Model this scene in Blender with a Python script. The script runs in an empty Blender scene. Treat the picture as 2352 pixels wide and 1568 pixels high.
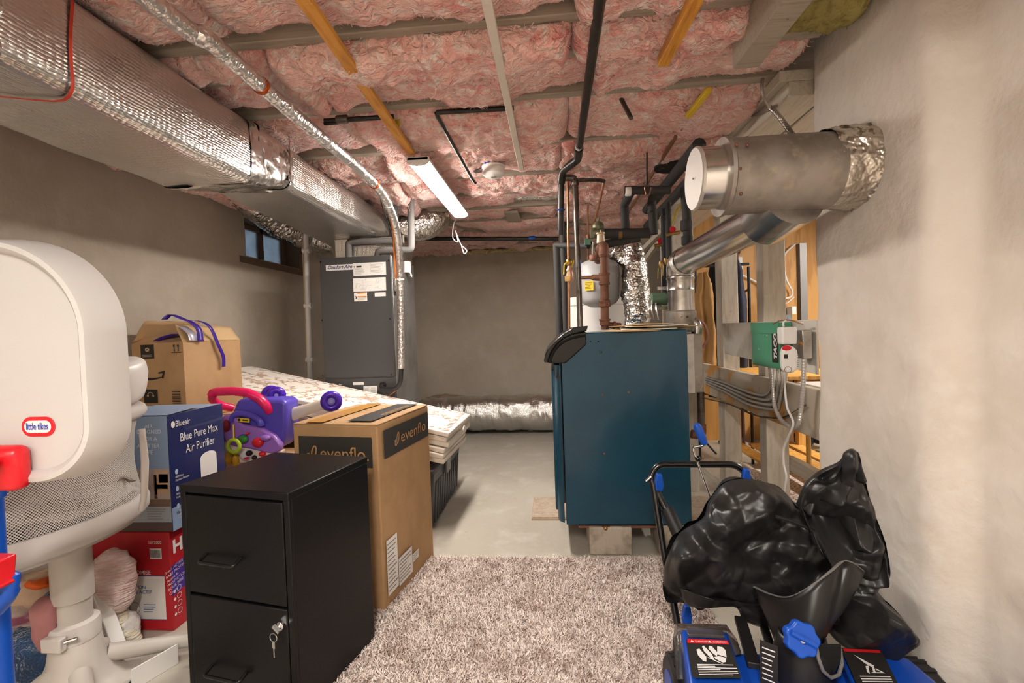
import bpy, math, random
import numpy as np
from mathutils import Vector, Matrix
random.seed(7)
RS = np.random.RandomState(7)
scene = bpy.context.scene
COL = scene.collection
# ---------------------------------------------------------------- camera
F_PX, CX, CY = 1080.0, 1176.0, 784.0
CAM = np.array([0.0, 0.0, 1.2])
_Y = np.array([(1265 - CX) / F_PX, -(755 - CY) / F_PX, -1.0]); _Y /= np.linalg.norm(_Y)
_Z = np.array([-0.033, 1.0, 0.0]); _Z -= _Y * (_Z @ _Y); _Z /= np.linalg.norm(_Z)
_X = np.cross(_Y, _Z)
RW = np.array([_X, _Y, _Z])                      # camera axes -> room axes
cam_data = bpy.data.cameras.new('camera')
cam_data.sensor_width = 36.0
cam_data.lens = F_PX / 2352.0 * 36.0
cam_data.clip_start = 0.02
cam = bpy.data.objects.new('camera', cam_data)
COL.objects.link(cam)
_m = Matrix([list(RW[0]) + [0], list(RW[1]) + [0], list(RW[2]) + [1.2], [0, 0, 0, 1]])
cam.matrix_world = _m
scene.camera = cam
# ---------------------------------------------------------------- world, view
world = bpy.data.worlds.new('world'); scene.world = world
world.use_nodes = True
bg = world.node_tree.nodes['Background']
bg.inputs[0].default_value = (0.70, 0.80, 0.92, 1); bg.inputs[1].default_value = 0.8
scene.view_settings.view_transform = 'Standard'
scene.view_settings.look = 'None'
scene.view_settings.exposure = 1.36
scene.view_settings.gamma = 1.0
scene.view_settings.use_curve_mapping = False
LAMP_EMIT = 48.0        # ceiling LED lens
FILL_LAMPS = [(-0.1, -0.55), (-1.5, -1.1)]   # unseen fixtures added behind the camera as fill for the light inferred there
ROOM_LAMP_EMIT = 80.0    # the added fill fixtures behind the camera, and the one in the next room
cy = scene.cycles
cy.max_bounces = 5; cy.diffuse_bounces = 3; cy.glossy_bounces = 3; cy.transmission_bounces = 4; cy.transparent_max_bounces = 8
cy.caustics_reflective = False; cy.caustics_refractive = False; cy.sample_clamp_indirect = 6.0; cy.blur_glossy = .5
cy.use_adaptive_sampling = True; cy.adaptive_threshold = .09; cy.adaptive_min_samples = 16; cy.use_denoising = True
# ---------------------------------------------------------------- pixel rays to room points
def ray(px, py): return RW @ np.array([(px - CX) / F_PX, -(py - CY) / F_PX, -1.0])
def D(px, py, y):
    r = ray(px, py); return Vector(CAM + r * (y / r[1]))
def project(p):
    c = RW.T @ (np.array(p) - CAM); return CX - F_PX * c[0] / c[2], CY + F_PX * c[1] / c[2]
def XP(px, py, x):
    r = ray(px, py); return Vector(CAM + r * (x / r[0]))
def ZP(px, py, z):
    r = ray(px, py); return Vector(CAM + r * ((z - 1.2) / r[2]))
V = Vector
# ---------------------------------------------------------------- noise (numpy)
_perm = RS.permutation(512)
_grad = RS.normal(size=(512, 3)); _grad /= np.linalg.norm(_grad, axis=1)[:, None]
def pnoise(P):
    P = np.asarray(P, float); i = np.floor(P).astype(int); f = P - i
    u = f * f * f * (f * (f * 6 - 15) + 10); out = 0
    for dx in (0, 1):
        wx = u[:, 0] if dx else 1 - u[:, 0]
        for dy in (0, 1):
            wy = u[:, 1] if dy else 1 - u[:, 1]
            for dz in (0, 1):
                wz = u[:, 2] if dz else 1 - u[:, 2]
                h = _perm[(_perm[(_perm[(i[:, 0] + dx) & 511] + i[:, 1] + dy) & 511] + i[:, 2] + dz) & 511]
                g = _grad[h]
                out = out + wx * wy * wz * (g[:, 0] * (f[:, 0] - dx) + g[:, 1] * (f[:, 1] - dy) + g[:, 2] * (f[:, 2] - dz))
    return out
def fbm(P, scale, octv=4, gain=.5, ridged=False):
    P = np.asarray(P, float) * scale; a = 1.0; s = 0
    for k in range(octv):
        n = pnoise(P + 17.3 * k)
        if ridged: n = .35 - np.abs(n)
        s = s + a * n; a *= gain; P = P * 2.03
    return s
# ---------------------------------------------------------------- materials
def lin(h):
    if not isinstance(h, str): return tuple(h)
    h = h.lstrip('#'); c = [int(h[k:k + 2], 16) / 255 for k in (0, 2, 4)]
    return tuple(x / 12.92 if x <= .04045 else ((x + .055) / 1.055) ** 2.4 for x in c)
_mats = {}
def mat(name, col, rough=.5, metal=0.0, var=None, bump=None, emit=None, trans=0, ior=1.45, alpha=1, coat=0, sheen=0, spec=None, aniso=None):
    """var=(colour2, scale, contrast lo, hi[, stretch xyz]); bump=(scale, strength, distance[, stretch])"""
    if name in _mats: return _mats[name]
    m = bpy.data.materials.new(name); m.use_nodes = True; _mats[name] = m
    nt = m.node_tree; N = nt.nodes; L = nt.links
    p = N['Principled BSDF']
    p.inputs['Base Color'].default_value = (*lin(col), 1)
    p.inputs['Roughness'].default_value = rough
    p.inputs['Metallic'].default_value = metal
    p.inputs['IOR'].default_value = ior
    if trans: p.inputs['Transmission Weight'].default_value = trans
    if alpha < 1: p.inputs['Alpha'].default_value = alpha
    if coat: p.inputs['Coat Weight'].default_value = coat
    if sheen: p.inputs['Sheen Weight'].default_value = sheen
    if spec is not None: p.inputs['Specular IOR Level'].default_value = spec
    if emit:
        p.inputs['Emission Color'].default_value = (*lin(emit[0]), 1); p.inputs['Emission Strength'].default_value = emit[1]
    tc = None
    def coords(stretch):
        nonlocal tc
        if tc is None: tc = N.new('ShaderNodeTexCoord')
        if not stretch: return tc.outputs['Object']
        mp = N.new('ShaderNodeMapping'); mp.inputs['Scale'].default_value = stretch
        L.new(tc.outputs['Object'], mp.inputs['Vector']); return mp.outputs['Vector']
    if var:
        vs = var if isinstance(var, list) else [var]
        prev = None
        for v in vs:
            n = N.new('ShaderNodeTexNoise'); n.inputs['Scale'].default_value = v[1]; n.inputs['Detail'].default_value = 3
            n.inputs['Roughness'].default_value = .6
            L.new(coords(v[4] if len(v) > 4 else None), n.inputs['Vector'])
            r = N.new('ShaderNodeMapRange'); r.inputs[1].default_value = v[2]; r.inputs[2].default_value = v[3]
            L.new(n.outputs['Fac'], r.inputs[0])
            mx = N.new('ShaderNodeMix'); mx.data_type = 'RGBA'
            mx.inputs[6].default_value = (*lin(col), 1); mx.inputs[7].default_value = (*lin(v[0]), 1)
            if prev: L.new(prev, mx.inputs[6])
            L.new(r.outputs[0], mx.inputs[0]); prev = mx.outputs[2]
        L.new(prev, p.inputs['Base Color'])
    if bump:
        bs = bump if isinstance(bump, list) else [bump]; prev = None
        for b in bs:
            n = N.new('ShaderNodeTexNoise'); n.inputs['Scale'].default_value = b[0]; n.inputs['Detail'].default_value = 2
            L.new(coords(b[3] if len(b) > 3 else None), n.inputs['Vector'])
            bn = N.new('ShaderNodeBump'); bn.inputs['Strength'].default_value = b[1]; bn.inputs['Distance'].default_value = b[2]
            L.new(n.outputs['Fac'], bn.inputs['Height'])
            if prev: L.new(prev, bn.inputs['Normal'])
            prev = bn.outputs['Normal']
        L.new(prev, p.inputs['Normal'])
    return m
# ---------------------------------------------------------------- mesh builder
def fillet(pts, rad, seg=5):
    pts = [V(p) for p in pts]; out = [pts[0]]
    for i in range(1, len(pts) - 1):
        a, b, c = pts[i - 1], pts[i], pts[i + 1]
        r = rad[i] if isinstance(rad, (list, tuple)) else rad
        r = min(r, (a - b).length * .49, (c - b).length * .49)
        p, q = b + (a - b).normalized() * r, b + (c - b).normalized() * r
        for k in range(seg + 1):
            t = k / seg; out.append(p * (1 - t) ** 2 + b * 2 * t * (1 - t) + q * t * t)
    out.append(pts[-1]); return out
def spline(pts, per=8):
    P = [V(p) for p in pts]; P = [P[0] * 2 - P[1]] + P + [P[-1] * 2 - P[-2]]; out = []
    for i in range(1, len(P) - 2):
        for k in range(per):
            t = k / per
            out.append(.5 * ((2 * P[i]) + (P[i + 1] - P[i - 1]) * t + (2 * P[i - 1] - 5 * P[i] + 4 * P[i + 1] - P[i + 2]) * t * t + (3 * P[i] - P[i - 1] - 3 * P[i + 1] + P[i + 2]) * t ** 3))
    out.append(P[-2]); return out
def frame(o, right, up):
    r = V(right).normalized(); u = V(up); n = r.cross(u).normalized(); u = n.cross(r)
    return Matrix(((r.x, u.x, n.x, o[0]), (r.y, u.y, n.y, o[1]), (r.z, u.z, n.z, o[2]), (0, 0, 0, 1)))
def rotz(a): return Matrix.Rotation(a, 4, 'Z')
def TR(x, y=0, z=0): return Matrix.Translation(V((x, y, z)) if not isinstance(x, Vector) else x)
class MB:
    def __init__(s): s.v = []; s.f = []
    def add(s, vs, fs, M=None):
        o = len(s.v)
        if M is not None: vs = [M @ V(v) for v in vs]
        s.v += [tuple(v) for v in vs]; s.f += [[i + o for i in f] for f in fs]; return s
    def box(s, a, b, M=None):
        (x0, y0, z0), (x1, y1, z1) = a, b
        return s.add([(x0, y0, z0), (x1, y0, z0), (x1, y1, z0), (x0, y1, z0), (x0, y0, z1), (x1, y0, z1), (x1, y1, z1), (x0, y1, z1)],
                     [(0, 3, 2, 1), (4, 5, 6, 7), (0, 1, 5, 4), (1, 2, 6, 5), (2, 3, 7, 6), (3, 0, 4, 7)], M)
    def cbox(s, c, sz, M=None):
        c, sz = V(c), V(sz) / 2; return s.box(c - sz, c + sz, M)
    def hexa(s, p): return s.add(p, [(0, 3, 2, 1), (4, 5, 6, 7), (0, 1, 5, 4), (1, 2, 6, 5), (2, 3, 7, 6), (3, 0, 4, 7)])
    def bar(s, a, b, w, h, up=(0, 0, 1)):
        a, b = V(a), V(b); d = (b - a).normalized(); u = V(up)
        if abs(d.dot(u)) > .98: u = V((1, 0, 0))
        r = d.cross(u).normalized() * w / 2; u = r.cross(d).normalized() * h / 2
        return s.hexa([a - r - u, a + r - u, b + r - u, b - r - u, a - r + u, a + r + u, b + r + u, b - r + u])
    def tube(s, pts, r, n=12, caps=True, M=None, flat=None, up0=None, closed=False):
        P = [V(p) for p in pts]; k = len(P)
        R = list(r) if isinstance(r, (list, tuple, np.ndarray)) else [r] * k
        t = [((P[(i + 1) % k] if (closed or i < k - 1) else P[i]) - (P[i - 1] if (closed or i > 0) else P[i])).normalized() for i in range(k)]
        u = V(up0) if up0 is not None else (V((0, 0, 1)) if abs(t[0].z) < .9 else V((1, 0, 0)))
        vs = []
        for i in range(k):
            u = (u - t[i] * u.dot(t[i])).normalized(); w = t[i].cross(u)
            for j in range(n):
                a = 2 * math.pi * j / n; ca, sa = math.cos(a), math.sin(a)
                if flat: sa *= flat
                vs.append(P[i] + (u * ca + w * sa) * R[i])
        fs = []
        for i in range(k if closed else k - 1):
            i2 = (i + 1) % k
            for j in range(n):
                j2 = (j + 1) % n; fs.append((i * n + j, i * n + j2, i2 * n + j2, i2 * n + j))
        if caps and not closed: fs += [tuple(range(n))[::-1], tuple((k - 1) * n + j for j in range(n))]
        return s.add(vs, fs, M)
    def lathe(s, prof, M=None, n=32, caps=True):
        vs = []; fs = []; k = len(prof)
        for r, z in prof:
            for j in range(n):
                a = 2 * math.pi * j / n; vs.append((r * math.cos(a), r * math.sin(a), z))
        for i in range(k - 1):
            for j in range(n):
                j2 = (j + 1) % n; fs.append((i * n + j, i * n + j2, (i + 1) * n + j2, (i + 1) * n + j))
        if caps: fs += [tuple(range(n))[::-1], tuple((k - 1) * n + j for j in range(n))]
        return s.add(vs, fs, M)
    def prism(s, poly, h0, h1, M=None):
        n = len(poly)
        vs = [(x, y, h0) for x, y in poly] + [(x, y, h1) for x, y in poly]
        return s.add(vs, [tuple(range(n))[::-1], tuple(range(n, 2 * n))] + [(i, (i + 1) % n, n + (i + 1) % n, n + i) for i in range(n)], M)
    def grid(s, fn, nu, nv, M=None, wrap=False):
        vs = [fn(i / nu, j / nv) for i in range(nu + (0 if wrap else 1)) for j in range(nv + 1)]
        fs = []; cu = nu if wrap else nu + 1
        for i in range(nu):
            for j in range(nv):
                a = i * (nv + 1) + j; b = ((i + 1) % cu) * (nv + 1) + j; fs.append((a, b, b + 1, a + 1))
        return s.add(vs, fs, M)
    def ball(s, c, r, M=None, n=16, m=10):
        r = (r, r, r) if not isinstance(r, (tuple, list)) else r
        def fn(u, v):
            a, b = 2 * math.pi * u, math.pi * (v - .5); return (c[0] + r[0] * math.cos(a) * math.cos(b), c[1] + r[1] * math.sin(a) * math.cos(b), c[2] + r[2] * math.sin(b))
        return s.grid(fn, n, m, M, wrap=True)
    def torus(s, c, R, r, M=None, n=24, m=10):
        def fn(u, v):
            a, b = 2 * math.pi * u, 2 * math.pi * v; q = R + r * math.cos(b); return (c[0] + q * math.cos(a), c[1] + q * math.sin(a), c[2] + r * math.sin(b))
        return s.grid(fn, n, m, M, wrap=True)
    # flat print on a face: local x right, y up, z out
    def rect(s, x0, y0, x1, y1, M, z=.0012): return s.add([(x0, y0, z), (x1, y0, z), (x1, y1, z), (x0, y1, z)], [(0, 1, 2, 3)], M)
    def poly(s, pts, M, z=.0016): return s.add([(x, y, z) for x, y in pts], [tuple(range(len(pts)))], M)
    def ring(s, cx, cy, r0, r1, M, z=.0016, n=28, sx=1.0):
        vs = []; 
        for j in range(n):
            a = 2 * math.pi * j / n
            vs += [(cx + sx * r0 * math.cos(a), cy + r0 * math.sin(a), z), (cx + sx * r1 * math.cos(a), cy + r1 * math.sin(a), z)]
        return s.add(vs, [(2 * j, 2 * j + 1, (2 * j + 3) % (2 * n), (2 * j + 2) % (2 * n)) for j in range(n)], M)
    def disc(s, cx, cy, r, M, z=.0016, n=24): return s.poly([(cx + r * math.cos(2 * math.pi * j / n), cy + r * math.sin(2 * math.pi * j / n)) for j in range(n)], M, z)
    def stroke(s, pts, w, M, z=.0016):
        n = len(pts); vs = []
        for i, p in enumerate(pts):
            a = pts[max(i - 1, 0)]; b = pts[min(i + 1, n - 1)]; dx, dy = b[0] - a[0], b[1] - a[1]; l = math.hypot(dx, dy) or 1
            ww = w[i] if isinstance(w, (list, tuple)) else w
            vs += [(p[0] - dy / l * ww / 2, p[1] + dx / l * ww / 2, z), (p[0] + dy / l * ww / 2, p[1] - dx / l * ww / 2, z)]
        return s.add(vs, [(2 * i, 2 * i + 1, 2 * i + 3, 2 * i + 2) for i in range(n - 1)], M)
    def noise(s, amp, scale, octv=3, ridged=False, seed=0, axis=None):
        P = np.array(s.v)
        if axis is not None: P = P + fbm(P + seed, scale, octv, ridged=ridged)[:, None] * np.array(axis) * amp
        else: P = P + np.stack([fbm(P + seed + 31 * k, scale, octv, ridged=ridged) for k in range(3)], 1) * amp
        s.v = [tuple(p) for p in P]; return s
    def build(s, name, material, parent=None, world=True, angle=40, bevel=0, subsurf=0, seg=2):
        me = bpy.data.meshes.new(name)
        vs = s.v
        if parent is not None and world:
            Mi = root_matrix(parent).inverted(); vs = [Mi @ V(v) for v in vs]
        me.from_pydata([tuple(v) for v in vs], [], s.f); me.validate()
        if angle:
            me.polygons.foreach_set('use_smooth', [True] * len(me.polygons)); me.set_sharp_from_angle(angle=math.radians(angle))
        return put(name, me, material, parent, bevel, subsurf, seg)
def put(name, me, material, parent=None, bevel=0, subsurf=0, seg=2):
    o = bpy.data.objects.new(name, me); COL.objects.link(o)
    if material is not None and not me.materials: me.materials.append(material)
    if parent is not None: o.parent = parent
    if bevel:
        b = o.modifiers.new('bevel', 'BEVEL'); b.width = bevel; b.segments = seg; b.limit_method = 'ANGLE'; b.angle_limit = math.radians(35); b.harden_normals = False
    if subsurf:
        b = o.modifiers.new('sub', 'SUBSURF'); b.levels = subsurf; b.render_levels = subsurf
    return o
_root = {}
def root_matrix(o):
    while o.parent is not None: o = o.parent
    return _root.get(o.name, Matrix.Identity(4))
def tag(o, label=None, cat=None, group=None, kind=None):
    for k, v in (('label', label), ('category', cat), ('group', group), ('kind', kind)):
        if v: o[k] = v
    return o
def thing(name, label, cat, M=(0, 0, 0), group=None, kind=None):
    o = bpy.data.objects.new(name, None); o.empty_display_size = .05; COL.objects.link(o)
    if not isinstance(M, Matrix): M = Matrix.Translation(V(M))
    o.matrix_world = M; _root[o.name] = M.copy()
    return tag(o, label, cat, group, kind)
def struct(name, mb, material, label=None, cat=None, parent=None, **k):
    o = mb.build(name, material, parent, **k)
    if parent is None: tag(o, label, cat, None, 'structure')
    return o
def dup(o, M=None, parent=None, label=None):
    c = o.copy(); COL.objects.link(c); c.parent = parent
    if M is not None: c.matrix_world = M; _root[c.name] = M.copy()
    if label: c['label'] = label
    for ch in list(o.children): dup(ch, None, c)
    return c
def text(name, s, material, parent, M, size, x=0, y=0, align='LEFT', bold=0, width=None, z=.0018, shear=0, space=1.0):
    cu = bpy.data.curves.new('t', 'FONT'); cu.body = s; cu.size = size; cu.align_x = align; cu.offset = bold; cu.resolution_u = 3; cu.shear = shear; cu.space_character = space
    ob = bpy.data.objects.new('t', cu); me = bpy.data.meshes.new_from_object(ob); me.name = name
    n = len(me.vertices); co = np.zeros(n * 3); me.vertices.foreach_get('co', co); co = co.reshape(-1, 3)
    if width and n:
        w = co[:, 0].max() - co[:, 0].min()
        x0 = 0 if align != 'CENTER' else (co[:, 0].max() + co[:, 0].min()) / 2
        co[:, 0] = (co[:, 0] - x0) * width / w
    co += np.array([x, y, z])
    if parent is not None: Mx = root_matrix(parent).inverted() @ M
    else: Mx = M
    A = np.array(Mx); co = co @ A[:3, :3].T + A[:3, 3]
    me.vertices.foreach_set('co', co.ravel()); me.update(); me.materials.clear()
    bpy.data.objects.remove(ob); bpy.data.curves.remove(cu)
    return put(name, me, material, parent)
def mesh_np(name, co, faces, material, parent=None, smooth=True):
    """big meshes: co (n,3), faces (m,4) or (m,3)"""
    me = bpy.data.meshes.new(name); k = faces.shape[1]; m = len(faces)
    me.vertices.add(len(co)); me.vertices.foreach_set('co', np.asarray(co, np.float32).ravel())
    me.loops.add(m * k); me.loops.foreach_set('vertex_index', np.asarray(faces, np.int32).ravel())
    me.polygons.add(m); me.polygons.foreach_set('loop_start', np.arange(0, m * k, k, dtype=np.int32))
    me.polygons.foreach_set('use_smooth', np.full(m, smooth)); me.update(calc_edges=True)
    return put(name, me, material, parent)
def grid_faces(nu, nv, wrap_u=False):
    cu = nu if wrap_u else nu - 1
    i, j = np.meshgrid(np.arange(cu), np.arange(nv - 1), indexing='ij')
    a = i * nv + j; b = ((i + 1) % nu) * nv + j
    return np.stack([a, b, b + 1, a + 1], -1).reshape(-1, 4)
# ---------------------------------------------------------------- shared materials
m_wall = mat('painted_masonry', '#dad1c6', .75, var=[('#d0c5b7', 3.0, .45, .75), ('#e0d9d0', 9, .5, .8)], bump=[(9, .35, .03), (70, .25, .006)])
m_wall_grey = mat('grey_parged_masonry', '#94897b', .8, var=[('#7d7163', 2.2, .42, .72), ('#a59a8c', 9, .5, .8)], bump=[(5, .4, .04), (60, .3, .006)])
m_floor = mat('painted_concrete_floor', '#b9b2a5', .45, var=[('#a89f90', 2.5, .45, .75), ('#93897a', 14, .66, .8), ('#cfcac0', 5, .5, .8)], bump=(30, .12, .006))
m_joist = mat('painted_joist', '#a69c8d', .6, var=[('#8d8171', 6, .5, .8, (1, 12, 12)), ('#6f5f4d', 30, .72, .8)], bump=(40, .2, .004, (.3, 4, 4)))
m_beam = mat('painted_beam', '#d0c7b8', .6, var=[('#b0a28d', 5, .5, .8, (12, 1, 12)), ('#8a7458', 25, .7, .8)], bump=(30, .2, .004, (4, .3, 4)))
m_post = mat('painted_post', '#cdc4b6', .65, var=[('#b5a999', 7, .45, .75, (6, 6, 1)), ('#7b6753', 9, .66, .82, (3, 3, 1))], bump=(30, .25, .004, (5, 5, .4)))
m_rawpine = mat('raw_pine', '#e6b462', .5, var=[('#c98a35', 4, .4, .7, (9, 9, .8))], bump=(20, .1, .002))
m_ply = mat('plywood', '#cf9a55', .5, var=[('#b57f3d', 3, .49, .56, (4, 4, .5)), ('#c18b48', 2, .4, .7, (1.5, 1.5, .4))])
m_strip = mat('yellow_wood_strip', '#d99a3c', .5, var=[('#b57526', 6, .45, .7, (8, 1, 8))])
m_whitewood = mat('white_painted_strip', '#d9d0c4', .55)
m_black = mat('black_iron_pipe', '#2b2826', .35, .35, var=('#4a3f37', 14, .5, .8))
m_iron = mat('dark_iron_pipe', '#6a625b', .32, .8, var=('#3a332d', 16, .5, .75))
m_copper = mat('copper', '#a87a5c', .38, .8, var=('#7c4a2f', 14, .5, .8))
m_rust = mat('rusty_iron', '#7d5442', .6, .25, var=('#62402f', 14, .45, .75), bump=(60, .2, .003))
m_brass = mat('brass', '#b08a52', .35, .8, var=('#6d5a35', 20, .5, .8))
m_bronze = mat('green_bronze', '#7d7d62', .45, .5, var=('#57593f', 20, .45, .75))
m_foam = mat('black_foam_insulation', '#343232', .75, bump=(220, .2, .002))
m_greyfoam = mat('grey_foam_insulation', '#6c6967', .7, bump=(160, .15, .002))
m_galv = mat('galvanized_steel', '#c2bfbc', .24, .95, var=('#98928c', 12, .45, .75), bump=(7, .25, .012))
m_galv_old = mat('weathered_galvanized', '#a59d95', .45, .65, var=[('#7f766d', 7, .4, .7), ('#b0a492', 22, .55, .75)], bump=(40, .1, .003))
m_shiny = mat('bright_aluminium', '#e4e2e0', .2, 1.0, bump=(5, .15, .01))
m_chrome = mat('chrome', '#d8d8d8', .12, 1.0)
m_whitepl = mat('white_plastic', '#e6e3e0', .35)
m_label = mat('white_label', '#e9e6e2', .5)
m_print = mat('grey_print', '#8c8884', .6)
m_ink = mat('black_ink', '#221f1c', .6)
m_whiteink = mat('white_ink', '#e4e2e0', .55)
m_blackgloss = mat('black_gloss_plastic', '#151414', .25, bump=(60, .05, .002))
m_blackmatte = mat('black_matte_plastic', '#201f1f', .5, bump=(150, .08, .001))
m_red = mat('red_plastic', '#d8202a', .3)
m_blue = mat('blue_plastic', '#1450b8', .35)
m_yellow = mat('yellow_vinyl', '#e8c21e', .45)
m_orange = mat('orange_wire', '#c96a22', .5)
m_card = mat('cardboard', '#b38f66', .75, var=('#a5815a', 6, .4, .7), bump=(90, .08, .002, (1, 1, .15)))
m_cardlight = mat('cardboard_inner', '#c6a67c', .75, var=('#b8956a', 8, .4, .7))
m_foil = None
def foil_mat(name, col, rough, rows=None, crinkle=(24, .5, .02), dots=None):
    m = mat(name, col, rough, 1.0, bump=[(crinkle[0], crinkle[1], crinkle[2])])
    nt = m.node_tree; N = nt.nodes; L = nt.links; p = N['Principled BSDF']
    last = p.inputs['Normal'].links[0].from_socket
    tc = [n for n in N if n.type == 'TEX_COORD'][0]
    if dots:      # bubble wrap: cells stretched a little along the duct
        mp = N.new('ShaderNodeMapping'); mp.inputs['Scale'].default_value = dots[1]; L.new(tc.outputs['Object'], mp.inputs[0])
        vo = N.new('ShaderNodeTexVoronoi'); vo.inputs['Scale'].default_value = dots[0]; vo.inputs['Randomness'].default_value = .35
        L.new(mp.outputs[0], vo.inputs['Vector'])
        b = N.new('ShaderNodeBump'); b.invert = True; b.inputs['Strength'].default_value = dots[2]; b.inputs['Distance'].default_value = .006
        L.new(vo.outputs['Distance'], b.inputs['Height']); L.new(last, b.inputs['Normal']); last = b.outputs['Normal']
    L.new(last, p.inputs['Normal'])
    return m
m_bubble = foil_mat('bubble_foil_wrap', '#dedbd7', .3, crinkle=(3, .25, .04), dots=(95, (1, .5, 1), .5))
m_crumple = foil_mat('crumpled_foil', '#d6d2cc', .25, crinkle=(34, .8, .02))
m_foiltape = foil_mat('foil_tape', '#e2dfdb', .22, crinkle=(16, .5, .02))
# ================================================================= room shell
XL, XR, YB, YF, ZJ, ZC = -2.38, 1.06, 5.85, -2.4, 2.2, 2.46
def rough_sheet(name, material, pts, z0, z1, amp=.012, step=.06, hole=None, flip=False):
    """masonry wall along a plan polyline, as one uneven sheet"""
    P = [V((p[0], p[1], 0)) for p in pts]; S = []
    for a, b in zip(P, P[1:]):
        n = max(1, int((b - a).length / step)); S += [a.lerp(b, k / n) for k in range(n)]
    S.append(P[-1]); nu = len(S); nv = int((z1 - z0) / step) + 1
    T = [((S[min(i + 1, nu - 1)] - S[max(i - 1, 0)]).normalized()) for i in range(nu)]
    co = []
    for i in range(nu):
        nrm = V((-T[i].y, T[i].x, 0)) * (-1 if flip else 1)
        for j in range(nv): co.append((*S[i].xy, z0 + (z1 - z0) * j / (nv - 1), nrm.x, nrm.y))
    co = np.array(co); d = fbm(co[:, :3], 1.7, 4) * amp * 1.6 + fbm(co[:, :3], 9, 2) * amp * .3
    co[:, 0] += co[:, 3] * d; co[:, 1] += co[:, 4] * d
    fc = grid_faces(nu, nv)
    if flip: fc = fc[:, ::-1]
    if hole is not None:
        c = co[fc][:, :, :3].mean(1); fc = fc[~hole(c)]
    return mesh_np(name, co[:, :3], fc, material)
m_wall_lb = mat('beige_parged_wall', '#bbb0a1', .8, var=[('#b2a696', 1.6, .42, .72), ('#c3b9ab', 6, .5, .8)], bump=[(4, .25, .04), (55, .2, .006)])
floor = MB().box((XL - .1, YF - .1, -.1), (4.4, YB + .1, 0)).build('floor', m_floor); tag(floor, 'grey painted concrete basement floor', 'floor', kind='structure')
WY0, WY1, WZ0, WZ1 = 3.52, 4.36, 1.85, 2.17
wl = rough_sheet('wall_left', m_wall_lb, [(XL, YF - .1), (XL, YB + .1)], 0, ZC, hole=lambda c: (c[:, 1] > WY0) & (c[:, 1] < WY1) & (c[:, 2] > WZ0) & (c[:, 2] < WZ1), flip=True)
tag(wl, 'beige uneven masonry wall on the left', 'wall', kind='structure')
wb = rough_sheet('wall_back', m_wall_lb, [(XL - .1, YB), (4.3, YB)], 0, ZC, .02, flip=True); tag(wb, 'beige uneven masonry wall at the far end', 'wall', kind='structure')
cor = fillet([(2.0, 2.0, 0), (XR, 1.985, 0), (XR, 1.415, 0), (1.165, 1.385, 0), (1.155, YF, 0)], [0, .03, .05, .05, 0], 4)
wr = rough_sheet('wall_right', m_wall, [(p.x, p.y) for p in cor], 0, ZC, .011, .05, flip=True); tag(wr, 'cream plastered chimney mass and wall on the right', 'wall', kind='structure')
wf = rough_sheet('wall_front', m_wall, [(XL, YF), (1.3, YF)], 0, ZC); tag(wf, 'cream masonry wall behind the viewer', 'wall', kind='structure')
ceiling = MB().box((XL - .1, YF - .1, ZC), (4.4, YB + .1, ZC + .05)).build('ceiling', mat('subfloor_boards', '#5e5043', .8, var=('#463a30', 5, .4, .7, (1, 8, 1)))); tag(ceiling, 'basement ceiling of painted joists under dark subfloor boards', 'ceiling', kind='structure')
JY = [-.85, -.45, -.05, .35, .76, 1.17, 1.58, 1.786, 2.082, 2.586, 3.074, 3.474, 3.87, 4.28, 4.68, 5.09, 5.5]
for y in JY:
    MB().box((XL, y - .045, ZJ), (.985 if y < 4 else 1.22, y, ZC)).build('joist', m_joist, ceiling, bevel=.004)
# ---- furring strips and odd lumber under the joists
def strip(name, pts, w, t, material, **k):
    mb = MB()
    for a, b in zip(pts, pts[1:]): mb.bar(a, b, w, t)
    return mb.build(name, material, ceiling, bevel=.002, **k)
strip('furring_strip', [ZP(700, 0, 2.12) - V((.02, 1.1, 0)), ZP(700, 0, 2.12), ZP(835, 195, 2.12), ZP(944, 352, 2.12)], .042, .02, m_strip)
strip('furring_strip', [ZP(1118, 0, 2.10) - V((.005, 1.1, 0)), ZP(1118, 0, 2.10), ZP(1198, 388, 2.10)], .028, .02, m_whitewood)
strip('furring_strip', [ZP(1596, 0, 2.12) - V((0, 1.0, 0)), ZP(1596, 0, 2.12), ZP(1522, 142, 2.12)], .038, .035, m_strip)
strip('furring_strip', [ZP(1628, 206, 2.13), ZP(1580, 266, 2.13)], .026, .02, mat('yellow_tape_strip', '#d9b92e', .5))
strip('blocking', [(.72, .2, 2.135), (.70, 1.71, 2.135)], .085, .12, m_joist)
strip('furring_strip', [(-.30, 3.95, 2.19), (-.27, 5.3, 2.19)], .12, .02, m_joist)
strip('furring_strip', [(-.95, 4.2, 2.19), (-.2, 5.4, 2.19)], .05, .02, m_joist)
strip('furring_strip', [(.3, 4.4, 2.18), (.05, 4.9, 2.18)], .06, .02, m_joist)
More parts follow.
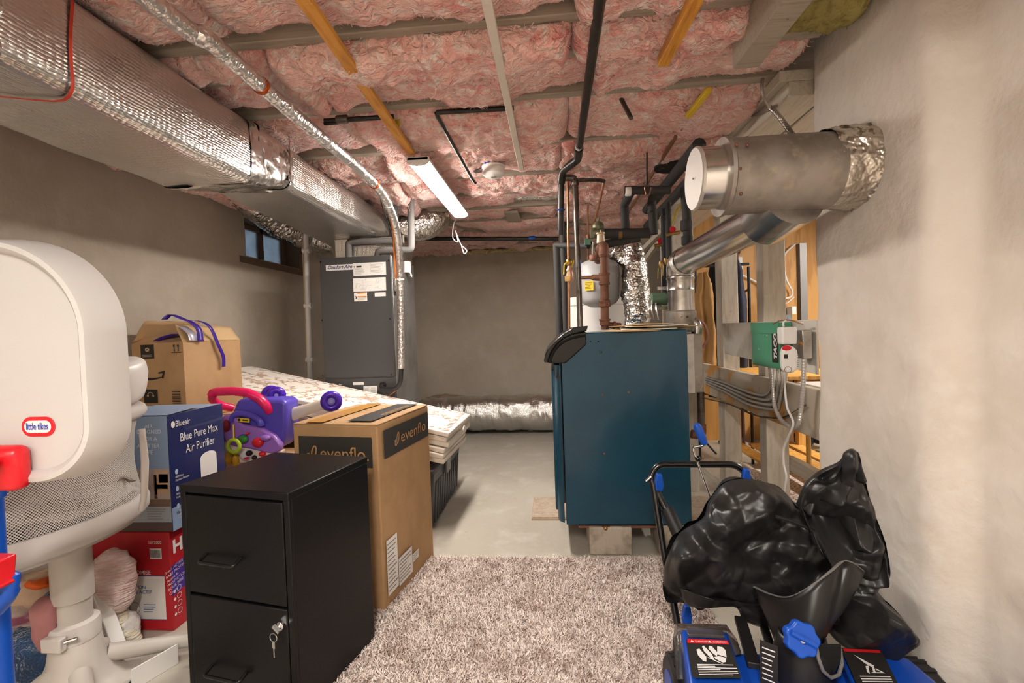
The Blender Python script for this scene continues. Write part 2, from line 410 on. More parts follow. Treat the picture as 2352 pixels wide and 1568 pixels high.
# ---- pink fibreglass batts, one per stretch of bay
m_pink = mat('pink_fibreglass', '#fccdc2', .95, var=[('#eb948c', 5, .48, .72, (1, 1.6, 1)), ('#fff0e8', 12, .5, .68, (1, 1.8, 1))], bump=[(22, .9, .035, (1, 1.8, 1))], sheen=.25, spec=.15)
for n_ in m_pink.node_tree.nodes:
    if n_.type == 'TEX_NOISE': n_.inputs['Distortion'].default_value = 1.6; n_.inputs['Detail'].default_value = 3
def batt(x0, x1, y0, y1, sag, label, seed, res=.011, wisps=900, material=None, tufts=(), cat='insulation'):
    nu = max(10, int((x1 - x0) / res)); nv = int(46 * max(.6, (y1 - y0) / .36) * .011 / res) if res != .011 else 46
    u = np.linspace(0, 1, nu); t = np.linspace(0, math.pi, nv)
    U, T = np.meshgrid(u, t, indexing='ij')
    X = x0 + (x1 - x0) * U
    s1 = fbm(np.stack([X.ravel(), X.ravel() * 0 + seed, X.ravel() * 0], 1), 1.9, 3).reshape(X.shape)
    edge = np.clip(np.minimum(U, 1 - U) * (x1 - x0) / .04, 0, 1) ** .5
    drop = (sag + .075 * s1) * edge - (1 - edge) * .012
    zb = ZJ - np.maximum(drop, -.05); top = ZC - .03
    yc, hw = (y0 + y1) / 2, (y1 - y0) / 2
    c = np.cos(T); s = np.sin(T)
    over = np.clip(drop, 0, .2) * .42
    Y = yc - np.sign(c) * np.abs(c) ** .55 * (hw + .001) - np.sign(c) * np.clip(s, 0, 1) * over * np.abs(c) ** .5
    Z = top - (top - zb) * s ** .42
    P = np.stack([X, Y, Z], -1).reshape(-1, 3)
    Q = P + seed * 3.1
    W = np.stack([fbm(Q + 5 * k, 5.5, 2) for k in range(3)], 1) * .07
    d = fbm(Q + W, 7, 3) * .042 + fbm((Q + 2.2 * W) * np.array([.8, 1.5, 1]), 15, 3, ridged=True) * .034 + fbm((Q + 2.5 * W) * np.array([.8, 2, 1]), 48, 2, ridged=True) * .010
    w = (np.clip(s, 0, 1) ** .7).ravel()
    low = np.clip((ZJ + .02 - P[:, 2]) / .05, .0, 1)                 # keep it inside the bay above the joist bottoms
    nrm = np.stack([0 * c, -c, -s * .9 - .1], -1).reshape(-1, 3); nrm /= np.linalg.norm(nrm, axis=1)[:, None]
    P = P + nrm * (d * w * (.35 + .65 * low))[:, None]
    # above joist bottom: clamp between the joists
    up = P[:, 2] > ZJ + .004; P[up, 1] = np.clip(P[up, 1], y0, y1)
    fc = grid_faces(nu, nv)
    ends = [np.array([[j * 0 + i * nv, i * nv + j, i * nv + j + 1, i * nv + j + 1] for j in range(1, nv - 1)]) for i in (0, nu - 1)]
    co = [P]; fs = [fc]; o = len(P)
    if wisps:
        cand = np.where((P[:, 2] < ZJ + .03))[0]
        if len(cand):
            k = RS.choice(cand, wisps); B = P[k]; n = nrm[k]
            a = RS.normal(size=(wisps, 3)); a[:, 0] *= 1.4; a -= n * (a * n).sum(1)[:, None]; a /= np.linalg.norm(a, axis=1)[:, None] + 1e-9
            ln = RS.uniform(.006, .022, (wisps, 1)); sd = np.cross(a, n) * RS.uniform(.0005, .0016, (wisps, 1))
            p1 = B + a * ln * .5 + n * ln * .22; p2 = B + a * ln + n * ln * RS.uniform(.0, .3, (wisps, 1)) + np.array([0, 0, -.2]) * ln
            vs = np.stack([B - sd, B + sd, p1 + sd, p1 - sd, p2 + sd * .4, p2 - sd * .4], 1).reshape(-1, 3)
            b = o + 6 * np.arange(wisps)[:, None]; fs += [b + np.array([[0, 1, 2, 3]]), b + np.array([[3, 2, 4, 5]])]; co.append(vs); o += len(vs)
    for (tx, ty, ln, wd) in tufts:                                   # torn tufts that hang down
        nn = 8; m = 9; q = np.array([tx, ty, ZJ - .03]); ang = np.linspace(0, 2 * math.pi, nn, endpoint=False)
        vs = []
        for i in range(m):
            f_ = i / (m - 1); r = wd * (1 - f_ * .75) * (1 + .5 * math.sin(9 * f_ + seed)); off = np.array([.25 * ln * math.sin(3 * f_ + seed), .1 * ln * f_, -ln * f_])
            vs.append(q + off + np.stack([np.cos(ang) * r, np.sin(ang) * r * .45, ang * 0], 1))
        vs = np.concatenate(vs); vs += np.stack([fbm(vs + 9 * k_, 40, 2) for k_ in range(3)], 1) * .012
        i, j = np.meshgrid(np.arange(m - 1), np.arange(nn), indexing='ij'); j2 = (j + 1) % nn
        fs.append(o + np.stack([i * nn + j, i * nn + j2, (i + 1) * nn + j2, (i + 1) * nn + j], -1).reshape(-1, 4)); co.append(vs); o += len(vs)
    o_ = mesh_np('insulation_batt', np.concatenate(co), np.concatenate(fs), material or m_pink)
    tag(o_, label, cat, 'pink fibreglass batts between the joists'); return o_
bays = [(a, b - .045) for a, b in zip(JY, JY[1:])] + [(5.5, YB - .02)]
where = ['nearest', 'near']
cuts = {}
SAG = {5: (.03, .03, .04), 6: (.05, .075, .045), 7: (.01, .015, .03), 8: (.02, .05, .04), 9: (.035, .03, .045), 10: (.04, .01, .045), 11: (.03, .0, .045), 12: (.03, .0, .03), 13: (.03, .03, .02), 14: (.03, .03, .02), 15: (.03, .01, .01), 16: (.02, .0, .0)}
names = {5: 'at the top edge of the picture', 6: 'bulging in the nearest full bay', 7: 'in the narrow second bay', 8: 'in the third bay', 9: 'in the bay before the light fixture', 10: 'in the bay above the light fixture', 11: 'beside the smoke alarm bay', 12: 'in the thin bay beyond the light', 13: 'in the fourth bay from the far wall', 14: 'in the third bay from the far wall', 15: 'in the bay next to the far wall', 16: 'sagging against the far wall'}
tuf = {(6, 1): [(-.42, 1.76, .085, .012)], (8, 2): [(.1, 2.5, .13, .03)], (9, 1): [(-.02, 3.0, .06, .02)], (10, 0): [(-1.02, 3.4, .07, .008)], (6, 2): [(.47, 1.7, .09, .02)], (8, 1): [(-.3, 2.52, .04, .02)]}
for i, (a, b) in enumerate(bays):
    if i < 4: continue
    far = i >= 13
    sg = SAG.get(i, (.03, .04, .03))
    lo_, hi_ = (XL + .02, .975) if i < 12 else (XL + .02, 1.15)
    segs = [(lo_, -.945 + .06 * math.sin(i)), (-.95 + .06 * math.sin(i), .13 + .05 * math.sin(2 * i)), (.13 + .05 * math.sin(2 * i), hi_)]
    if i == 6: segs[2] = (segs[2][0], .79)
    for j, (p, q) in enumerate(segs):
        side = ('left stretch', 'middle stretch', 'right stretch')[j]
        batt(p, q, a, b, sg[j], 'pink fibreglass batt, %s, %s' % (side, names.get(i, 'above the viewer')), i * 3 + j, .02 if (far or i < 5) else .011, 0 if i < 5 else (300 if far else 1300), tufts=tuf.get((i, j), ()))
# yellow mineral wool stuffed by the chimney top
yw = batt(.80, 1.05, 1.58, 1.741, .02, 'yellowish mineral wool stuffed beside the chimney top', 77, .012, 200, mat('yellow_mineral_wool', '#a79a5c', .95, var=('#7d713d', 30, .45, .7), bump=(60, .6, .01)))
yw['group'] = 'loose yellow wool'
yf = MB().grid(lambda u, v: V((-1.7 + 2.0 * u, YB - .16 + .13 * v, 2.185)), 120, 6).noise(.03, 14, 3).build('insulation_facing', mat('yellowed_facing', '#cdb884', .9, var=('#a58f5c', 20, .45, .7), bump=(60, .6, .01)), None, angle=0)
s_ = yf.modifiers.new('t', 'SOLIDIFY'); s_.thickness = .02
tag(yf, 'ragged yellowed insulation facing along the top of the far wall', 'insulation')
# ---- window in the left wall
m_frame = mat('dark_window_frame', '#6a5a4c', .6)
win = thing('window_1', 'small dark framed basement window high on the left wall', 'window', (XL, 3.95, 1.8), kind='structure')
WX = XL - .16
mb = MB()
for (ya, yb, za, zb) in ((WY0, WY1, WZ0 - .0, WZ0 + .05), (WY0, WY1, WZ1 - .04, WZ1), (WY0, WY0 + .04, WZ0, WZ1), (WY1 - .05, WY1, WZ0, WZ1), (3.96, 4.01, WZ0, WZ1)):
    mb.box((WX - .03, ya, za), (WX + .02, yb, zb))
mb.build('window_frame', m_frame, win, bevel=.004)
m_pane = mat('dusty_window_glass', '#b4c2cd', .45, var=('#93a4b2', 6, .4, .7), trans=.6)
for ya, yb in ((WY0 + .03, 3.965), (4.005, WY1 - .04)): MB().box((WX - .008, ya, WZ0 + .04), (WX, yb, WZ1 - .03)).build('pane', m_pane, win)
mb = MB()
mb.box((XL - .22, WY0 - .06, WZ0 - .05), (XL + .012, WY1 + .06, WZ0)).box((XL - .22, WY0 - .08, WZ0), (XL + .0, WY0, WZ1)).box((XL - .22, WY1, WZ0), (XL, WY1 + .08, WZ1)).box((XL - .22, WY0 - .08, WZ1), (XL, WY1 + .08, WZ1 + .05))
mb.build('window_reveal', m_frame, win)
# ---- stud partition on the right
part_ = thing('wall_partition', 'open stud partition of painted posts and boards on the right', 'wall', (1.25, 3, 0), kind='structure')
def pbox(name, a, b, m=m_post, bev=.004): return MB().box(a, b).build(name, m, part_, bevel=bev)
pbox('post', (1.22, 3.47, 0), (1.335, 3.59, 2.1)); pbox('post', (1.22, 2.81, 0), (1.345, 2.90, 2.1)); pbox('post', (1.22, 4.5, 0), (1.30, 4.6, 2.1)); pbox('post', (1.22, 5.0, 0), (1.34, 5.1, 2.1))
pbox('rail', (1.185, 2.19, .655), (1.222, 4.6, .885), mat('stained_rail', '#c0b4a2', .65, var=[('#cf9a55', 3.1, .51, .57), ('#a8792f', 22, .64, .74)], bump=(30, .2, .004)))
pbox('rail', (1.35, 2.19, .33), (1.39, 2.86, .41), m_beam)
pbox('sill_plate', (1.19, 2.19, 0), (1.35, 4.6, .045), m_beam)
pbox('beam', (.945, 1.99, 2.155), (1.3, 5.8, 2.2), m_beam); pbox('beam', (.978, 1.99, 2.094), (1.13, 5.8, 2.156), m_beam); pbox('beam', (1.137, 2.0, 2.09), (1.36, 5.8, 2.156), m_beam)
strip('bent_nail', [XP(1700, 322, .978), XP(1707, 318, .95), XP(1716, 314, .94)], .007, .007, m_rust)
# ---- neighbouring room behind the partition
wfr = MB().box((1.24, 4.95, 0), (4.4, 5.05, ZC)).build('wall_far_room', m_ply); tag(wfr, 'varnished plywood wall of the room beyond the posts', 'wall', kind='structure')
wsr = MB().box((4.3, YF, 0), (4.4, 5.0, ZC)).build('wall_side_room', m_wall); tag(wsr, 'pale side wall of the room beyond the posts', 'wall', kind='structure')
MB().box((1.32, 2.2, -.0), (1.34, 2.21, .01)).build('floor_mark', m_floor, floor)
# ---------------------------------------------------------------- ceiling LED fixtures
HL = .58
m_led = mat('led_lens', '#ffffff', .4, emit=('#fff6ec', LAMP_EMIT))
m_led_room = mat('led_lens_bright', '#ffffff', .4, emit=('#fff6ec', ROOM_LAMP_EMIT))
def led(M, label, group='led shop lights', m_led=m_led):
    t = thing('ceiling_light', label, 'light', M, group)
    mb = MB(); pr = [(-.055, .0), (-.05, -.03), (.05, -.03), (.055, 0)]
    mb.prism([(-.055, 0), (-.057, -.018), (.057, -.018), (.055, 0)], -HL, HL, M @ Matrix.Rotation(math.pi / 2, 4, 'X'))
    mb.build('housing', m_whitepl, t, bevel=.003)
    for s in (-1, 1):
        mb = MB(); q = [(-.058, 0)] + [(-.058 * math.cos(a), -.018 - .024 * math.sin(a)) for a in np.linspace(0, math.pi, 12)] + [(.058, 0)]
        mb.prism(q, s * HL, s * (HL - .02), M @ Matrix.Rotation(math.pi / 2, 4, 'X')).build('end_cap', m_whitepl, t, bevel=.002)
    mb = MB(); q = [(-.054 * math.cos(a), -.019 - .020 * math.sin(a)) for a in np.linspace(0, math.pi, 14)]
    mb.prism(q, -HL + .02, HL - .02, M @ Matrix.Rotation(math.pi / 2, 4, 'X')).build('lens', m_led, t)
    return t
lamp = led(TR(-.645, 2.94, 2.095), 'lit white LED batten on the joists before the grey air handler')
for k, (x, y) in enumerate(FILL_LAMPS):
    led(TR(x, y, 2.17) @ rotz(math.pi / 2 if k else 0), 'unseen LED batten added as fill light behind the viewer, %s' % ('above the rug' if k == 0 else 'towards the left wall'), m_led=m_led_room)
led(TR(2.9, 3.2, 2.17), 'lit LED batten in the neighbouring room beyond the posts', m_led=m_led_room)
# ================================================================= main supply duct
def rrect(x0, x1, z0, z1, r, seg=5, bulge=0):
    out = []
    for cx_, cz_, a0 in ((x1 - r, z1 - r, 0), (x0 + r, z1 - r, 90), (x0 + r, z0 + r, 180), (x1 - r, z0 + r, 270)):
        for k in range(seg + 1):
            a = math.radians(a0 + 90 * k / seg); out.append((cx_ + r * math.cos(a), cz_ + r * math.sin(a)))
    pts = []
    n = len(out)
    for i in range(n):
        a, b = out[i], out[(i + 1) % n]; L_ = math.hypot(b[0] - a[0], b[1] - a[1]); m = max(1, int(L_ / .03))
        for k in range(m): pts.append((a[0] + (b[0] - a[0]) * k / m, a[1] + (b[1] - a[1]) * k / m))
    return pts
def loft(sections, name, material, parent, amp=.006, scale=5, seed=0, caps=True, n=72, fine=None):
    """sections: list of (y, profile) lofted along Y, resampled to n points"""
    rows = []
    for y, pr in sections:
        P = np.array(pr + [pr[0]]); d = np.r_[0, np.cumsum(np.hypot(*np.diff(P, axis=0).T))]; t = np.linspace(0, d[-1], n, endpoint=False)
        # start at the right-bottom corner so that sections line up
        rows.append(np.stack([np.interp(t, d, P[:, 0]), np.full(n, y), np.interp(t, d, P[:, 1])], 1))
    co = np.concatenate(rows); nr = len(rows)
    c = np.repeat(np.array([r.mean(0) for r in rows]), n, 0); nn = co - c; nn[:, 1] = 0; nn /= np.linalg.norm(nn, axis=1)[:, None] + 1e-9
    co = co + nn * (fbm(co + seed, scale, 3) * amp)[:, None]
    if fine: co = co + nn * (fbm((co + seed) * np.array(fine[2]), fine[1], 2, ridged=True) * fine[0])[:, None]
    i, j = np.meshgrid(np.arange(nr - 1), np.arange(n), indexing='ij'); j2 = (j + 1) % n
    fc = np.stack([i * n + j, (i + 1) * n + j, (i + 1) * n + j2, i * n + j2], -1).reshape(-1, 4)
    if parent is not None:
        Mi = np.array(root_matrix(parent).inverted()); co = co @ Mi[:3, :3].T + Mi[:3, 3]
    o = mesh_np(name, co, fc, material, parent)
    return o
duct = thing('supply_duct', 'long foil-wrapped rectangular duct under the joists at upper left', 'duct', (-1.45, 1.2, 1.9))
near = lambda y: rrect(-1.70, -1.275, 1.885, 2.165, .045)
farr = lambda y: rrect(-1.68 - .15 * max(0, (y - 2.27) / 1.6), -1.275, 1.945, 2.165, .045)
loft([(y, near(y)) for y in np.arange(-1.3, 2.0, .03)], 'duct_wrap', m_bubble, duct, .012, 3.5, fine=(.004, 14, (1, .12, 1)))
def mixp(y, t): return rrect(-1.70 + .02 * t, -1.272, 1.88 + .065 * t, 2.168, .05)
loft([(y, mixp(y, min(1, max(0, (y - 1.98) / .27)))) for y in np.arange(1.96, 2.3, .012)], 'taped_transition', m_foiltape, duct, .016, 9, 3, fine=(.010, 22, (1, 1, 1)))
loft([(y, farr(y)) for y in np.arange(2.27, 3.86, .03)], 'duct_wrap', m_bubble, duct, .012, 3.5, 8, fine=(.004, 14, (1, .12, 1)))
loft([(3.86 + .01 * k, rrect(-1.83 + .02 * k, -1.275 - .02 * k, 1.945 + .015 * k, 2.165 - .015 * k, .045)) for k in range(8)], 'end_cap', m_crumple, duct, .01, 14)
# crinkled seam wrap at the near end, red printed tape line, hanger strap, small tears
loft([(y, rrect(-1.71, -1.262, 1.87, 2.175, .05)) for y in np.arange(.55, 1.02, .012)], 'seam_wrap', m_crumple, duct, .02, 10, 5, fine=(.014, 20, (1, 1, 1)))
pr = np.array(rrect(-1.707, -1.267, 1.877, 2.172, .05))
mb = MB(); q = [p for p in pr if (p[0] > -1.5 or p[1] < 2.1)]
q = sorted(q, key=lambda p: math.atan2(p[1] - 2.03, p[0] + 1.43)); q = [p for p in q if -2.2 < math.atan2(p[1] - 2.03, p[0] + 1.43) < .95]
vs = []
for k, p in enumerate(q):
    yy = 1.2 + .012 * math.sin(k * .35) - .08 * max(0, (-1.35 - p[0]) / .2); vs += [(p[0], yy - .005, p[1]), (p[0], yy + .005, p[1])]
mb.add(vs, [(2 * k, 2 * k + 1, 2 * k + 3, 2 * k + 2) for k in range(len(q) - 1)]).build('red_printed_line', mat('red_print', '#c8412c', .6), duct)
hs = MB(); a, b = D(637, 285, 2.26), D(642, 412, 2.26); a.x = b.x = -1.262
hs.bar(a, b, .006, .003, (1, 0, 0)); hs.cbox(a, (.012, .03, .035)); hs.cbox(b, (.012, .025, .03)); hs.bar(a, (-1.262, 2.28, 2.2), .006, .003)
hs.build('hanger_strap', m_galv, duct)
loft([(y, rrect(-1.668, -1.267, 1.937, 2.172, .05)) for y in np.arange(2.02, 2.12, .012)], 'foil_patch', m_foiltape, duct, .02, 12, 9)
# ================================================================= air handler
AY0, AY1 = 3.4, 3.98
p0, p1 = D(733, 592, AY0), D(898, 588, AY0)
AX0, AX1, AZ1 = p0.x, p1.x, (p0.z + p1.z) / 2
m_ahu = mat('charcoal_cabinet_paint', '#4a4a4b', .42, .2, bump=(200, .03, .001))
m_ahus = mat('galvanized_cabinet_side', '#9b9a98', .38, .7, var=('#85827e', 4, .4, .7))
ahu = thing('air_handler', 'tall charcoal air handler with white rating labels below the duct', 'air handler', ((AX0 + AX1) / 2, AY0, 0))
MB().box((AX0, AY0 + .02, .02), (AX1, AY1, AZ1)).build('cabinet', m_ahus, ahu, bevel=.004)
zsp = D(820, 868, AY0).z
MB().box((AX0 + .002, AY0, zsp + .003), (AX1 - .004, AY0 + .024, AZ1 + .003)).build('front_panel', m_ahu, ahu, bevel=.004)
MB().box((AX0 + .002, AY0, .04), (AX1 - .004, AY0 + .024, zsp - .003)).build('lower_panel', m_ahu, ahu, bevel=.004)
for px, py in ((737, 602), (893, 598), (740, 735), (896, 732), (742, 862), (899, 860)):
    MB().lathe([(.006, 0), (.006, .004), (.002, .006)], frame(D(px, py, AY0), (1, 0, 0), (0, 0, 1)), 8).build('screw', m_blackgloss, ahu)
def dec(px0, py0, px1, py1, y=AY0):
    a, b = D(px0, py1, y), D(px1, py0, y); M = frame((a.x, y, a.z), (1, 0, 0), (0, 0, 1)); return M, b.x - a.x, b.z - a.z
m_navy = mat('navy_ink', '#1d2266', .5); m_orangelab = mat('orange_print', '#e08a1e', .5)
M, w, h = dec(749, 606, 811, 622); l = MB().rect(0, 0, w, h, M, .0015).build('brand_label', m_label, ahu)
text('lettering', 'Comfort-Aire', m_navy, l, M, h * .85, w * .05, h * .3, width=w * .9, shear=.35, bold=.0008, z=.002)
MB().stroke([(w * (.05 + .3 * t), h * (.25 + .5 * math.sin(3 * t))) for t in np.linspace(0, 1, 8)], .002, M, .0021).build('flourish', m_navy, l)
def lines(M, x0, y0, x1, y1, n, lab, hh=.25, material=None, seed=0):
    R = random.Random(seed); mb = MB()
    for k in range(n):
        yy = y1 - (y1 - y0) * (k + .6) / n; mb.rect(x0, yy, x0 + (x1 - x0) * R.uniform(.55, 1), yy + (y1 - y0) / n * hh, M, .0019)
    return mb.build('fine_print', material or m_print, lab)
M, w, h = dec(812, 601, 886, 634); l = MB().rect(0, 0, w, h, M, .0015).build('rating_label', m_label, ahu)
lines(M, w * .52, h * .15, w * .95, h * .9, 8, l); lines(M, w * .04, h * .06, w * .4, h * .6, 7, l, seed=3)
mb = MB(); mb.rect(w * .1, h * .66, w * .26, h * .78, M, .002); mb.disc(w * .04, h * .72, h * .05, M, .002); mb.build('mark', m_ink, l)
M, w, h = dec(812, 636, 886, 670); l = MB().rect(0, 0, w, h, M, .0015).build('wiring_label', m_label, ahu)
mb = MB(); R = random.Random(4)
for k in range(26):
    x, y = R.uniform(.06, .85) * w, R.uniform(.1, .88) * h; dx, dy = ((R.uniform(.05, .2) * w, .0012) if R.random() < .6 else (.0012, R.uniform(.1, .3) * h)); mb.rect(x, y, min(x + dx, w * .97), min(y + dy, h * .95), M, .002)
mb.build('wiring_diagram', m_print, l)
M, w, h = dec(814, 671, 843, 692); l = MB().rect(0, 0, w, h, M, .0015).build('warning_label', m_label, ahu)
MB().rect(w * .25, h * .86, w * .97, h * .99, M, .002).rect(w * .25, h * .46, w * .97, h * .58, M, .002).build('orange_band', m_orangelab, l)
lines(M, w * .28, h * .08, w * .95, h * .42, 4, l); MB().disc(w * .17, h * .38, w * .06, M, .002).stroke([(w * .08, h * .62), (w * .2, h * .5), (w * .17, h * .4)], .004, M, .002).build('mark', m_ink, l)
M, w, h = dec(861, 671, 886, 681); MB().rect(0, 0, w, h, M, .0015).build('serial_label', m_label, ahu)
M, w, h = dec(811, 877, 836, 884); MB().rect(0, 0, w, h, M, .0015).build('serial_label', m_label, ahu)
M, w, h = dec(836, 886, 866, 912); l = MB().rect(0, 0, w, h, M, .0015).build('notice_label', m_label, ahu); lines(M, w * .08, h * .1, w * .45, h * .9, 9, l); lines(M, w * .55, h * .1, w * .92, h * .9, 9, l, seed=5)
# side switch box and conduit plug
q = XP(908, 655, AX1 + .001)
MB().box((AX1, q.y - .05, q.z - .05), (AX1 + .03, q.y + .05, q.z + .06)).build('switch_box', m_galv, ahu, bevel=.01)
q2 = XP(932, 612, AX1 + .001)
mb = MB().box((AX1, q2.y - .03, q2.z - .05), (AX1 + .035, q2.y + .03, q2.z + .04)); mb.tube(fillet([(AX1 + .03, q2.y, q2.z - .03), (AX1 + .05, q2.y, q2.z - .09), (AX1 + .02, q2.y + .05, q2.z - .07)], .03), .006, 8)
mb.build('conduit_fitting', m_label, ahu)
# plenum wrapped in foil
mb = MB().box((AX0 + .06, AY0 + .12, AZ1 + .002), (AX1 + .0, AY1 - .02, 1.95))
pl = loft([(y, rrect(AX0 + .07, AX1 - .01, AZ1 + .003, 1.95, .02)) for y in np.linspace(AY0 + .1, AY1, 20)], 'plenum', m_bubble, ahu, .008, 8, 2, fine=(.006, 20, (1, 1, 1)))
MB().box((AX0 + .08, AY0 + .105, AZ1 + .004), (AX1 - .02, AY0 + .12, 1.94)).noise(.006, 15).build('plenum_front', m_bubble, ahu)
# ================================================================= flexible foil ducts
def flex(name, label, pts, r, amp=.012, ribs=70, ridge=.004, material=None, n=30, seed=0, cat='duct', fine=.012, group=None):
    S = spline(pts, 14); k = len(S); mb = MB(); rr = [(r if not isinstance(r, (list, tuple)) else np.interp(i / (k - 1), np.linspace(0, 1, len(r)), r)) for i in range(k)]
    # resample densely
    d = np.r_[0, np.cumsum([(S[i + 1] - S[i]).length for i in range(k - 1)])]; m = max(20, int(d[-1] / .012)); t = np.linspace(0, d[-1], m)
    P = [V((np.interp(x, d, [s.x for s in S]), np.interp(x, d, [s.y for s in S]), np.interp(x, d, [s.z for s in S]))) for x in t]
    R2 = [np.interp(x, d, rr) + ridge * math.sin(x * ribs * 2 * math.pi / 1.0 * .5) for x in t]
    mb.tube(P, R2, n); a = np.array(mb.v); c = np.repeat(np.array([list(p) for p in P]), n, 0)
    nn = a - c; nn /= np.linalg.norm(nn, axis=1)[:, None] + 1e-9
    a = a + nn * (fbm(a + seed, 9, 3) * amp + fbm(a + seed, 32, 2, ridged=True) * fine)[:, None]; mb.v = [tuple(p) for p in a]
    o = mb.build(name, material or m_crumple, None, angle=60); tag(o, label, cat, group); return o
flex('flexible_duct', 'crumpled foil flexible duct between main duct and left window', [D(772, 552, 3.95), D(735, 548, 3.95), D(690, 530, 3.85), D(630, 497, 3.62), D(570, 452, 3.35), D(520, 405, 3.1)], [.10, .135, .125, .12, .12, .12], .03, 60, .004, fine=.022)
flex('flexible_duct', 'short crumpled foil flexible duct rising right of the air handler', [D(905, 520, 3.85), D(950, 520, 3.9), D(990, 505, 3.95), D(1010, 475, 4.0), D(1008, 440, 4.05)], [.11, .125, .13, .125, .11], .02, 60, .003, seed=4, fine=.014)
flex('floor_duct', 'foil-wrapped round duct lying on the floor at the far wall', [V((-1.55, 5.45, .23)), V((-1.1, 5.48, .235)), V((-.5, 5.5, .23)), V((.1, 5.5, .23)), V((.5, 5.5, .23))], [.19, .20, .205, .21, .21], .025, 30, .001, m_bubble, 40, 7, fine=.006)
flex('flexible_duct', 'crumpled foil flexible duct above the joists beyond the light', [V((-.25, 3.66, 2.26)), V((.0, 3.68, 2.25)), V((.4, 3.7, 2.26))], .05, .02, 60, .002, seed=9)
flex('floor_duct', 'brown paper faced duct stub at the foot of the far wall', [V((-1.7, 5.55, .2)), V((-1.35, 5.62, .26)), V((-1.0, 5.66, .24))], [.14, .19, .15], .03, 30, .0, mat('kraft_facing', '#9d8b77', .6, .3, bump=(20, .3, .02)), 30, 11)
# ================================================================= refrigerant line set
ls = thing('line_set', 'foil-wrapped refrigerant line looping from the ceiling down to the air handler', 'pipe', (-1.06, 3.3, 1))
zl = 2.08
top = [ZP(300, -35, zl) - V((.0, 2.0, 0)), ZP(300, -35, zl), ZP(470, 85, zl), ZP(600, 197, zl), ZP(690, 275, zl), ZP(770, 342, zl - .005)]
path = spline(top + [D(828, 390, 2.50), D(872, 437, 2.72), D(900, 492, 2.95), D(913, 550, 3.15), D(918, 620, 3.27), D(921, 740, 3.3), D(922, 846, 3.3)], 10)
n = 14; mb = MB().tube(path, .0255, n); a = np.array(mb.v); c = np.repeat(np.array([list(p) for p in path]), n, 0); nn = (a - c) / .0255
a = a + nn * (fbm(a, 60, 2, ridged=True) * .004)[:, None]; mb.v = [tuple(p) for p in a]; mb.build('foil_wrap', m_bubble if False else foil_mat('pipe_foil', '#dedbd8', .3, crinkle=(50, .8, .01)), ls, angle=70)
for px, py, y in ((600, 195, None), (862, 424, 2.66)):
    p = ZP(px, py, zl) if y is None else D(px, py, y)
    i = min(range(len(path)), key=lambda k: (path[k] - p).length); t = (path[i + 1] - path[i - 1]).normalized()
    MB().lathe([(.0285, -.008), (.030, -.006), (.030, .006), (.0285, .008)], frame(path[i], t.cross(V((0, 0, 1))), (0, 0, 1)) @ Matrix.Identity(4) if abs(t.z) < .5 else frame(path[i], (1, 0, 0), t.cross(V((1, 0, 0)))), 20).build('copper_clip', mat('copper_clip', '#b8541e', .4, .6), ls)
for k in (16, 36, 47, 54, 76, 102):
    if k < len(path) - 1:
        t = (path[k + 1] - path[k - 1]).normalized(); MB().tube([path[k] - t * .004, path[k] + t * .004], .0285, 16).build('cable_tie', m_whitepl, ls)
bl = fillet([D(922, 843, 3.3), D(920, 880, 3.3), D(908, 894, 3.32), D(884, 893, 3.34), D(872, 890, 3.36), D(880, 884, 3.41)], .03, 5)
mb = MB().tube(bl, .016, 12).noise(.004, 60); mb.build('black_taped_elbow', m_blackmatte, ls)
MB().lathe([(.02, 0), (.026, .004), (.026, .01), (.012, .012)], frame(D(880, 884, 3.4), (1, 0, 0), (0, 0, 1)), 20).build('grommet', m_blackgloss, ls)
MB().tube(spline([D(862, 432, 2.66), D(886, 475, 2.86), D(902, 530, 3.06), D(905, 580, 3.2), D(909, 640, 3.27)]), .005, 6).build('orange_wire', m_orange, ls)
MB().tube(spline([D(866, 425, 2.7), D(880, 480, 2.92), D(894, 520, 3.1), D(905, 560, 3.25)]), .004, 6).build('grey_wire', m_blackmatte, ls)
MB().tube(spline([D(915, 893, 3.33), D(905, 900, 3.34), D(890, 912, 3.36)]), .003, 6).build('orange_wire', m_orange, ls)
ls2 = thing('drain_pipe', 'white plastic pipe rising beside the left of the air handler', 'pipe', D(712, 900, 3.75))
MB().tube([D(702, 520, 3.75), D(713, 880, 3.75), V((D(713, 880, 3.75).x, 3.75, 0))], .022, 14).build('pipe', m_whitepl, ls2)
MB().tube([D(694, 525, 3.78), D(706, 860, 3.78)], .006, 8).build('cable', mat('tan_cable', '#c4a878', .5), ls2)
for py in (575, 702, 826): MB().tube([D(699 + (py - 575) * .033, py, 3.75) - V((.012, 0, 0)), D(709 + (py - 575) * .033, py, 3.75) + V((.012, 0, 0))], .024, 10).build('cable_tie', m_whitepl, ls2)
# grey insulated refrigerant pipes
for lab, pts in (('grey foam-insulated pipe bending down onto the air handler, longer run', [D(906, 430, 3.47), D(908, 553, 3.47), D(800, 555, 3.47), D(801, 592, 3.47)]),
                 ('grey foam-insulated pipe with elbow right of the foil-wrapped line', [D(943, 430, 3.43), D(945, 574, 3.43), D(868, 576, 3.43), D(868, 594, 3.46)])):
    o = MB().tube(fillet(pts, .035, 5), .026, 16).build('insulated_pipe', m_greyfoam); tag(o, lab, 'pipe', 'grey insulated pipes at the air handler')
tag(MB().tube([D(921, 440, 3.8), D(927, 575, 3.8)], .012, 10).build('conduit', m_galv_old), 'thin pale conduit between the two grey insulated pipes', 'conduit')
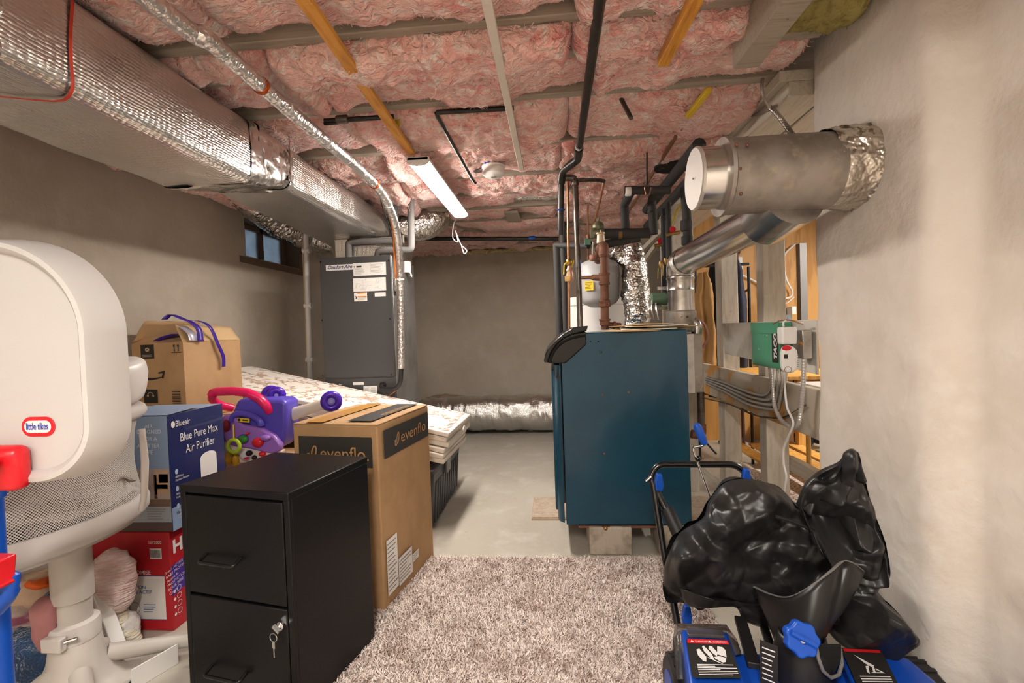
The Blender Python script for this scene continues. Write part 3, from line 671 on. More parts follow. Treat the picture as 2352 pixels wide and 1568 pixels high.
# wire loop below the lamp
tag(MB().tube(spline([V((-.66, 3.56, 2.1)), D(1043, 512, 3.75), D(1040, 545, 3.75), D(1052, 555, 3.76), D(1046, 530, 3.75), D(1058, 560, 3.75), D(1072, 575, 3.75), D(1066, 582, 3.75), D(1060, 565, 3.75)], 6), .004, 6).build('hanging_cord', m_whitepl), 'tied bundle of thin cord hanging beyond the lit batten', 'cord')
# smoke alarm on its bay
sa = thing('smoke_alarm', 'round white smoke alarm on a ceiling bracket', 'smoke alarm', ZP(1133, 395, 2.2) + V((0, 0, 0)))
q = ZP(1134, 400, 2.125)
MB().lathe([(.062, .035), (.066, .02), (.066, .0), (.05, -.014), (.0, -.016)][::-1], TR(q), 36).build('body', m_whitepl, sa)
MB().lathe([(.06, .034), (.069, .036), (.069, .046), (.06, .048)], TR(q), 36).build('base_ring', m_whitepl, sa)
MB().lathe([(.009, -.0185), (.017, -.0185), (.018, -.015), (.009, -.015)], TR(q), 20, caps=False).build('button', m_print, sa)
MB().bar(q + V((-.12, .03, .03)), q + V((.06, .0, .045)), .04, .006).build('bracket', m_galv, sa)
MB().cbox(q + V((-.03, -.05, .05)), (.03, .02, .012)).build('blue_connector', m_blue, sa)
# ================================================================= boiler
BY = 2.48; BYB = 3.06
m_teal = mat('teal_enamel', '#1b4a60', .3, .15, var=[('#173f54', 3, .4, .7), ('#c9c6bd', 60, .755, .765)], coat=.2)
b_tl, b_tr, b_bl, b_br = D(1268, 757, BY), D(1578, 757, BY), D(1283, 1200, BY), D(1590, 1205, BY)
BX0, BX1, BZ1, BZ0 = (b_tl.x + b_bl.x) / 2, (b_tr.x + b_br.x) / 2, b_tr.z, b_br.z
boiler = thing('boiler', 'teal boiler with black curved hood raised on concrete blocks', 'boiler', ((BX0 + BX1) / 2, BY, 0))
gx = D(1293, 1000, BY).x
MB().box((gx + .004, BY, BZ0), (BX1, BY + .012, BZ1)).build('side_panel', m_teal, boiler, bevel=.004)
MB().box((gx + .01, BY + .012, BZ0 + .03), (BX1 - .005, BYB, BZ1 - .01)).build('casing', mat('dark_casing', '#26292b', .6), boiler)
MB().box((gx + .02, BYB - .01, BZ0), (BX1, BYB + .004, BZ1)).build('side_panel', m_teal, boiler, bevel=.004)
MB().box((gx + .12, BY + .006, BZ1 - .012), (BX1 - .002, BYB, BZ1 + .002)).build('top_panel', m_teal, boiler, bevel=.004)
zt = D(1275, 838, BY).z
pf = [(BX0 + .0, BY + .05), (BX0 + .012, BY + .018), (BX0 + .03, BY + .002), (gx - .004, BY), (gx - .004, BYB), (BX0 + .02, BYB), (BX0, BYB - .04)]
MB().prism(pf, BZ0 + .01, zt).build('front_door', m_teal, boiler, bevel=.003)
MB().prism([(BX0 - .012, BY + .06), (BX0 + .001, BY + .05), (BX0 + .001, BYB - .05), (BX0 - .012, BYB - .06)], BZ0 + .06, zt - .03).build('door_face', m_teal, boiler, bevel=.004)
MB().box((BX1 - .01, BY + .03, BZ0 + .02), (BX1 + .001, BYB - .03, BZ1 - .02)).build('rear_panel', m_galv_old, boiler)
MB().lathe([(.009, 0), (.009, .003)], frame(D(1281, 865, BY - .001), (1, 0, 0), (0, 0, 1)), 16).build('door_hole', m_ink, boiler)
for k, (px, py) in enumerate(((1380, 808), (1356, 784), (1374, 784), (1384, 906), (1444, 901), (1388, 1042))):
    MB().lathe([(.004 if k in (1, 2) else .0065, 0), (.004 if k in (1, 2) else .0065, .002), (.002, .004)], frame(D(px, py, BY - .0005), (1, 0, 0), (0, 0, 1)), 8).build('screw', m_rust if k > 2 else m_blackgloss, boiler)
def hp(pts, y): return [(D(1180 + a / 2.6125, 720 + b / 2.6125, y).x, D(1180 + a / 2.6125, 720 + b / 2.6125, y).z) for a, b in pts]
Mxz = Matrix(((1, 0, 0, 0), (0, 0, 1, 0), (0, 1, 0, 0), (0, 0, 0, 1)))
def hood(name, pts, y0, y1, m=m_blackgloss):
    q = hp(pts, BY); MB().prism(q[::-1], y0, y1, Mxz).build(name, m, boiler, bevel=.006, seg=3)
hood('hood', [(205, 298), (210, 262), (228, 222), (258, 182), (300, 146), (350, 122), (432, 106), (437, 185), (310, 298)], BY - .008, BYB + .008)
hood('hood_rim', [(180, 290), (186, 250), (204, 212), (232, 182), (262, 150), (300, 118), (346, 92), (350, 84), (445, 73), (436, 104), (352, 124), (300, 148), (258, 184), (228, 224), (212, 262), (206, 294)], BY - .016, BYB + .014)
MB().tube([D(1180 + a / 2.6125, 720 + b / 2.6125, BY - .01) for a, b in spline([V((222, 292, 0)), V((228, 258, 0)), V((246, 222, 0)), V((276, 188, 0)), V((318, 160, 0)), V((370, 142, 0)), V((428, 132, 0))], 5) and [(v.x, v.y) for v in spline([V((222, 292, 0)), V((228, 258, 0)), V((246, 222, 0)), V((276, 188, 0)), V((318, 160, 0)), V((370, 142, 0)), V((428, 132, 0))], 5)]], .006, 8).build('hood_bead', m_blackgloss, boiler)
# legs and fittings under the casing
mb = MB(); p = D(1391, 1212, BY + .02); mb.cbox(p, (.04, .04, .03)); mb.build('leg_bracket', m_rust, boiler)
MB().cbox(D(1420, 1207, BY + .03), (.42, .03, .012)).build('base_rail', m_rust, boiler)
MB().ball(D(1391, 1213, BY), .012).build('leg_bolt', m_brass, boiler)
m_block = mat('concrete_block', '#b5aa9b', .85, var=('#8f8373', 12, .45, .7), bump=(50, .4, .006))
blk = [((.167, 2.474, 0), (.388, 2.72, BZ0 - .012)), ((.10, 2.86, 0), (.30, 3.06, BZ0 - .012)), ((.53, 2.5, 0), (.70, 2.72, BZ0 - .012)), ((.5, 2.86, 0), (.7, 3.05, BZ0 - .012))]
for k, (a, b) in enumerate(blk):
    o = MB().box(a, b).noise(.003, 6).build('concrete_block', m_block, None, bevel=.008)
    tag(o, ('painted concrete block in front under the boiler side', 'concrete block under the far left corner of the boiler', 'concrete block under the near right corner of the boiler', 'concrete block under the far right corner of the boiler')[k], 'block', 'blocks under the boiler')
# papers on the boiler
for k, (px, py, w, d_, a, t) in enumerate(((1440, 752, .21, .27, .3, .004), (1480, 750, .28, .21, -.1, .006), (1530, 748, .29, .22, .15, .003), (1500, 746, .3, .2, -.35, .005), (1465, 747, .2, .28, .6, .002))):
    z = BZ1 + .004 + .008 * k; c = D(px, 755, BY + .2); M = TR(c.x, BY + .1 + .03 * (k % 3), z) @ rotz(a)
    mb = MB().grid(lambda u, v: ((u - .5) * w, (v - .5) * d_, .010 * math.sin(u * 3 + k) * v + .006 * (u - .5) ** 2), 8, 6, M)
    o = mb.build('paper_sheet', mat('paper', '#e2dccf', .7) if k % 2 else mat('manila_paper', '#cfae7c', .7)); s = o.modifiers.new('thick', 'SOLIDIFY'); s.thickness = t
    tag(o, ('white manual lowest in the paper pile on the boiler', 'manila envelope above the lowest manual on the boiler', 'long white sheet at the right of the boiler paper pile', 'manila folder second from top on the boiler', 'white sheet topmost on the boiler paper pile')[k] if False else ('buff sheet lowest in the paper pile on the boiler', 'white sheet second lowest on the boiler pile', 'buff folder at the right of the boiler pile', 'white sheet second from top on the boiler pile', 'buff sheet topmost on the boiler pile')[k], 'paper', 'papers on the boiler')
# ================================================================= flue pipe and chimney vent
fl = thing('flue_pipe', 'bright galvanized flue pipe rising from the boiler to the chimney vent', 'flue', D(1568, 750, 2.85))
fc0, fc1, fc2 = D(1566, 762, 2.85), D(1566, 622, 2.85), D(1775, 492, 1.83)
def ring_tube(a, b, r, h=.006): return MB().tube([a, b], [r, r], 28, caps=False)
fr = .0765
zz = lambda py: D(1566, py, 2.85).z
q = V((fc0.x, fc0.y, 0))
MB().lathe([(fr + .005, zz(762)), (fr + .008, zz(757)), (fr + .008, zz(716)), (fr + .001, zz(713))], TR(q.x, q.y, 0), 28, caps=False).build('draft_collar', m_galv_old, fl)
MB().lathe([(fr, zz(716)), (fr, zz(668)), (fr + .002, zz(666)), (fr, zz(664)), (fr, zz(642)), (fr + .004, zz(640)), (fr + .004, zz(637)), (fr, zz(634))], TR(q.x, q.y, 0), 28, caps=False).build('vertical_section', m_galv, fl)
e0 = V((q.x, q.y, zz(634))); e1 = V((q.x, q.y, zz(605))); dirn = (fc2 - e1).normalized()
mb = MB().tube(fillet([e0, e1 + V((0, 0, .0)), e1 + dirn * .12], .1, 5), fr + .002, 28, caps=False); mb.build('elbow', m_shiny, fl, angle=20)
ej = e1 + dirn * .02
for k in range(2): MB().tube([ej + dirn * (.035 + .03 * k), ej + dirn * (.041 + .03 * k)], fr + .006, 28).build('elbow_seam', m_galv, fl)
MB().tube([e1 + dirn * .09, fc2 - dirn * .02], fr, 30, caps=False).build('diagonal_section', m_shiny, fl)
MB().ball(D(1578, 727, 2.77), .008).build('screw', m_iron, fl); MB().ball(D(1566, 726, 2.77), .007).build('screw', m_galv, fl)
vt = thing('chimney_vent', 'large weathered metal vent tee with white end cap entering the chimney', 'vent', D(1770, 400, 1.72))
VY = 1.72; c0 = D(1592, 412, VY); Mx = frame((0, VY, c0.z), (0, 1, 0), (0, 0, 1)); # local z = +X
xa = lambda px: D(px, 405, VY).x
rc, rs = .108, .129
MB().lathe([(.001, c0.x + .002), (rc - .004, c0.x), (rc, c0.x + .004), (rc, c0.x + .012), (rc - .003, c0.x + .013)], Mx, 40).build('end_cap', mat('vent_cap', '#cfcac4', .35, .6), vt)
MB().lathe([(rc - .002, c0.x + .01), (rc - .002, xa(1662))], Mx, 40, caps=False).build('inner_pipe', m_shiny, vt)
MB().lathe([(rc - .002, xa(1650)), (rs + .004, xa(1652)), (rs + .006, xa(1660)), (rs, xa(1664)), (rs, xa(1672)), (rs - .001, xa(1900))], Mx, 44, caps=False).build('sleeve', m_galv_old, vt)
mb = MB().lathe([(rs + .002 + .012 * t + .02 * max(0, t - .7), xa(1880) + (1.075 - xa(1880)) * t) for t in np.linspace(0, 1, 14)], Mx, 60, caps=False).noise(.022, 16, 3, True); mb.build('foil_collar', foil_mat('collar_foil', '#cfc7bb', .3, crinkle=(28, .9, .02)), vt, angle=25)
tb = fc2
MB().tube([V((tb.x + .02, VY, c0.z - rs * .6)), tb + V((.0, .03, -.015)) - dirn * .04], [.108, .092], 30, caps=True).build('tee_branch', m_galv, vt)
MB().tube([fc2 - dirn * .075, fc2 - dirn * .06], fr + .007, 28).build('branch_collar', m_galv_old, vt)
for px, py in ((1692, 333), (1716, 333), (1700, 388), (1702, 445)):
    v = D(px, py, VY - rs + .004); MB().ball(v, .006, n=8, m=6).build('screw', m_rust, vt)
MB().lathe([(.003, 0), (.004, .003)], frame((c0.x - .001, VY - .01, c0.z), (0, -1, 0), (0, 0, 1)), 8).build('rivet', m_chrome, vt)
# ================================================================= rear control box of the boiler
gb = thing('junction_box', 'grey metal box at the right rear of the boiler', 'box', D(1597, 900, 2.78))
a, b = D(1581, 902, 2.72), D(1613, 766, 2.72)
MB().box((a.x, 2.72, a.z), (b.x, 2.95, b.z)).build('box', m_galv_old, gb, bevel=.004)
MB().tube(fillet([D(1600, 766, 2.8), D(1602, 745, 2.8), D(1588, 735, 2.82)], .03), .03, 14).build('elbow', m_galv, gb)
MB().box((a.x - .004, 2.712, a.z), (a.x + .035, 2.722, b.z)).build('cover_strip', m_galv, gb)
o = MB().tube(spline([D(1598, 730, 2.8), D(1618, 745, 2.8), D(1626, 775, 2.82), D(1612, 800, 2.84)]), .007, 8).build('control_wire', mat('pinkish_wire', '#a8756a', .5)); tag(o, 'looping pinkish wire above the grey metal box', 'wire')
dp = thing('drain_line', 'dark iron pipe with rusty elbow below the grey metal box', 'pipe', D(1610, 1000, 2.8))
MB().tube([D(1609, 900, 2.8), D(1611, 985, 2.8)], .021, 14).build('pipe', m_iron, dp)
MB().tube(fillet([D(1611, 975, 2.8), D(1612, 1000, 2.8), D(1588, 996, 2.8)], .03), .026, 14).build('elbow', m_rust, dp)
# ================================================================= pipework behind the boiler
def pipe(label, pts, r, m, name='pipe', cat='pipe', fil=.05, n=14, group=None, bands=(), fits=None, seg=5):
    P = fillet(pts, fil, seg) if len(pts) > 2 else [V(p) for p in pts]
    if not bands and not fits:
        o = MB().tube(P, r, n).build(name, m); return tag(o, label, cat, group)
    t = thing(name, label, cat, pts[-1], group); MB().tube(P, r, n).build('run', m, t)
    for (p, ax, rr, h, mm, nm) in (fits or []):
        ax = V(ax).normalized(); MB().tube([V(p) - ax * h / 2, V(p) - ax * h * .4, V(p) + ax * h * .4, V(p) + ax * h / 2], [rr * .9, rr, rr, rr * .9], 14).build(nm, mm, t)
    return t
UP = (0, 0, 1)
# black gas pipe along the ceiling with elbows and drop
gp = thing('gas_pipe', 'black iron gas pipe along the joists with elbows at its end', 'pipe', ZP(1327, 360, 2.12))
zg = 2.125
e = ZP(1327, 366, zg)
MB().tube([ZP(1383, -40, zg) - V((0, 2.2, 0)), ZP(1378, 0, zg), e], .0172, 14).build('run', m_black, gp)
ee = [e, D(1318, 374, 2.62), D(1292, 393, 2.78)]
MB().tube(fillet([ZP(1330, 340, zg), e, D(1292, 392, 2.76), D(1289, 420, 2.8)], .03), .023, 14).build('elbow', m_black, gp)
MB().tube([D(1289, 405, 2.8), D(1288, 540, 2.85)], .019, 14).build('drop', m_black, gp)
MB().tube(fillet([D(1291, 408, 2.8), D(1312, 408, 2.8), D(1322, 412, 2.8)], .02), .02, 12).build('tee', m_iron, gp)
MB().torus((0, 0, 0), .02, .0035, frame(D(1289, 482, 2.82), (1, 0, 0), (0, 1, 0))).build('blue_tie', m_blue, gp)
MB().tube([ZP(1330, 335, zg), ZP(1329, 338, zg)], .0195, 14).build('white_band', m_label, gp)
pipe('dark steel pipe with blue tape dropping to the boiler hood', [D(1321, 410, 2.8), D(1333, 758, 2.72)], .0165, m_iron, fits=[(D(1328, 606, 2.756), D(1321, 410, 2.8) - D(1333, 758, 2.72), .0175, .05, mat('blue_tape', '#5b93d6', .5), 'blue_tape'), (D(1321, 418, 2.8), UP, .022, .04, m_iron, 'coupling')])
cp = thing('copper_feed', 'thin copper feed line with brass valves left of the expansion tank', 'pipe', D(1308, 760, 2.85))
MB().tube([D(1304, 415, 2.88), D(1306, 600, 2.88), D(1307, 762, 2.85)], .0085, 10).build('run', m_copper, cp)
MB().lathe([(.012, -.02), (.018, -.012), (.018, .012), (.012, .02)], TR(D(1307, 602, 2.86)), 12).build('ball_valve', m_brass, cp)
MB().tube(fillet([D(1306, 600, 2.84), D(1296, 606, 2.82), D(1295, 630, 2.82)], .015), .004, 6).build('yellow_lever', m_yellow, cp)
MB().lathe([(.01, -.05), (.022, -.03), (.024, 0), (.018, .02), (.022, .03), (.015, .045), (.008, .06)], TR(D(1309, 632, 2.86)), 14).build('reducing_valve', mat('pale_brass', '#c9a184', .4, .6), cp)
MB().cbox(D(1303, 640, 2.84), (.03, .02, .03)).build('valve_port', m_brass, cp)
MB().tube([D(1318, 598, 2.86), D(1312, 615, 2.86)], .005, 6).build('yellow_lever', m_yellow, cp)
# black insulated verticals at the left of the group
pipe('black insulated pipe nearest the boiler hood, leftmost drop', [D(1278, 560, 3.2), V((D(1287, 765, 3.2).x, 3.2, 0))], .024, m_foam, 'insulated_pipe', group='black insulated pipes')
pipe('black insulated pipe just right of the leftmost drop', [D(1292, 510, 3.35), V((D(1301, 765, 3.3).x, 3.3, 0))], .022, m_foam, 'insulated_pipe', group='black insulated pipes')
pipe('short black insulated branch left of the circulator', [D(1275, 563, 3.2), D(1352, 565, 3.0)], .018, m_foam, 'insulated_pipe', group='black insulated pipes')
pipe('copper elbow joining the leftmost black insulated pipes', [D(1277, 562, 3.2), D(1278, 580, 3.2)], .012, m_copper)
pipe('long dark pipe along the far wall below the joists', [D(955, 548, 4.4), D(1283, 548, 4.4)], .02, m_black, fits=[(D(1222, 547, 4.4), (1, 0, 0), .022, .06, m_blue, 'blue_tape')])
# water heater and expansion tank
wh = thing('water_heater', 'white cylindrical water heater standing behind the boiler', 'water heater', V((D(1365, 700, 3.9).x, 3.9, 0)))
cx_ = D(1365, 700, 3.9); zt_ = D(1365, 676, 3.65).z
MB().lathe([(.24, .05), (.25, .06), (.25, zt_ - .08), (.258, zt_ - .075), (.258, zt_ - .03), (.24, zt_ - .01), (.1, zt_), (.01, zt_)], TR(cx_.x, 3.9, 0), 44).build('tank', m_whitepl, wh)
MB().lathe([(.25, 0), (.25, .06)], TR(cx_.x, 3.9, 0), 32).build('foot_ring', m_print, wh)
MB().cbox((cx_.x - .2, 3.72, .95), (.03, .08, .14)).build('element_cover', m_print, wh)
et = thing('expansion_tank', 'grey domed expansion tank with a yellow sticker behind the rusty pipe', 'expansion tank', D(1376, 650, 3.25))
ec = D(1376, 650, 3.25); zq = lambda py: D(1376, py, 3.25).z
m_tank = mat('grey_tank_enamel', '#b9b8b9', .35)
er = .139
MB().lathe([(.01, zq(706)), (.06, zq(705)), (.11, zq(697)), (er - .006, zq(686)), (er - .002, zq(650)), (er, zq(640)), (er + .004, zq(638)), (er + .004, zq(632)), (er, zq(630)), (er - .003, zq(612)), (er - .025, zq(603)), (.07, zq(597)), (.012, zq(595))], TR(ec.x, 3.25, 0), 44).build('tank', m_tank, et)
MB().lathe([(.012, zq(597)), (.014, zq(590)), (.008, zq(588))], TR(ec.x - .01, 3.25, 0), 12).build('nipple', m_label, et)
Ms = frame(V((ec.x - .075, 3.25 - er * .86, zq(669))), V((.84, -.5, 0)), (0, 0, 1)); lab = MB().rect(-.035, 0, .03, .062, Ms, .004).build('yellow_sticker', m_yellow, et); lines(Ms @ TR(0, 0, .003), -.03, .008, .025, .055, 5, lab, material=m_ink)
# rusty pipe assembly in front of the tank
rp = thing('rusty_riser', 'rusty iron riser with tees and union before the expansion tank', 'pipe', D(1390, 757, 2.78))
ry = 2.78; R_ = lambda py: D(1387 + (py - 560) * .012, py, ry)
MB().tube([R_(575), R_(757)], .0235, 16).build('run', m_rust, rp)
MB().tube(fillet([R_(590), R_(563), D(1378, 572, ry + .12)], .035, 6), .029, 16).build('elbow', m_rust, rp)
MB().tube([R_(586), R_(576)], .032, 16).build('elbow_band', m_rust, rp)
for py, h, r in ((640, 22, .029), (629, 5, .033), (651, 5, .033), (740, 14, .029), (734, 4, .033)):
    MB().tube([R_(py - h / 2), R_(py + h / 2)], r, 16).build('tee', m_rust, rp)
MB().lathe([(.03, -.022), (.036, -.02), (.036, -.002), (.032, 0), (.034, .012), (.028, .02)], TR(R_(696)), 8).build('union_nut', m_rust, rp)
MB().tube([D(1388, 638, ry), D(1362, 637, ry + .04)], [.02, .018], 12).build('branch', m_rust, rp); MB().tube([D(1366, 637, ry + .03), D(1330, 638, ry + .05)], .009, 10).build('copper_branch', m_copper, rp)
MB().tube([D(1370, 637, ry + .03), D(1358, 637, ry + .035)], .0145, 8).build('brass_nut', m_brass, rp)
MB().tube([D(1392, 746, ry), D(1425, 748, ry + .02)], .018, 12).build('branch', m_rust, rp); MB().tube([D(1408, 746, ry), D(1413, 747, ry)], .023, 12).build('branch_collar', m_rust, rp)
MB().tube([D(1376, 575, ry + .1), D(1373, 598, ry + .3)], .025, 12).build('rear_branch', m_rust, rp)
MB().lathe([(.022, -.03), (.026, -.025), (.022, .025), (.027, .027), (.027, .034), (.006, .036), (.004, .05), (.001, .051)], TR(D(1380, 548, ry + .05)), 18).build('air_vent', mat('nickel_brass', '#c9b79b', .4, .5), rp)
# circulator and bronze valve
cv = thing('circulator_valve', 'round greenish bronze valve body beside the black insulated pipe', 'valve', D(1374, 525, 2.95))
MB().ball(D(1374, 521, 2.95), .036).build('dome', m_bronze, cv); MB().lathe([(.03, -.03), (.034, -.01), (.034, .03), (.02, .05)], frame(D(1372, 535, 2.95), (0, 1, 0), (0, 0, 1)), 16).build('body', m_bronze, cv)
MB().cbox(D(1360, 536, 2.95), (.02, .05, .06)).build('flange', m_bronze, cv); MB().lathe([(.004, 0), (.006, .01), (.003, .03)], TR(D(1375, 510, 2.95)), 8).build('stem', mat('verdigris', '#5d8a74', .6), cv)
MB().cbox(D(1349, 555, 2.98), (.035, .03, .04)).noise(.004, 40).build('corroded_fitting', mat('verdigris', '#5d8a74', .6), cv); MB().tube([D(1351, 548, 2.97), D(1350, 540, 2.97)], .011, 8).build('stub', m_copper, cv)
MB().tube([D(1361, 555, 2.98), D(1362, 595, 3.0)], .011, 10).build('steel_stub', m_chrome, cv)
MB().lathe([(.03, -.02), (.034, -.015), (.034, .015), (.02, .02)], frame(D(1366, 592, 2.96), (0, 1, .1), (1, 0, 0)), 16).build('rusty_flange', m_rust, cv)
pipe('black insulated header pipe ending in a mitred corner above the foil tank wrap', [D(1380, 537, 2.95), D(1493, 535, 2.95)], .031, m_foam, 'insulated_pipe', group='black insulated pipes', fits=[(D(1424, 537, 2.95), (1, 0, 0), .0315, .025, mat('brown_tape', '#7a5c3a', .5), 'brown_tape')])
pipe('second black insulated header just below the first one', [D(1385, 562, 3.0), D(1470, 545, 2.97)], .026, m_foam, 'insulated_pipe', group='black insulated pipes')
pipe('black insulated riser with elbow under the joists, left of the mitred corner', [D(1437, 535, 3.0), D(1434, 470, 3.0), D(1446, 446, 2.8), D(1452, 438, 2.75)], .026, m_foam, 'insulated_pipe', group='black insulated pipes')
pipe('black insulated crosspipe hung beneath the joists, with a white tag', [D(1434, 437, 2.72), D(1540, 436, 2.7)], .024, m_foam, 'insulated_pipe', group='black insulated pipes', fits=[(D(1443, 440, 2.70), (1, 0, 0), .0255, .03, m_label, 'white_tag')])
pipe('black insulated riser into the mitred header corner', [D(1502, 538, 2.93), D(1496, 455, 2.93), D(1520, 440, 2.7)], .026, m_foam, 'insulated_pipe', group='black insulated pipes', fits=[(D(1496, 487, 2.93), UP, .0265, .014, m_ink, 'joint')])
for lab, pts, r in (('thick black insulated pipe running back under the joists, upper one', [V((.74, 2.35, 2.06)), V((.74, 3.6, 2.06))], .032), ('thick black insulated pipe running back under the joists, lower one', [V((.80, 2.6, 2.0)), V((.80, 3.9, 2.0))], .03),
                    ('black insulated pipe elbow piece behind the white vent cap', [V((.74, 2.37, 2.06)), D(1600, 430, 2.37)], .035)):
    pipe(lab, pts, r, m_foam, 'insulated_pipe', group='black insulated pipes')
pipe('black insulated drop with a thick coupling right beside the diagonal flue', [D(1572, 430, 2.75), D(1578, 505, 2.75), D(1580, 565, 2.75)], .025, m_foam, 'insulated_pipe', fil=.01, group='black insulated pipes', fits=[(D(1576, 518, 2.75), UP, .032, .06, m_foam, 'coupling'), (D(1578, 552, 2.75), UP, .031, .05, m_foam, 'coupling'), (D(1575, 463, 2.75), UP, .0255, .012, m_ink, 'joint')])
for k, (x, y0, y1, yy) in enumerate(((1525, 480, 700, 3.1), (1537, 465, 690, 3.05))):
    pipe(('black insulated drop left of the flue, farther of two', 'black insulated drop left of the flue, nearer of two')[k], [D(x - 2, y0, yy), D(x + 3, y1, yy)], .018, m_foam, 'insulated_pipe', group='black insulated pipes', fits=[(D(x + 1, 590 if k else 505, yy), UP, .021, .012, m_ink, 'joint')])
for k, (px, py, yy) in enumerate(((1545, 529, 3.0), (1517, 555, 3.1))):
    t = thing('gate_valve', ('brass gate valve with red wheel, upper one', 'brass gate valve with red wheel, lower one')[k], 'valve', D(px, py, yy), 'red-handled valves')
    MB().tube([D(px - 14, py + 10, yy), D(px + 16, py + 4, yy)], .012, 10).build('body', m_brass, t); MB().lathe([(.018, -.006), (.02, 0), (.018, .006)], frame(D(px, py - 2, yy), (1, 0, .2), (0, 0, 1)), 12).build('red_wheel', m_red, t)
    MB().tube([D(px, py - 2, yy), D(px, py + 7, yy)], .005, 6).build('stem', m_brass, t)
for k, (px, py) in enumerate(((1512, 615), (1523, 608))):
    t = thing('shutoff_valve', ('brass shutoff with yellow lever, left of two', 'brass shutoff with yellow lever, right of two')[k], 'valve', D(px, py, 3.0), 'yellow-lever valves')
    MB().lathe([(.01, -.02), (.015, 0), (.01, .02)], TR(D(px + 6, py - 8, 3.04)), 10).build('body', m_brass, t); MB().bar(D(px, py, 2.98), D(px - 1, py + 25, 2.98), .009, .003).build('lever', m_yellow, t)
zp = thing('zone_pump', 'small green circulator pump with braided leads left of the flue', 'pump', D(1517, 690, 2.95))
MB().lathe([(.02, -.055), (.037, -.05), (.037, .03), (.028, .036), (.028, .05)], frame(D(1516, 686, 2.95), (0, 1, 0), (0, 0, 1)), 20).build('motor', mat('pump_green', '#5f7a63', .45), zp)
MB().cbox(D(1522, 662, 2.95), (.06, .03, .02)).build('flange', m_galv, zp); MB().cbox(D(1523, 707, 2.95), (.06, .035, .02)).build('flange', m_bronze, zp)
for k in range(2): MB().tube(spline([D(1498 + 8 * k, 690, 2.93), D(1497 + 10 * k, 710, 2.9), D(1502 + 10 * k, 735, 2.88)]), .005, 6).build('braided_lead', m_galv, zp)
flex('wrapped_flue', 'vertical foil-wrapped flue behind the boiler papers', [V((D(1464, 745, 3.2).x, 3.2, 0)), D(1462, 745, 3.2), D(1460, 680, 3.2), D(1456, 610, 3.22), D(1455, 565, 3.25)], [.085, .085, .085, .08, .05], .02, 60, .003, seed=21, cat='flue', fine=.016)
flex('foil_sheet', 'crumpled foil sleeve running from tank to wrapped flue', [D(1402, 575, 3.3), D(1425, 590, 3.28), D(1446, 605, 3.26)], [.05, .055, .05], .03, 60, .002, seed=25, cat='foil')
pipe('slim copper pipe slanting back under the joists', [V((.66, 2.05, 2.15)), V((.655, 3.9, 2.12))], .011, m_copper, n=10)
pipe('brown copper offset with clamp above the header', [D(1388, 415, 2.95), D(1380, 452, 3.05), D(1370, 492, 3.2), D(1360, 520, 3.3)], .0085, m_copper, n=8)
pipe('thin brown copper drop behind the expansion tank', [D(1350, 470, 3.4), D(1350, 600, 3.6), V((D(1350, 600, 3.7).x, 3.78, zt_ - .01))], .007, m_copper, n=8)
pipe('dark branch elbow from the gas pipe tee', [D(1328, 414, 2.85), D(1365, 412, 2.9), D(1388, 416, 2.95)], .012, m_iron, n=10)
pipe('short dark stub hanging from the batts', [ZP(1424, 222, 2.22), ZP(1450, 272, 2.09)], .010, m_iron, n=10)
pipe('dark half-inch sprinkler pipe under the joists by the lamp', [ZP(1002, 258, 2.16), ZP(1005, 268, 2.15), D(1045, 340, 2.35), D(1085, 412, 2.8), D(1092, 420, 2.85)], .009, m_black, n=10, fil=.02)
pipe('dark branch pipe across the batts above the lamp', [ZP(745, 278, 2.15), ZP(905, 268, 2.155)], .011, m_black, n=10, fits=[(ZP(786, 274, 2.15), (1, 0, 0), .018, .05, m_iron, 'valve'), (ZP(762, 283, 2.14), (1, 0, 0), .008, .07, m_blackgloss, 'black_lever')])
pipe('dark branch pipe across the batts right of the lamp', [ZP(1003, 258, 2.16), ZP(1180, 248, 2.165)], .011, m_black, n=10)
tg = thing('yellow_tag', 'yellow paper tag hanging from the dark pipe by the lamp', 'tag', ZP(912, 285, 2.12))
M = frame(ZP(911, 302, 2.12), (1, -.2, 0), (0, .25, 1)); MB().box((-.013, -.0, -.001), (.013, .072, .001), M).build('card', m_yellow, tg); lines(M @ TR(0, 0, .001), -.01, .01, .01, .06, 6, tg, material=m_ink)
hg = thing('pipe_hanger', 'threaded rod hanger with copper clevis before the black crosspipe', 'hanger', D(1486, 420, 2.6))
MB().tube([D(1486, 350, 2.62), D(1486, 428, 2.62)], .004, 6).build('rod', m_black, hg); MB().cbox(D(1486, 427, 2.62), (.025, .015, .008)).build('nut', m_iron, hg); MB().tube([D(1480, 430, 2.62), D(1484, 446, 2.62), D(1492, 446, 2.62), D(1495, 430, 2.62)], .003, 6).build('clevis', m_copper, hg)
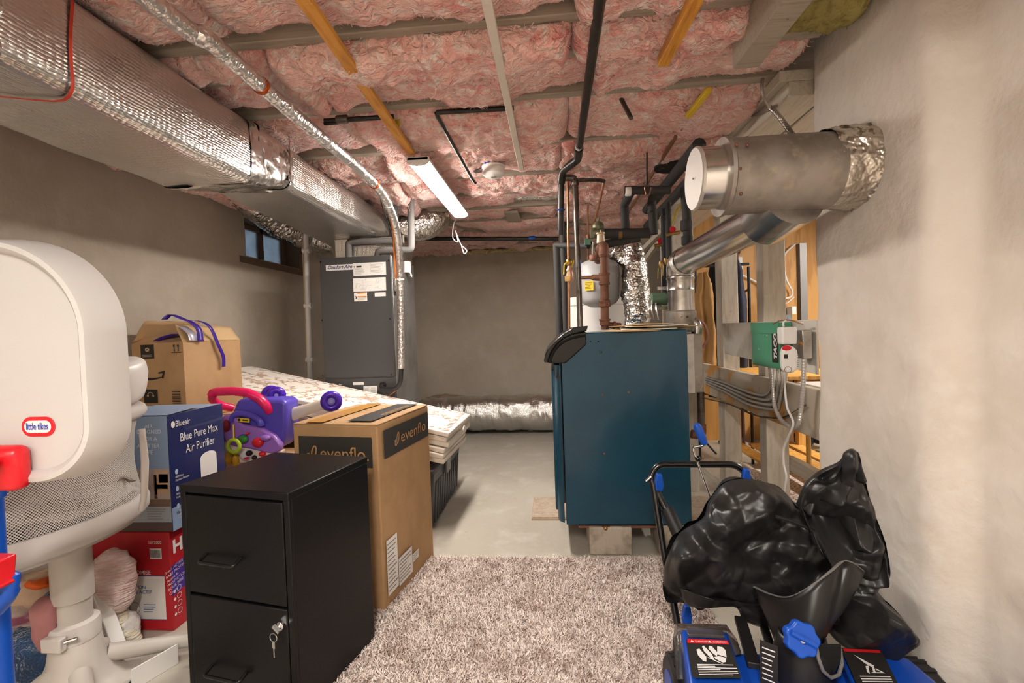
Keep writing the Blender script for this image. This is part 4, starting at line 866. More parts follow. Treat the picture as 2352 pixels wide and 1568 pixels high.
# brown duct boot in the joist bay and old junction box
o = MB().box((.62, 2.78, 2.18), (.86, 3.0, 2.42)).build('duct_boot', mat('old_brown_metal', '#5f432c', .6, .3, var=('#3d2a1b', 8, .4, .7))); tag(o, 'old brown metal duct boot set in the joist bay', 'duct')
o = MB().tube([V((.74, 2.86, 2.185)), V((.74, 2.86, 2.12))], [.105, .1], 28, caps=True).build('duct_collar', mat('dull_black', '#17120f', .8)); tag(o, 'round black duct opening below the brown boot', 'duct')  # capped collar, one near-black colour all over
jb = thing('ceiling_junction_box', 'rusty junction box on a joist with metal clad cable', 'box', ZP(1538, 275, 2.2))
q = D(1538, 276, 2.5); MB().box((q.x - .055, 2.47, q.z - .035), (q.x + .055, 2.535, q.z + .05)).build('box', m_rust, jb, bevel=.003)
MB().tube(spline([q + V((.05, 0, -.02)), D(1640, 272, 2.5), D(1700, 268, 2.4), D(1740, 262, 2.25), D(1768, 246, 2.1)]), .008, 8).build('armoured_cable', m_galv, jb)
MB().tube(spline([q + V((-.05, 0, -.01)), D(1500, 275, 2.5), D(1460, 280, 2.52)]), .006, 8).build('cable', mat('tan_cable', '#c4a878', .5), jb)
def armoured(pts, r, per=9, pitch=.009, n=10):
    S = spline(pts, per); d = np.r_[0, np.cumsum([(S[i + 1] - S[i]).length for i in range(len(S) - 1)])]; m = int(d[-1] / (pitch / 3)); t = np.linspace(0, d[-1], m)
    P = [V([np.interp(x, d, [s[c] for s in S]) for c in range(3)]) for x in t]
    return MB().tube(P, [r * (1 + .13 * math.cos(2 * math.pi * k / 3)) for k in range(m)], n)
o = armoured([D(1768, 246, 2.1), D(1785, 262, 2.08), D(1805, 288, 2.06), D(1826, 318, 2.0)], .010, pitch=.011).build('flexible_conduit', m_galv, None, angle=60); tag(o, 'ribbed metal conduit slanting past the beam to the chimney', 'conduit')
o = MB().tube(spline([D(1752, 180, 2.0), D(1750, 200, 2.0), D(1756, 228, 2.02), D(1768, 246, 2.08)]), .006, 8).build('ceiling_cable', m_galv_old); tag(o, 'thin cable curling down the beam beside the chimney', 'cable')
o = MB().tube(spline([D(1516, 560, 3.4), D(1540, 520, 3.3), D(1552, 490, 3.1), D(1562, 474, 3.0)]), .008, 8).build('yellow_cable', mat('yellow_cable', '#c9ac2c', .5)); tag(o, 'yellow striped cable curving up behind the insulated drops', 'cable')
for k, (a, b) in enumerate((((1470, 580), (1545, 505)), ((1480, 600), (1560, 490)))):
    o = MB().bar(D(*a, 3.6), D(*b, 3.3), .03, .03).build('painted_brace', m_joist); tag(o, ('grey painted brace slanting behind the valves, lower one', 'grey painted brace slanting behind the valves, upper one')[k], 'brace', 'slanting braces')
o = MB().box((.80, 3.42, .0), (1.02, 3.46, 2.05)).build('backing_board', m_post); tag(o, 'pale painted board standing behind the valves and pump', 'board')
# ================================================================= controls on the partition
XQ = 1.19
cpn = thing('plywood_board', 'cream painted plywood panel carrying the green control box', 'panel', XP(1700, 800, XQ))
zt0, zb0 = 1.197, .985
y0_, y1_ = XP(1662, 760, XQ).y, 2.2
mb = MB(); mb.prism([(y1_, .955), (y0_ - .04, zb0 + .005), (y0_, zt0 - .03), (y0_ + .005, zt0), (y1_, 1.2)], XQ - .012, XQ - .002, Matrix(((0, 0, 1, 0), (1, 0, 0, 0), (0, 1, 0, 0), (0, 0, 0, 1))))
mb.build('panel', mat('cream_panel', '#e0d9cf', .5, var=('#a99c8b', 5, .5, .75)), cpn, bevel=.003)
gbx = thing('zone_controller', 'green zone control box with black vertical brand strip', 'control box', XP(1760, 800, 1.12))
gz0, gz1 = .962, 1.192; gy0, gy1 = XP(1790, 800, 1.115).y, XP(1727, 800, 1.115).y
m_green = mat('green_enamel', '#4f9a78', .4)
MB().box((1.115, gy0, gz0), (XQ - .013, gy1, gz1)).build('case', m_green, gbx, bevel=.004)
MB().box((1.112, gy0 - .002, gz1 - .055), (1.116, gy1 + .002, gz1 + .002)).build('lid_lip', m_green, gbx)
Mg = frame((1.1145, gy1, gz0), (0, -1, 0), (0, 0, 1)); W = gy1 - gy0
MB().rect(W - .075, .03, W - .008, .195, Mg, .001).build('brand_strip', m_ink, gbx)
Mt = Mg @ TR(W - .022, .045, 0) @ Matrix.Rotation(math.pi / 2, 4, 'Z')
text('lettering', 'TACO', m_whiteink, gbx, Mt, .045, 0, 0, width=.13, bold=.002, z=.002, shear=.2)
MB().disc(.19, .165, .005, Mg, .001).disc(.09, .09, .004, Mg, .001).build('screw_head', m_whiteink, gbx)
ad = thing('power_adapter', 'square white power adapter plugged above the gas alarm', 'adapter', V((1.1, 2.25, 1.1)))
a, b = D(1793, 791, 2.2), D(1826, 750, 2.2)
MB().box((a.x, 2.18, a.z), (b.x, 2.235, b.z)).build('body', m_whitepl, ad, bevel=.008, seg=3)
MB().tube(spline([D(1800, 750, 2.27), D(1800, 740, 2.27), D(1812, 734, 2.26), D(1830, 740, 2.24), D(1846, 742, 2.22)]), .004, 6).build('cord', m_whitepl, ad)
MB().tube(spline([D(1776, 744, 2.35), D(1790, 737, 2.3), D(1815, 735, 2.25), D(1845, 745, 2.22)]), .003, 6).build('brown_wire', m_copper, ad)
ca = thing('gas_alarm', 'white plug-in gas alarm with red dome and small screen', 'alarm', D(1812, 850, 2.2))
Ma = frame(D(1812, 824, 2.15), V((1, -.15, 0)), D(1803, 797, 2.2) - D(1819, 853, 2.2))
mb = MB(); sc = 2.2 / 1080
prof = [(-14, -24), (-8, -29), (3, -30), (11, -26), (15, -14), (16, 4), (14, 18), (6, 28), (-4, 30), (-13, 26), (-16, 12), (-16, -8)]
mb.prism([(x * sc, y * sc) for x, y in prof], -.02, .02, Ma).build('body', m_whitepl, ca, bevel=.012, seg=3)
MB().ball((-6 * sc, 24 * sc, .014), (.020, .012, .012), Ma).build('red_dome', m_red, ca)
MB().rect(-13 * sc, 2 * sc, -5 * sc, 11 * sc, Ma, .0205).build('screen', m_ink, ca)
mb = MB()
for k in range(7): MB().rect(12 * sc, (-16 + 4 * k) * sc, 15.5 * sc, (-14.5 + 4 * k) * sc, Ma, .0207).build('vent_slot', m_print, ca)
MB().ring(-5 * sc, -22 * sc, .012, .015, Ma, .0206).build('plug_recess', m_print, ca)
ob = thing('outlet_box', 'grey metal outlet box between alarm and chimney', 'outlet', D(1838, 790, 2.24))
a, b = D(1828, 822, 2.26), D(1849, 757, 2.26); MB().box((a.x, 2.2, a.z), (b.x, 2.29, b.z)).build('box', m_galv, ob, bevel=.004)
MB().lathe([(.008, 0), (.011, .008), (.005, .016)], frame(D(1837, 788, 2.2), (1, 0, 0), (0, 0, 1)), 10).build('brass_plug', m_brass, ob)
# armoured cables
m_arm = mat('armoured_cable', '#cfcbc7', .35, .6)
labs = ['first armoured cable from the green box, highest on the stained rail', 'second armoured cable from the green box along the rail', 'third armoured cable from the green box along the rail', 'fourth armoured cable from the green box, lowest of the fan']
X1, X2 = 1.165, 1.172
for k in range(4):
    sx = 1768 + 9 * k; dy = 11 * k
    pts = [XP(sx, 840, 1.15), XP(sx + 2, 870 + dy * .3, 1.15), XP(sx + 1 - 2 * k, 893 + dy, X1), XP(sx - 14, 907 + dy, X2), XP(1725, 902 + dy * .85, X2), XP(1690, 889 + dy * .75, X2), XP(1660, 877 + dy * .6, X2), XP(1622, 866 + dy * .45, X2)]
    tag(armoured(pts, .0075, pitch=.012).build('armoured_cable', m_arm, None, angle=60), labs[k], 'cable', 'armoured cables on the rail')
tag(armoured([XP(1773, 840, 1.13), XP(1776, 900, 1.13), XP(1780, 935, 1.12), XP(1795, 965, 1.12), XP(1815, 980, 1.12)], .010, pitch=.013).build('armoured_cable', m_arm, None, angle=60), 'thick armoured cable looping down from the green box', 'cable', 'armoured cables on the rail')
tag(armoured([XP(1846, 822, 1.13), XP(1845, 880, 1.13), XP(1840, 940, 1.13), XP(1834, 972, 1.12), XP(1818, 984, 1.12)], .010, pitch=.013).build('armoured_cable', m_arm, None, angle=60), 'thick armoured cable rising to the grey outlet box', 'cable', 'armoured cables on the rail')
for k, (lab, pts, m_) in enumerate((('thin tan wire tacked below the armoured cables', [(1590, 905), (1625, 912), (1670, 921), (1715, 940), (1750, 956), (1790, 960), (1840, 940)], mat('tan_cable', '#c4a878', .5)),
                      ('thin dark wire bundle sagging under the rail cables', [(1587, 908), (1625, 916), (1675, 928), (1720, 948), (1760, 958), (1800, 958), (1850, 930)], mat('dull_wire', '#5a5047', .5)))):
    tag(MB().tube(spline([XP(px, py, 1.17) for px, py in pts]), .005, 6).build('low_voltage_wire', m_), lab, 'wire', 'thin wires on the rail')
tag(MB().tube(spline([XP(1804, 855, 1.1), XP(1803, 890, 1.1), XP(1808, 935, 1.1), XP(1822, 970, 1.1), XP(1812, 1000, 1.1), XP(1800, 1030, 1.1), XP(1800, 1065, 1.1), XP(1806, 1095, 1.1), XP(1800, 1135, 1.1)]), .005, 8).build('alarm_cord', m_whitepl), 'white cord hanging from the gas alarm toward the floor', 'cord')
# ================================================================= things in the neighbouring room
m_coat = mat('tan_coat', '#a9814f', .85, bump=(12, .5, .03)); m_dark = mat('black_cloth', '#141417', .9, bump=(12, .5, .03)); m_navyc = mat('navy_cloth', '#2f3444', .9, bump=(12, .4, .03))
def garment(name, label, c, w, h, d, m, seed, grp='garments hanging beyond the posts'):
    def fn(u, v):
        a = 2 * math.pi * u; t = v; ww = w * (.35 + .65 * min(1, t * 3.2) ** .6) * (1 + .12 * t); x = math.cos(a) * ww / 2; y = math.sin(a) * d / 2 * (.5 + .5 * min(1, t * 3)) * (1 + .25 * math.sin(5 * a + seed))
        return (c[0] + x, c[1] + y, c[2] - h * t)
    o = MB().grid(fn, 40, 30, wrap=True).noise(.02, 6, 3, seed=seed).build(name, m, None, angle=80); return tag(o, label, 'clothing', grp)
garment('tan_coat', 'tan coat hanging nearest the diagonal flue', D(1615, 625, 3.95), .16, 1.0, .2, m_coat, 1)
garment('black_coat', 'black coat hanging against the first post', D(1640, 600, 4.25), .12, 1.2, .2, m_dark, 5)
garment('navy_coat', 'navy coat hanging between the two posts', D(1686, 600, 4.1), .17, 1.25, .2, m_navyc, 8)
hr = thing('hanger_rail', 'dark metal clothes rail with hangers beyond the posts', 'clothes rail', D(1620, 600, 4.3))
MB().tube([D(1596, 612, 4.1), D(1720, 606, 4.1)], .012, 10).build('rail', m_black, hr)
for k in (0, 1): MB().tube([D((1597, 1719)[k], 612, 4.1), V((D((1597, 1719)[k], 612, 4.1).x, 4.1, 0))], .012, 10).build('upright', m_black, hr)
hw_ = thing('clothes_hanger', 'pale plastic clothes hanger poking from the tan coat', 'hanger', D(1620, 670, 4.1))
MB().tube(fillet([D(1634, 650, 4.1), D(1610, 675, 4.1), D(1614, 684, 4.1), D(1636, 678, 4.1), D(1634, 650, 4.1)], .02), .006, 8).build('hoop', m_whitepl, hw_)
cr = thing('coat_rack', 'dark wood coat rack with slanted pegs before the plywood wall', 'coat rack', V((D(1692, 700, 4.6).x, 4.6, 0)))
tp = D(1692, 557, 4.6); m_walnut = mat('walnut', '#4b2c20', .4)
MB().tube([tp, V((tp.x + .02, 4.6, .03))], .018, 10).build('pole', m_walnut, cr)
for (px, py, qx, qy) in ((1694, 590, 1704, 562), (1697, 680, 1722, 662), (1690, 618, 1674, 603)): MB().tube([D(px, py, 4.6), D(qx, qy, 4.56)], .010, 8).build('peg', m_walnut, cr)
for k in range(3): MB().bar((tp.x, 4.6, .1), (tp.x + .25 * math.cos(2.1 * k), 4.6 + .25 * math.sin(2.1 * k), .015), .03, .03).build('foot', m_walnut, cr)
tag(MB().box(*(lambda a, b: ((a.x, 4.9, a.z), (b.x, 4.95, b.z)))(D(1668, 634, 4.93), D(1703, 590, 4.93))).build('wall_box', m_whitepl, None, bevel=.006), 'white plastic box on the plywood wall behind the coat rack', 'box')
tag(MB().tube(spline([D(1826, 560, 4.9), D(1800, 590, 4.9), D(1806, 640, 4.9), D(1820, 670, 4.9), D(1810, 684, 4.9), D(1775, 682, 4.9), D(1740, 650, 4.92), D(1706, 632, 4.92)]), .009, 8).build('wall_cable', m_whitepl), 'white cable drooping across the plywood wall', 'cable')
tag(MB().tube(spline([D(1776, 686, 4.9), D(1788, 698, 4.9), D(1802, 698, 4.9), D(1815, 690, 4.9), D(1824, 682, 4.9)]), .006, 8).build('wall_cable', m_whitepl), 'second thinner white cable low on the plywood wall', 'cable')
tag(MB().box(*(lambda a, b: ((a.x, 4.55, 0), (b.x, 4.62, b.z)))(D(1834, 745, 4.6), D(1846, 560, 4.6))).build('metal_channel', mat('dull_channel', '#7d7a77', .5, .5)), 'grey metal channel upright beside the chimney edge', 'channel')
uo = thing('wall_outlet', 'grey outlet with a white charger beyond the control panel', 'outlet', D(1808, 728, 4.0))
MB().box(*(lambda a, b: ((a.x, 3.95, a.z), (b.x, 4.0, b.z)))(D(1798, 742, 4.0), D(1812, 708, 4.0))).build('cover', m_galv, uo, bevel=.004); MB().box(*(lambda a, b: ((a.x, 3.86, a.z), (b.x, 3.94, b.z)))(D(1813, 722, 3.9), D(1823, 704, 3.9))).build('charger', m_whitepl, uo, bevel=.004)
MB().box(*(lambda a, b: ((a.x, 3.96, a.z), (b.x, 4.06, b.z)))(D(1796, 748, 4.0), D(1824, 740, 4.0))).build('shelf', m_galv, uo); MB().box(*(lambda a, b: ((a.x, 4.0, 0), (b.x, 4.05, b.z)))(D(1802, 748, 4.0), D(1818, 742, 4.0))).build('upright', m_post, uo)
# pine bench: frame of posts and slats
bn = thing('pine_bench', 'yellow pine bench frame with slatted shelf behind the stud posts', 'bench', (1.73, 3.65, 0))
bxs = [((x_, y_, 0), (x_ + .06, y_ + .06, .80)) for x_ in (1.45, 1.95) for y_ in (3.32, 3.92)]
for a, b in bxs: MB().box(a, b).build('leg', m_rawpine, bn, bevel=.004)
MB().box((1.43, 3.30, .72), (1.455, 4.0, .80)).build('apron', m_rawpine, bn, bevel=.004); MB().box((2.0, 3.30, .72), (2.025, 4.0, .80)).build('apron', m_rawpine, bn, bevel=.004)
for k in range(4): MB().box((1.46 + .14 * k, 3.29, .18), (1.56 + .14 * k, 4.02, .20)).build('shelf_slat', m_rawpine, bn, bevel=.003)
for k in range(5): MB().box((1.41, 3.28 + .15 * k, .80), (2.05, 3.42 + .15 * k, .825)).build('top_board', m_rawpine, bn, bevel=.003)
wt = thing('white_table', 'white table top with dark legs beyond the control panel', 'table', (2.0, 2.85, 0))
MB().box((1.56, 2.55, .78), (2.5, 3.15, .805)).build('top', m_whitepl, wt, bevel=.004)
for x, y in ((1.6, 2.6), (2.45, 2.6), (1.6, 3.1), (2.45, 3.1)): MB().tube([(x, y, 0), (x, y, .78)], .015, 8).build('leg', m_rawpine if x < 2 else m_black, wt)
oc = thing('office_chair', 'black office chair base with castors behind the boiler drain', 'chair', (1.55, 4.55, 0))
oc0 = V((2.35, 4.5, 0))
MB().tube([oc0 + V((0, 0, .08)), oc0 + V((0, 0, .42))], .025, 12).build('gas_lift', m_black, oc)
for k in range(5):
    a = k * 2 * math.pi / 5 + .3; e_ = oc0 + V((.28 * math.cos(a), .28 * math.sin(a), .08)); MB().bar(oc0 + V((0, 0, .1)), e_, .05, .035).build('spoke', m_blackmatte, oc); MB().tube([e_ + V((-.02, 0, -.05)), e_ + V((.02, 0, -.05))], .03, 12).build('castor', m_blackgloss, oc)
MB().box(oc0 + V((-.22, -.22, .42)), oc0 + V((.22, .22, .5))).build('seat', m_dark, oc, bevel=.03); MB().box(oc0 + V((-.2, .2, .55)), oc0 + V((.2, .26, 1.0))).build('backrest', m_dark, oc, bevel=.03)
tag(MB().box((1.5, 2.3, .0), (3.6, 3.9, .018)).build('room_rug', mat('brown_white_rug', '#d8cdc2', .95, var=('#8d6f5f', 60, .5, .6), bump=(120, .6, .01)), None, bevel=.004), 'mottled brown and white rug beyond the partition', 'rug')
# ================================================================= filing cabinet
m_cab = mat('black_cabinet_enamel', '#090809', .36, .0, bump=(400, .03, .0006), spec=.35)
zc = .73
fl_, fr_, br_, bl_ = [ZP(*p, zc) for p in ((412, 1112), (662, 1132), (836, 1050), (648, 1037))]
xr = (fr_ - fl_).normalized(); CW, CD = (fr_ - fl_).length, ((br_ - fr_).length + (bl_ - fl_).length) / 2
yr = V((-xr.y, xr.x, 0))
Mc = Matrix(((xr.x, yr.x, 0, fl_.x), (xr.y, yr.y, 0, fl_.y), (0, 0, 1, 0), (0, 0, 0, 1)))
cab = thing('filing_cabinet', 'black two-drawer metal filing cabinet with keys in the lock', 'cabinet', Mc)
def cb(name, a, b, m=m_cab, bev=.003, par=None): return MB().box(a, b, Mc).build(name, m, par or cab, bevel=bev)
cb('body', (0, .012, .01), (CW, CD, zc - .003)); cb('top', (-.001, -.002, zc - .025), (CW + .001, CD + .001, zc)); cb('side_stile', (0, 0, .01), (.022, .014, zc - .02)); cb('side_stile', (CW - .022, 0, .01), (CW, .014, zc - .02))
m_keyring = m_chrome
for k, (z0, z1) in enumerate(((.375, .698), (.03, .367))):
    d = cb('drawer', (.024, -.002, z0), (CW - .024, .013, z1), bev=.004)
    hz = z0 + (z1 - z0) * (.38 if k == 0 else .30); hx = CW * .40
    MB().tube([Mc @ V(p) for p in fillet([(hx - .07, -.002, hz + .012), (hx - .07, -.034, hz), (hx + .07, -.034, hz), (hx + .07, -.002, hz + .012)], .012, 4)], .0055, 10).build('handle', m_blackgloss, d)
    if k == 1:
        Ml = Mc @ frame((CW - .05, -.002, z1 - .052), (1, 0, 0), (0, 0, 1))
        MB().lathe([(.013, 0), (.013, .004), (.009, .007), (.004, .012)], Ml, 16).build('lock', m_chrome, d)
        MB().box((-.004, -.014, .012), (.004, .014, .022), Ml @ Matrix.Rotation(.9, 4, 'Z')).build('key_in_lock', m_chrome, d)
        MB().torus((-.012, -.028, .018), .013, .0012, Ml, 20, 6).build('key_ring', m_chrome, d)
        MB().box((-.018, -.062, .016), (-.008, -.04, .018), Ml).box((-.0145, -.09, .016), (-.0105, -.062, .018), Ml).build('hanging_key', m_chrome, d)
# ================================================================= brown carton with dark brand panels
def carton_matrix(c0, c1):
    y = (V((c1[0], c1[1], 0)) - V((c0[0], c0[1], 0))); L_ = y.length; y = y.normalized(); x = V((y.y, -y.x, 0))
    return Matrix(((x.x, y.x, 0, c0[0]), (x.y, y.y, 0, c0[1]), (0, 0, 1, 0), (0, 0, 0, 1))), L_      # origin near right corner, -x runs left, +y runs away
Me, EL = carton_matrix((-.745, 1.925), (-.662, 2.44)); EW, EH = .415, .822
ev = thing('carton', 'tall brown carton with dark brand panels beside the filing cabinet', 'box', Me)
mb = MB().box((-EW, 0, 0), (0, EL, EH - .006), Me).noise(.004, 4); mb.build('body', m_card, ev, bevel=.006)
MB().box((-EW, .0, EH - .006), (-.0, EL / 2 - .001, EH), Me).noise(.005, 5).build('top_flap', m_card, ev, bevel=.002); MB().box((-EW, EL / 2 + .001, EH - .006), (0, EL, EH), Me).noise(.005, 5).build('top_flap', m_card, ev, bevel=.002)
m_tape = mat('clear_brown_tape', '#bf8f4a', .25); m_dkprint = mat('dark_brown_print', '#33302d', .55); m_tanink = mat('tan_ink', '#b98d5c', .6)
Mft = Me @ frame((-EW, 0, 0), (1, 0, 0), (0, 0, 1)); Mrt = Me @ frame((0, 0, 0), (0, 1, 0), (0, 0, 1)); Mtt = Me @ frame((-EW, 0, EH), (1, 0, 0), (0, 1, 0))
def brand(M, x0, x1, y0, y1, fs, tx, ty, w, dot=True, rot=False):
    p = MB().rect(x0, y0, x1, y1, M, .006).build('brand_panel', m_dkprint, ev)
    text('lettering', 'evenflo' + ('.' if dot else ''), m_tanink, p, M, fs, tx, ty, width=w, z=.0075)
    s = fs * .5; ox, oy = tx - s * 1.0, ty
    pts = [V((ox - s * .55, oy + s * .5, 0)), V((ox - s * .3, oy + s * .55, 0)), V((ox - s * .45, oy + .15 * s, 0)), V((ox - s * .25, oy - .05 * s, 0)), V((ox + s * .02, oy + .1 * s, 0)), V((ox + s * .05, oy + s * .8, 0)), V((ox + s * .35, oy + s * 1.35, 0)), V((ox + s * .6, oy + s * 1.2, 0)), V((ox + s * .5, oy + s * .5, 0)), V((ox + s * .2, oy + s * .05, 0))]
    MB().stroke([(v.x, v.y) for v in spline(pts, 5)], fs * .085, M, .0075).build('logo_mark', m_tanink, p)
brand(Mft, .03, EW - .025, EH - .185, EH - .055, .082, .135, EH - .155, .235)
brand(Mrt, .04, EL - .02, EH - .16, EH - .035, .075, .19, EH - .122, .27, False)
brand(Mtt @ TR(EW, EL, 0) @ rotz(math.pi), .02, .17, .06, EL - .06, .06, .04, .2, .1, False) if False else None
p = MB().rect(EW - .17, .04, EW - .05, EL - .02, Mtt, .006).build('brand_panel', m_dkprint, ev)
text('lettering', 'evenflo', m_tanink, p, Mtt @ TR(EW - .09, EL - .08, 0) @ rotz(-math.pi / 2 + math.pi * 0), .06, 0, 0, width=.26, z=.0075)
MB().rect(.06, 0, .15, EL, Mtt, .0055).build('tape_strip', m_tape, ev)
l = MB().poly([(.025, .07), (.12, .07), (.12, .31), (.025, .31)], Mrt, .006).build('shipping_label', m_label, ev); lines(Mrt @ TR(0, 0, .0055), .03, .08, .115, .30, 12, l)
l = MB().rect(.125, .06, .26, .185, Mrt, .006).build('shipping_label', m_label, ev); lines(Mrt @ TR(0, 0, .0055), .13, .07, .25, .175, 7, l, seed=2)
l = MB().rect(.263, .10, .33, .14, Mrt, .006).build('shipping_label', m_label, ev); lines(Mrt @ TR(0, 0, .0055), .268, .105, .325, .135, 3, l, seed=2)
# ================================================================= folded play mat on a tote
m_matc = mat('cream_play_mat', '#efe6dc', .55)
nt = m_matc.node_tree; N = nt.nodes; L = nt.links; tcn = N.new('ShaderNodeTexCoord')
pm = thing('play_mat', 'cream folding play mat with brown leaf print sloping over a tote', 'mat', (-1.4, 3.05, .55))
A_, B_, C_, D_ = V((-.625, 2.76, .602)), V((-.597, 3.35, .607)), V((-2.26, 3.36, 1.005)), V((-2.28, 2.76, .998))
m_leaf = mat('brown_leaf_print', '#d0b09a', .6); m_leaf2 = mat('pale_leaf_print', '#e2c8b2', .6); m_matside = mat('cream_mat_edge', '#e3d8cb', .6)
nrm = (B_ - A_).cross(D_ - A_).normalized()
LT = .033
for k in range(6):
    j = random.Random(k); o_ = nrm * (-LT * (k + 1) * 1.02); sh = [V((j.uniform(-.012, .012), j.uniform(-.012, .008), 0)) for _ in range(1)][0] if k else V((0, 0, 0))
    q = [p + o_ + sh for p in (A_, B_, C_, D_)]
    lay = MB().hexa(q + [p + nrm * LT * .95 for p in q]).build('mat_panel', m_matc if k == 0 else m_matside, pm, bevel=.008, seg=2)
    if k == 0: top_panel = lay
Mp = frame(A_, D_ - A_, B_ - A_); Mp = frame(A_ , (D_ - A_), (C_ - D_)); ML, MWd = (D_ - A_).length, (B_ - A_).length
# print: sprigs with leaves, and a dashed border; local x runs up the slope, y away
Mp = frame(A_ - nrm * LT * .05, (D_ - A_), (B_ - A_))
if Mp.col[2].xyz.dot(nrm) < 0:
    Mp = frame(B_ - nrm * LT * .05, (C_ - B_), (A_ - B_))
R = random.Random(12); mb1, mb2, mb3 = MB(), MB(), MB()
def leaf(mb, x, y, a, l, w):
    pts = [(0, 0), (.3, .5), (.65, .42), (1, 0), (.65, -.42), (.3, -.5)]
    mb.poly([(x + math.cos(a) * u * l - math.sin(a) * v * w, y + math.sin(a) * u * l + math.cos(a) * v * w) for u, v in pts], Mp, .0022)
for k in range(46):
    x, y, a = R.uniform(.12, ML - .1), R.uniform(.1, MWd - .1), R.uniform(0, 6.28)
    pts = [(x + .13 * t * math.cos(a + .7 * t), y + .13 * t * math.sin(a + .7 * t)) for t in np.linspace(0, 1, 7)]; mb1.stroke(pts, .004, Mp, .002)
    for i in range(1, 7):
        s_ = 1 if i % 2 else -1; leaf(mb1 if R.random() < .6 else mb2, pts[i][0], pts[i][1], a + .7 * i / 7 + s_ * .9, .030, .012)
    if R.random() < .6: leaf(mb2, x + .04, y - .05, R.uniform(0, 6.28), .05, .03)
for k in range(int(ML / .05)):
    for yy in (.045, MWd - .045): mb3.poly([(.03 + .05 * k, yy - .012), (.045 + .05 * k, yy - .016), (.06 + .05 * k, yy + .01), (.045 + .05 * k, yy + .014)], Mp, .0022)
for k in range(int(MWd / .04)):
    mb3.poly([(.04, .03 + .04 * k), (.075, .045 + .04 * k), (.075, .055 + .04 * k), (.04, .042 + .04 * k)], Mp, .0022)
for mb, m_ in ((mb1, m_leaf), (mb2, m_leaf2), (mb3, m_leaf)): mb.build('leaf_print', m_, top_panel)['kind'] = 'stuff'
cq = A_.lerp(B_, .55) + V((.012, 0, -.05)); MB().torus((0, 0, 0), .035, .007, frame(cq, (0, 1, 0), (0, 0, 1)) @ Matrix.Diagonal((1, .5, .5, 1)), 20, 8).build('carry_handle', m_matc, pm)
Mct = frame(D(700, 968, 2.73), (1, 0, .2), (0, -.5, 1)); l = MB().rect(-.05, 0, .03, .06, Mct, .002).build('care_tag', m_label, pm); lines(Mct @ TR(0, 0, .002), -.045, .005, .025, .055, 7, l)
tt = thing('storage_tote', 'dark grey ribbed storage tote under the play mat', 'tote', (-.96, 3.2, 0))
m_tote = mat('dark_grey_tote', '#46464b', .45)
tx0, tx1, ty0, ty1, tz = -1.12, -.735, 2.76, 3.62, .365
def tr(z): 
    f_ = .03 * (1 - z / tz); return (tx0 + f_, tx1 - f_, ty0 + f_, ty1 - f_)
a, b = tr(0), tr(tz)
MB().hexa([(a[0], a[2], 0), (a[1], a[2], 0), (a[1], a[3], 0), (a[0], a[3], 0), (b[0], b[2], tz), (b[1], b[2], tz), (b[1], b[3], tz), (b[0], b[3], tz)]).build('bin', m_tote, tt, bevel=.03, seg=3)
for k in range(11):
    y = ty0 + .1 + .067 * k; MB().bar((tx1 - .03 + .004, y, .02), (tx1 - .008, y, tz - .09), .03, .014, (1, 0, 0)).build('rib', m_tote, tt, bevel=.004)
MB().box((tx0 - .01, ty0 - .01, tz - .012), (tx1 + .012, ty1 + .01, tz + .012)).build('rim', m_tote, tt, bevel=.01)
MB().box((tx1 + .005, ty0 + .3, tz - .1), (tx1 + .02, ty0 + .42, tz + .005)).build('latch', mat('pale_grey_latch', '#8a8a8e', .4), tt, bevel=.005)
tag(MB().box((-2.3, 2.76, 0), (-1.75, 3.34, .60)).build('support_box', m_card, None, bevel=.006), 'plain carton hidden under the raised end of the play mat', 'box')
# ================================================================= air purifier box on red nappy box
HY = 1.8; hx = D(388, 1222, HY).x; HZ = D(388, 1222, HY).z
hb = thing('nappy_box', 'red nappy carton with purple band under the blue purifier box', 'box', (hx, HY, 0))
m_hred = mat('red_carton', '#b8202b', .45); m_purple = mat('purple_band', '#4a2c94', .45); m_palepanel = mat('pale_panel', '#ded9d4', .5); m_blueink = mat('blue_ink', '#2f5f94', .5)
MB().box((hx - .42, HY, 0), (hx, HY + .40, HZ)).build('carton', m_hred, hb, bevel=.004)
Mh = frame((hx, HY, 0), (1, 0, 0), (0, 0, 1)); Mr = frame((hx, HY, 0), (0, 1, 0), (0, 0, 1))
def pxl(px, py, M, y=HY):
    v = M.inverted() @ D(px, py, y); return v.x, v.y
f2 = lambda px, py: pxl(px, py, Mh)
x0, y0 = f2(300, 1420); x1, y1 = f2(378, 1323); p = MB().rect(x0 - .15, y0, x1, y1, Mh).build('info_panel', m_palepanel, hb)
MB().rect(x0 - .15, y1, x1, y1 + .003, Mh).build('blue_rule', m_blueink, hb); MB().rect(x0 - .15, y0 - .003, x1, y0, Mh).build('blue_rule', m_blueink, hb)
x, y = f2(299, 1318); text('lettering', 'PROMISE', m_whiteink, hb, Mh, .024, x, y, bold=.0001)
x, y = f2(341, 1248); text('lettering', '5672000', m_whiteink, hb, Mh, .017, x, y, bold=.0001)
x, y = f2(297, 1351); text('lettering', 'ECTION', m_blueink, p, Mh, .021, x, y, bold=.0002, z=.0024); x, y = f2(297, 1362); text('lettering', 'BÉBÉ ACTIF', m_blueink, p, Mh, .021, x - .004, y, bold=.0002, z=.0024)
x, y = f2(311, 1395); MB().ring(x, y, .022, .025, Mh, .0024).build('absorbency_mark', m_print, p); lines(Mh @ TR(0, 0, .001), x + .04, y - .02, x + .10, y + .02, 4, p, material=m_blueink)
x0, y0 = f2(345, 1283); x1, y1 = f2(371, 1259); p = MB().rect(x0, y0, x1, y1, Mh).build('barcode_label', m_label, hb)
mb = MB(); R = random.Random(2); xx = x0 + .004
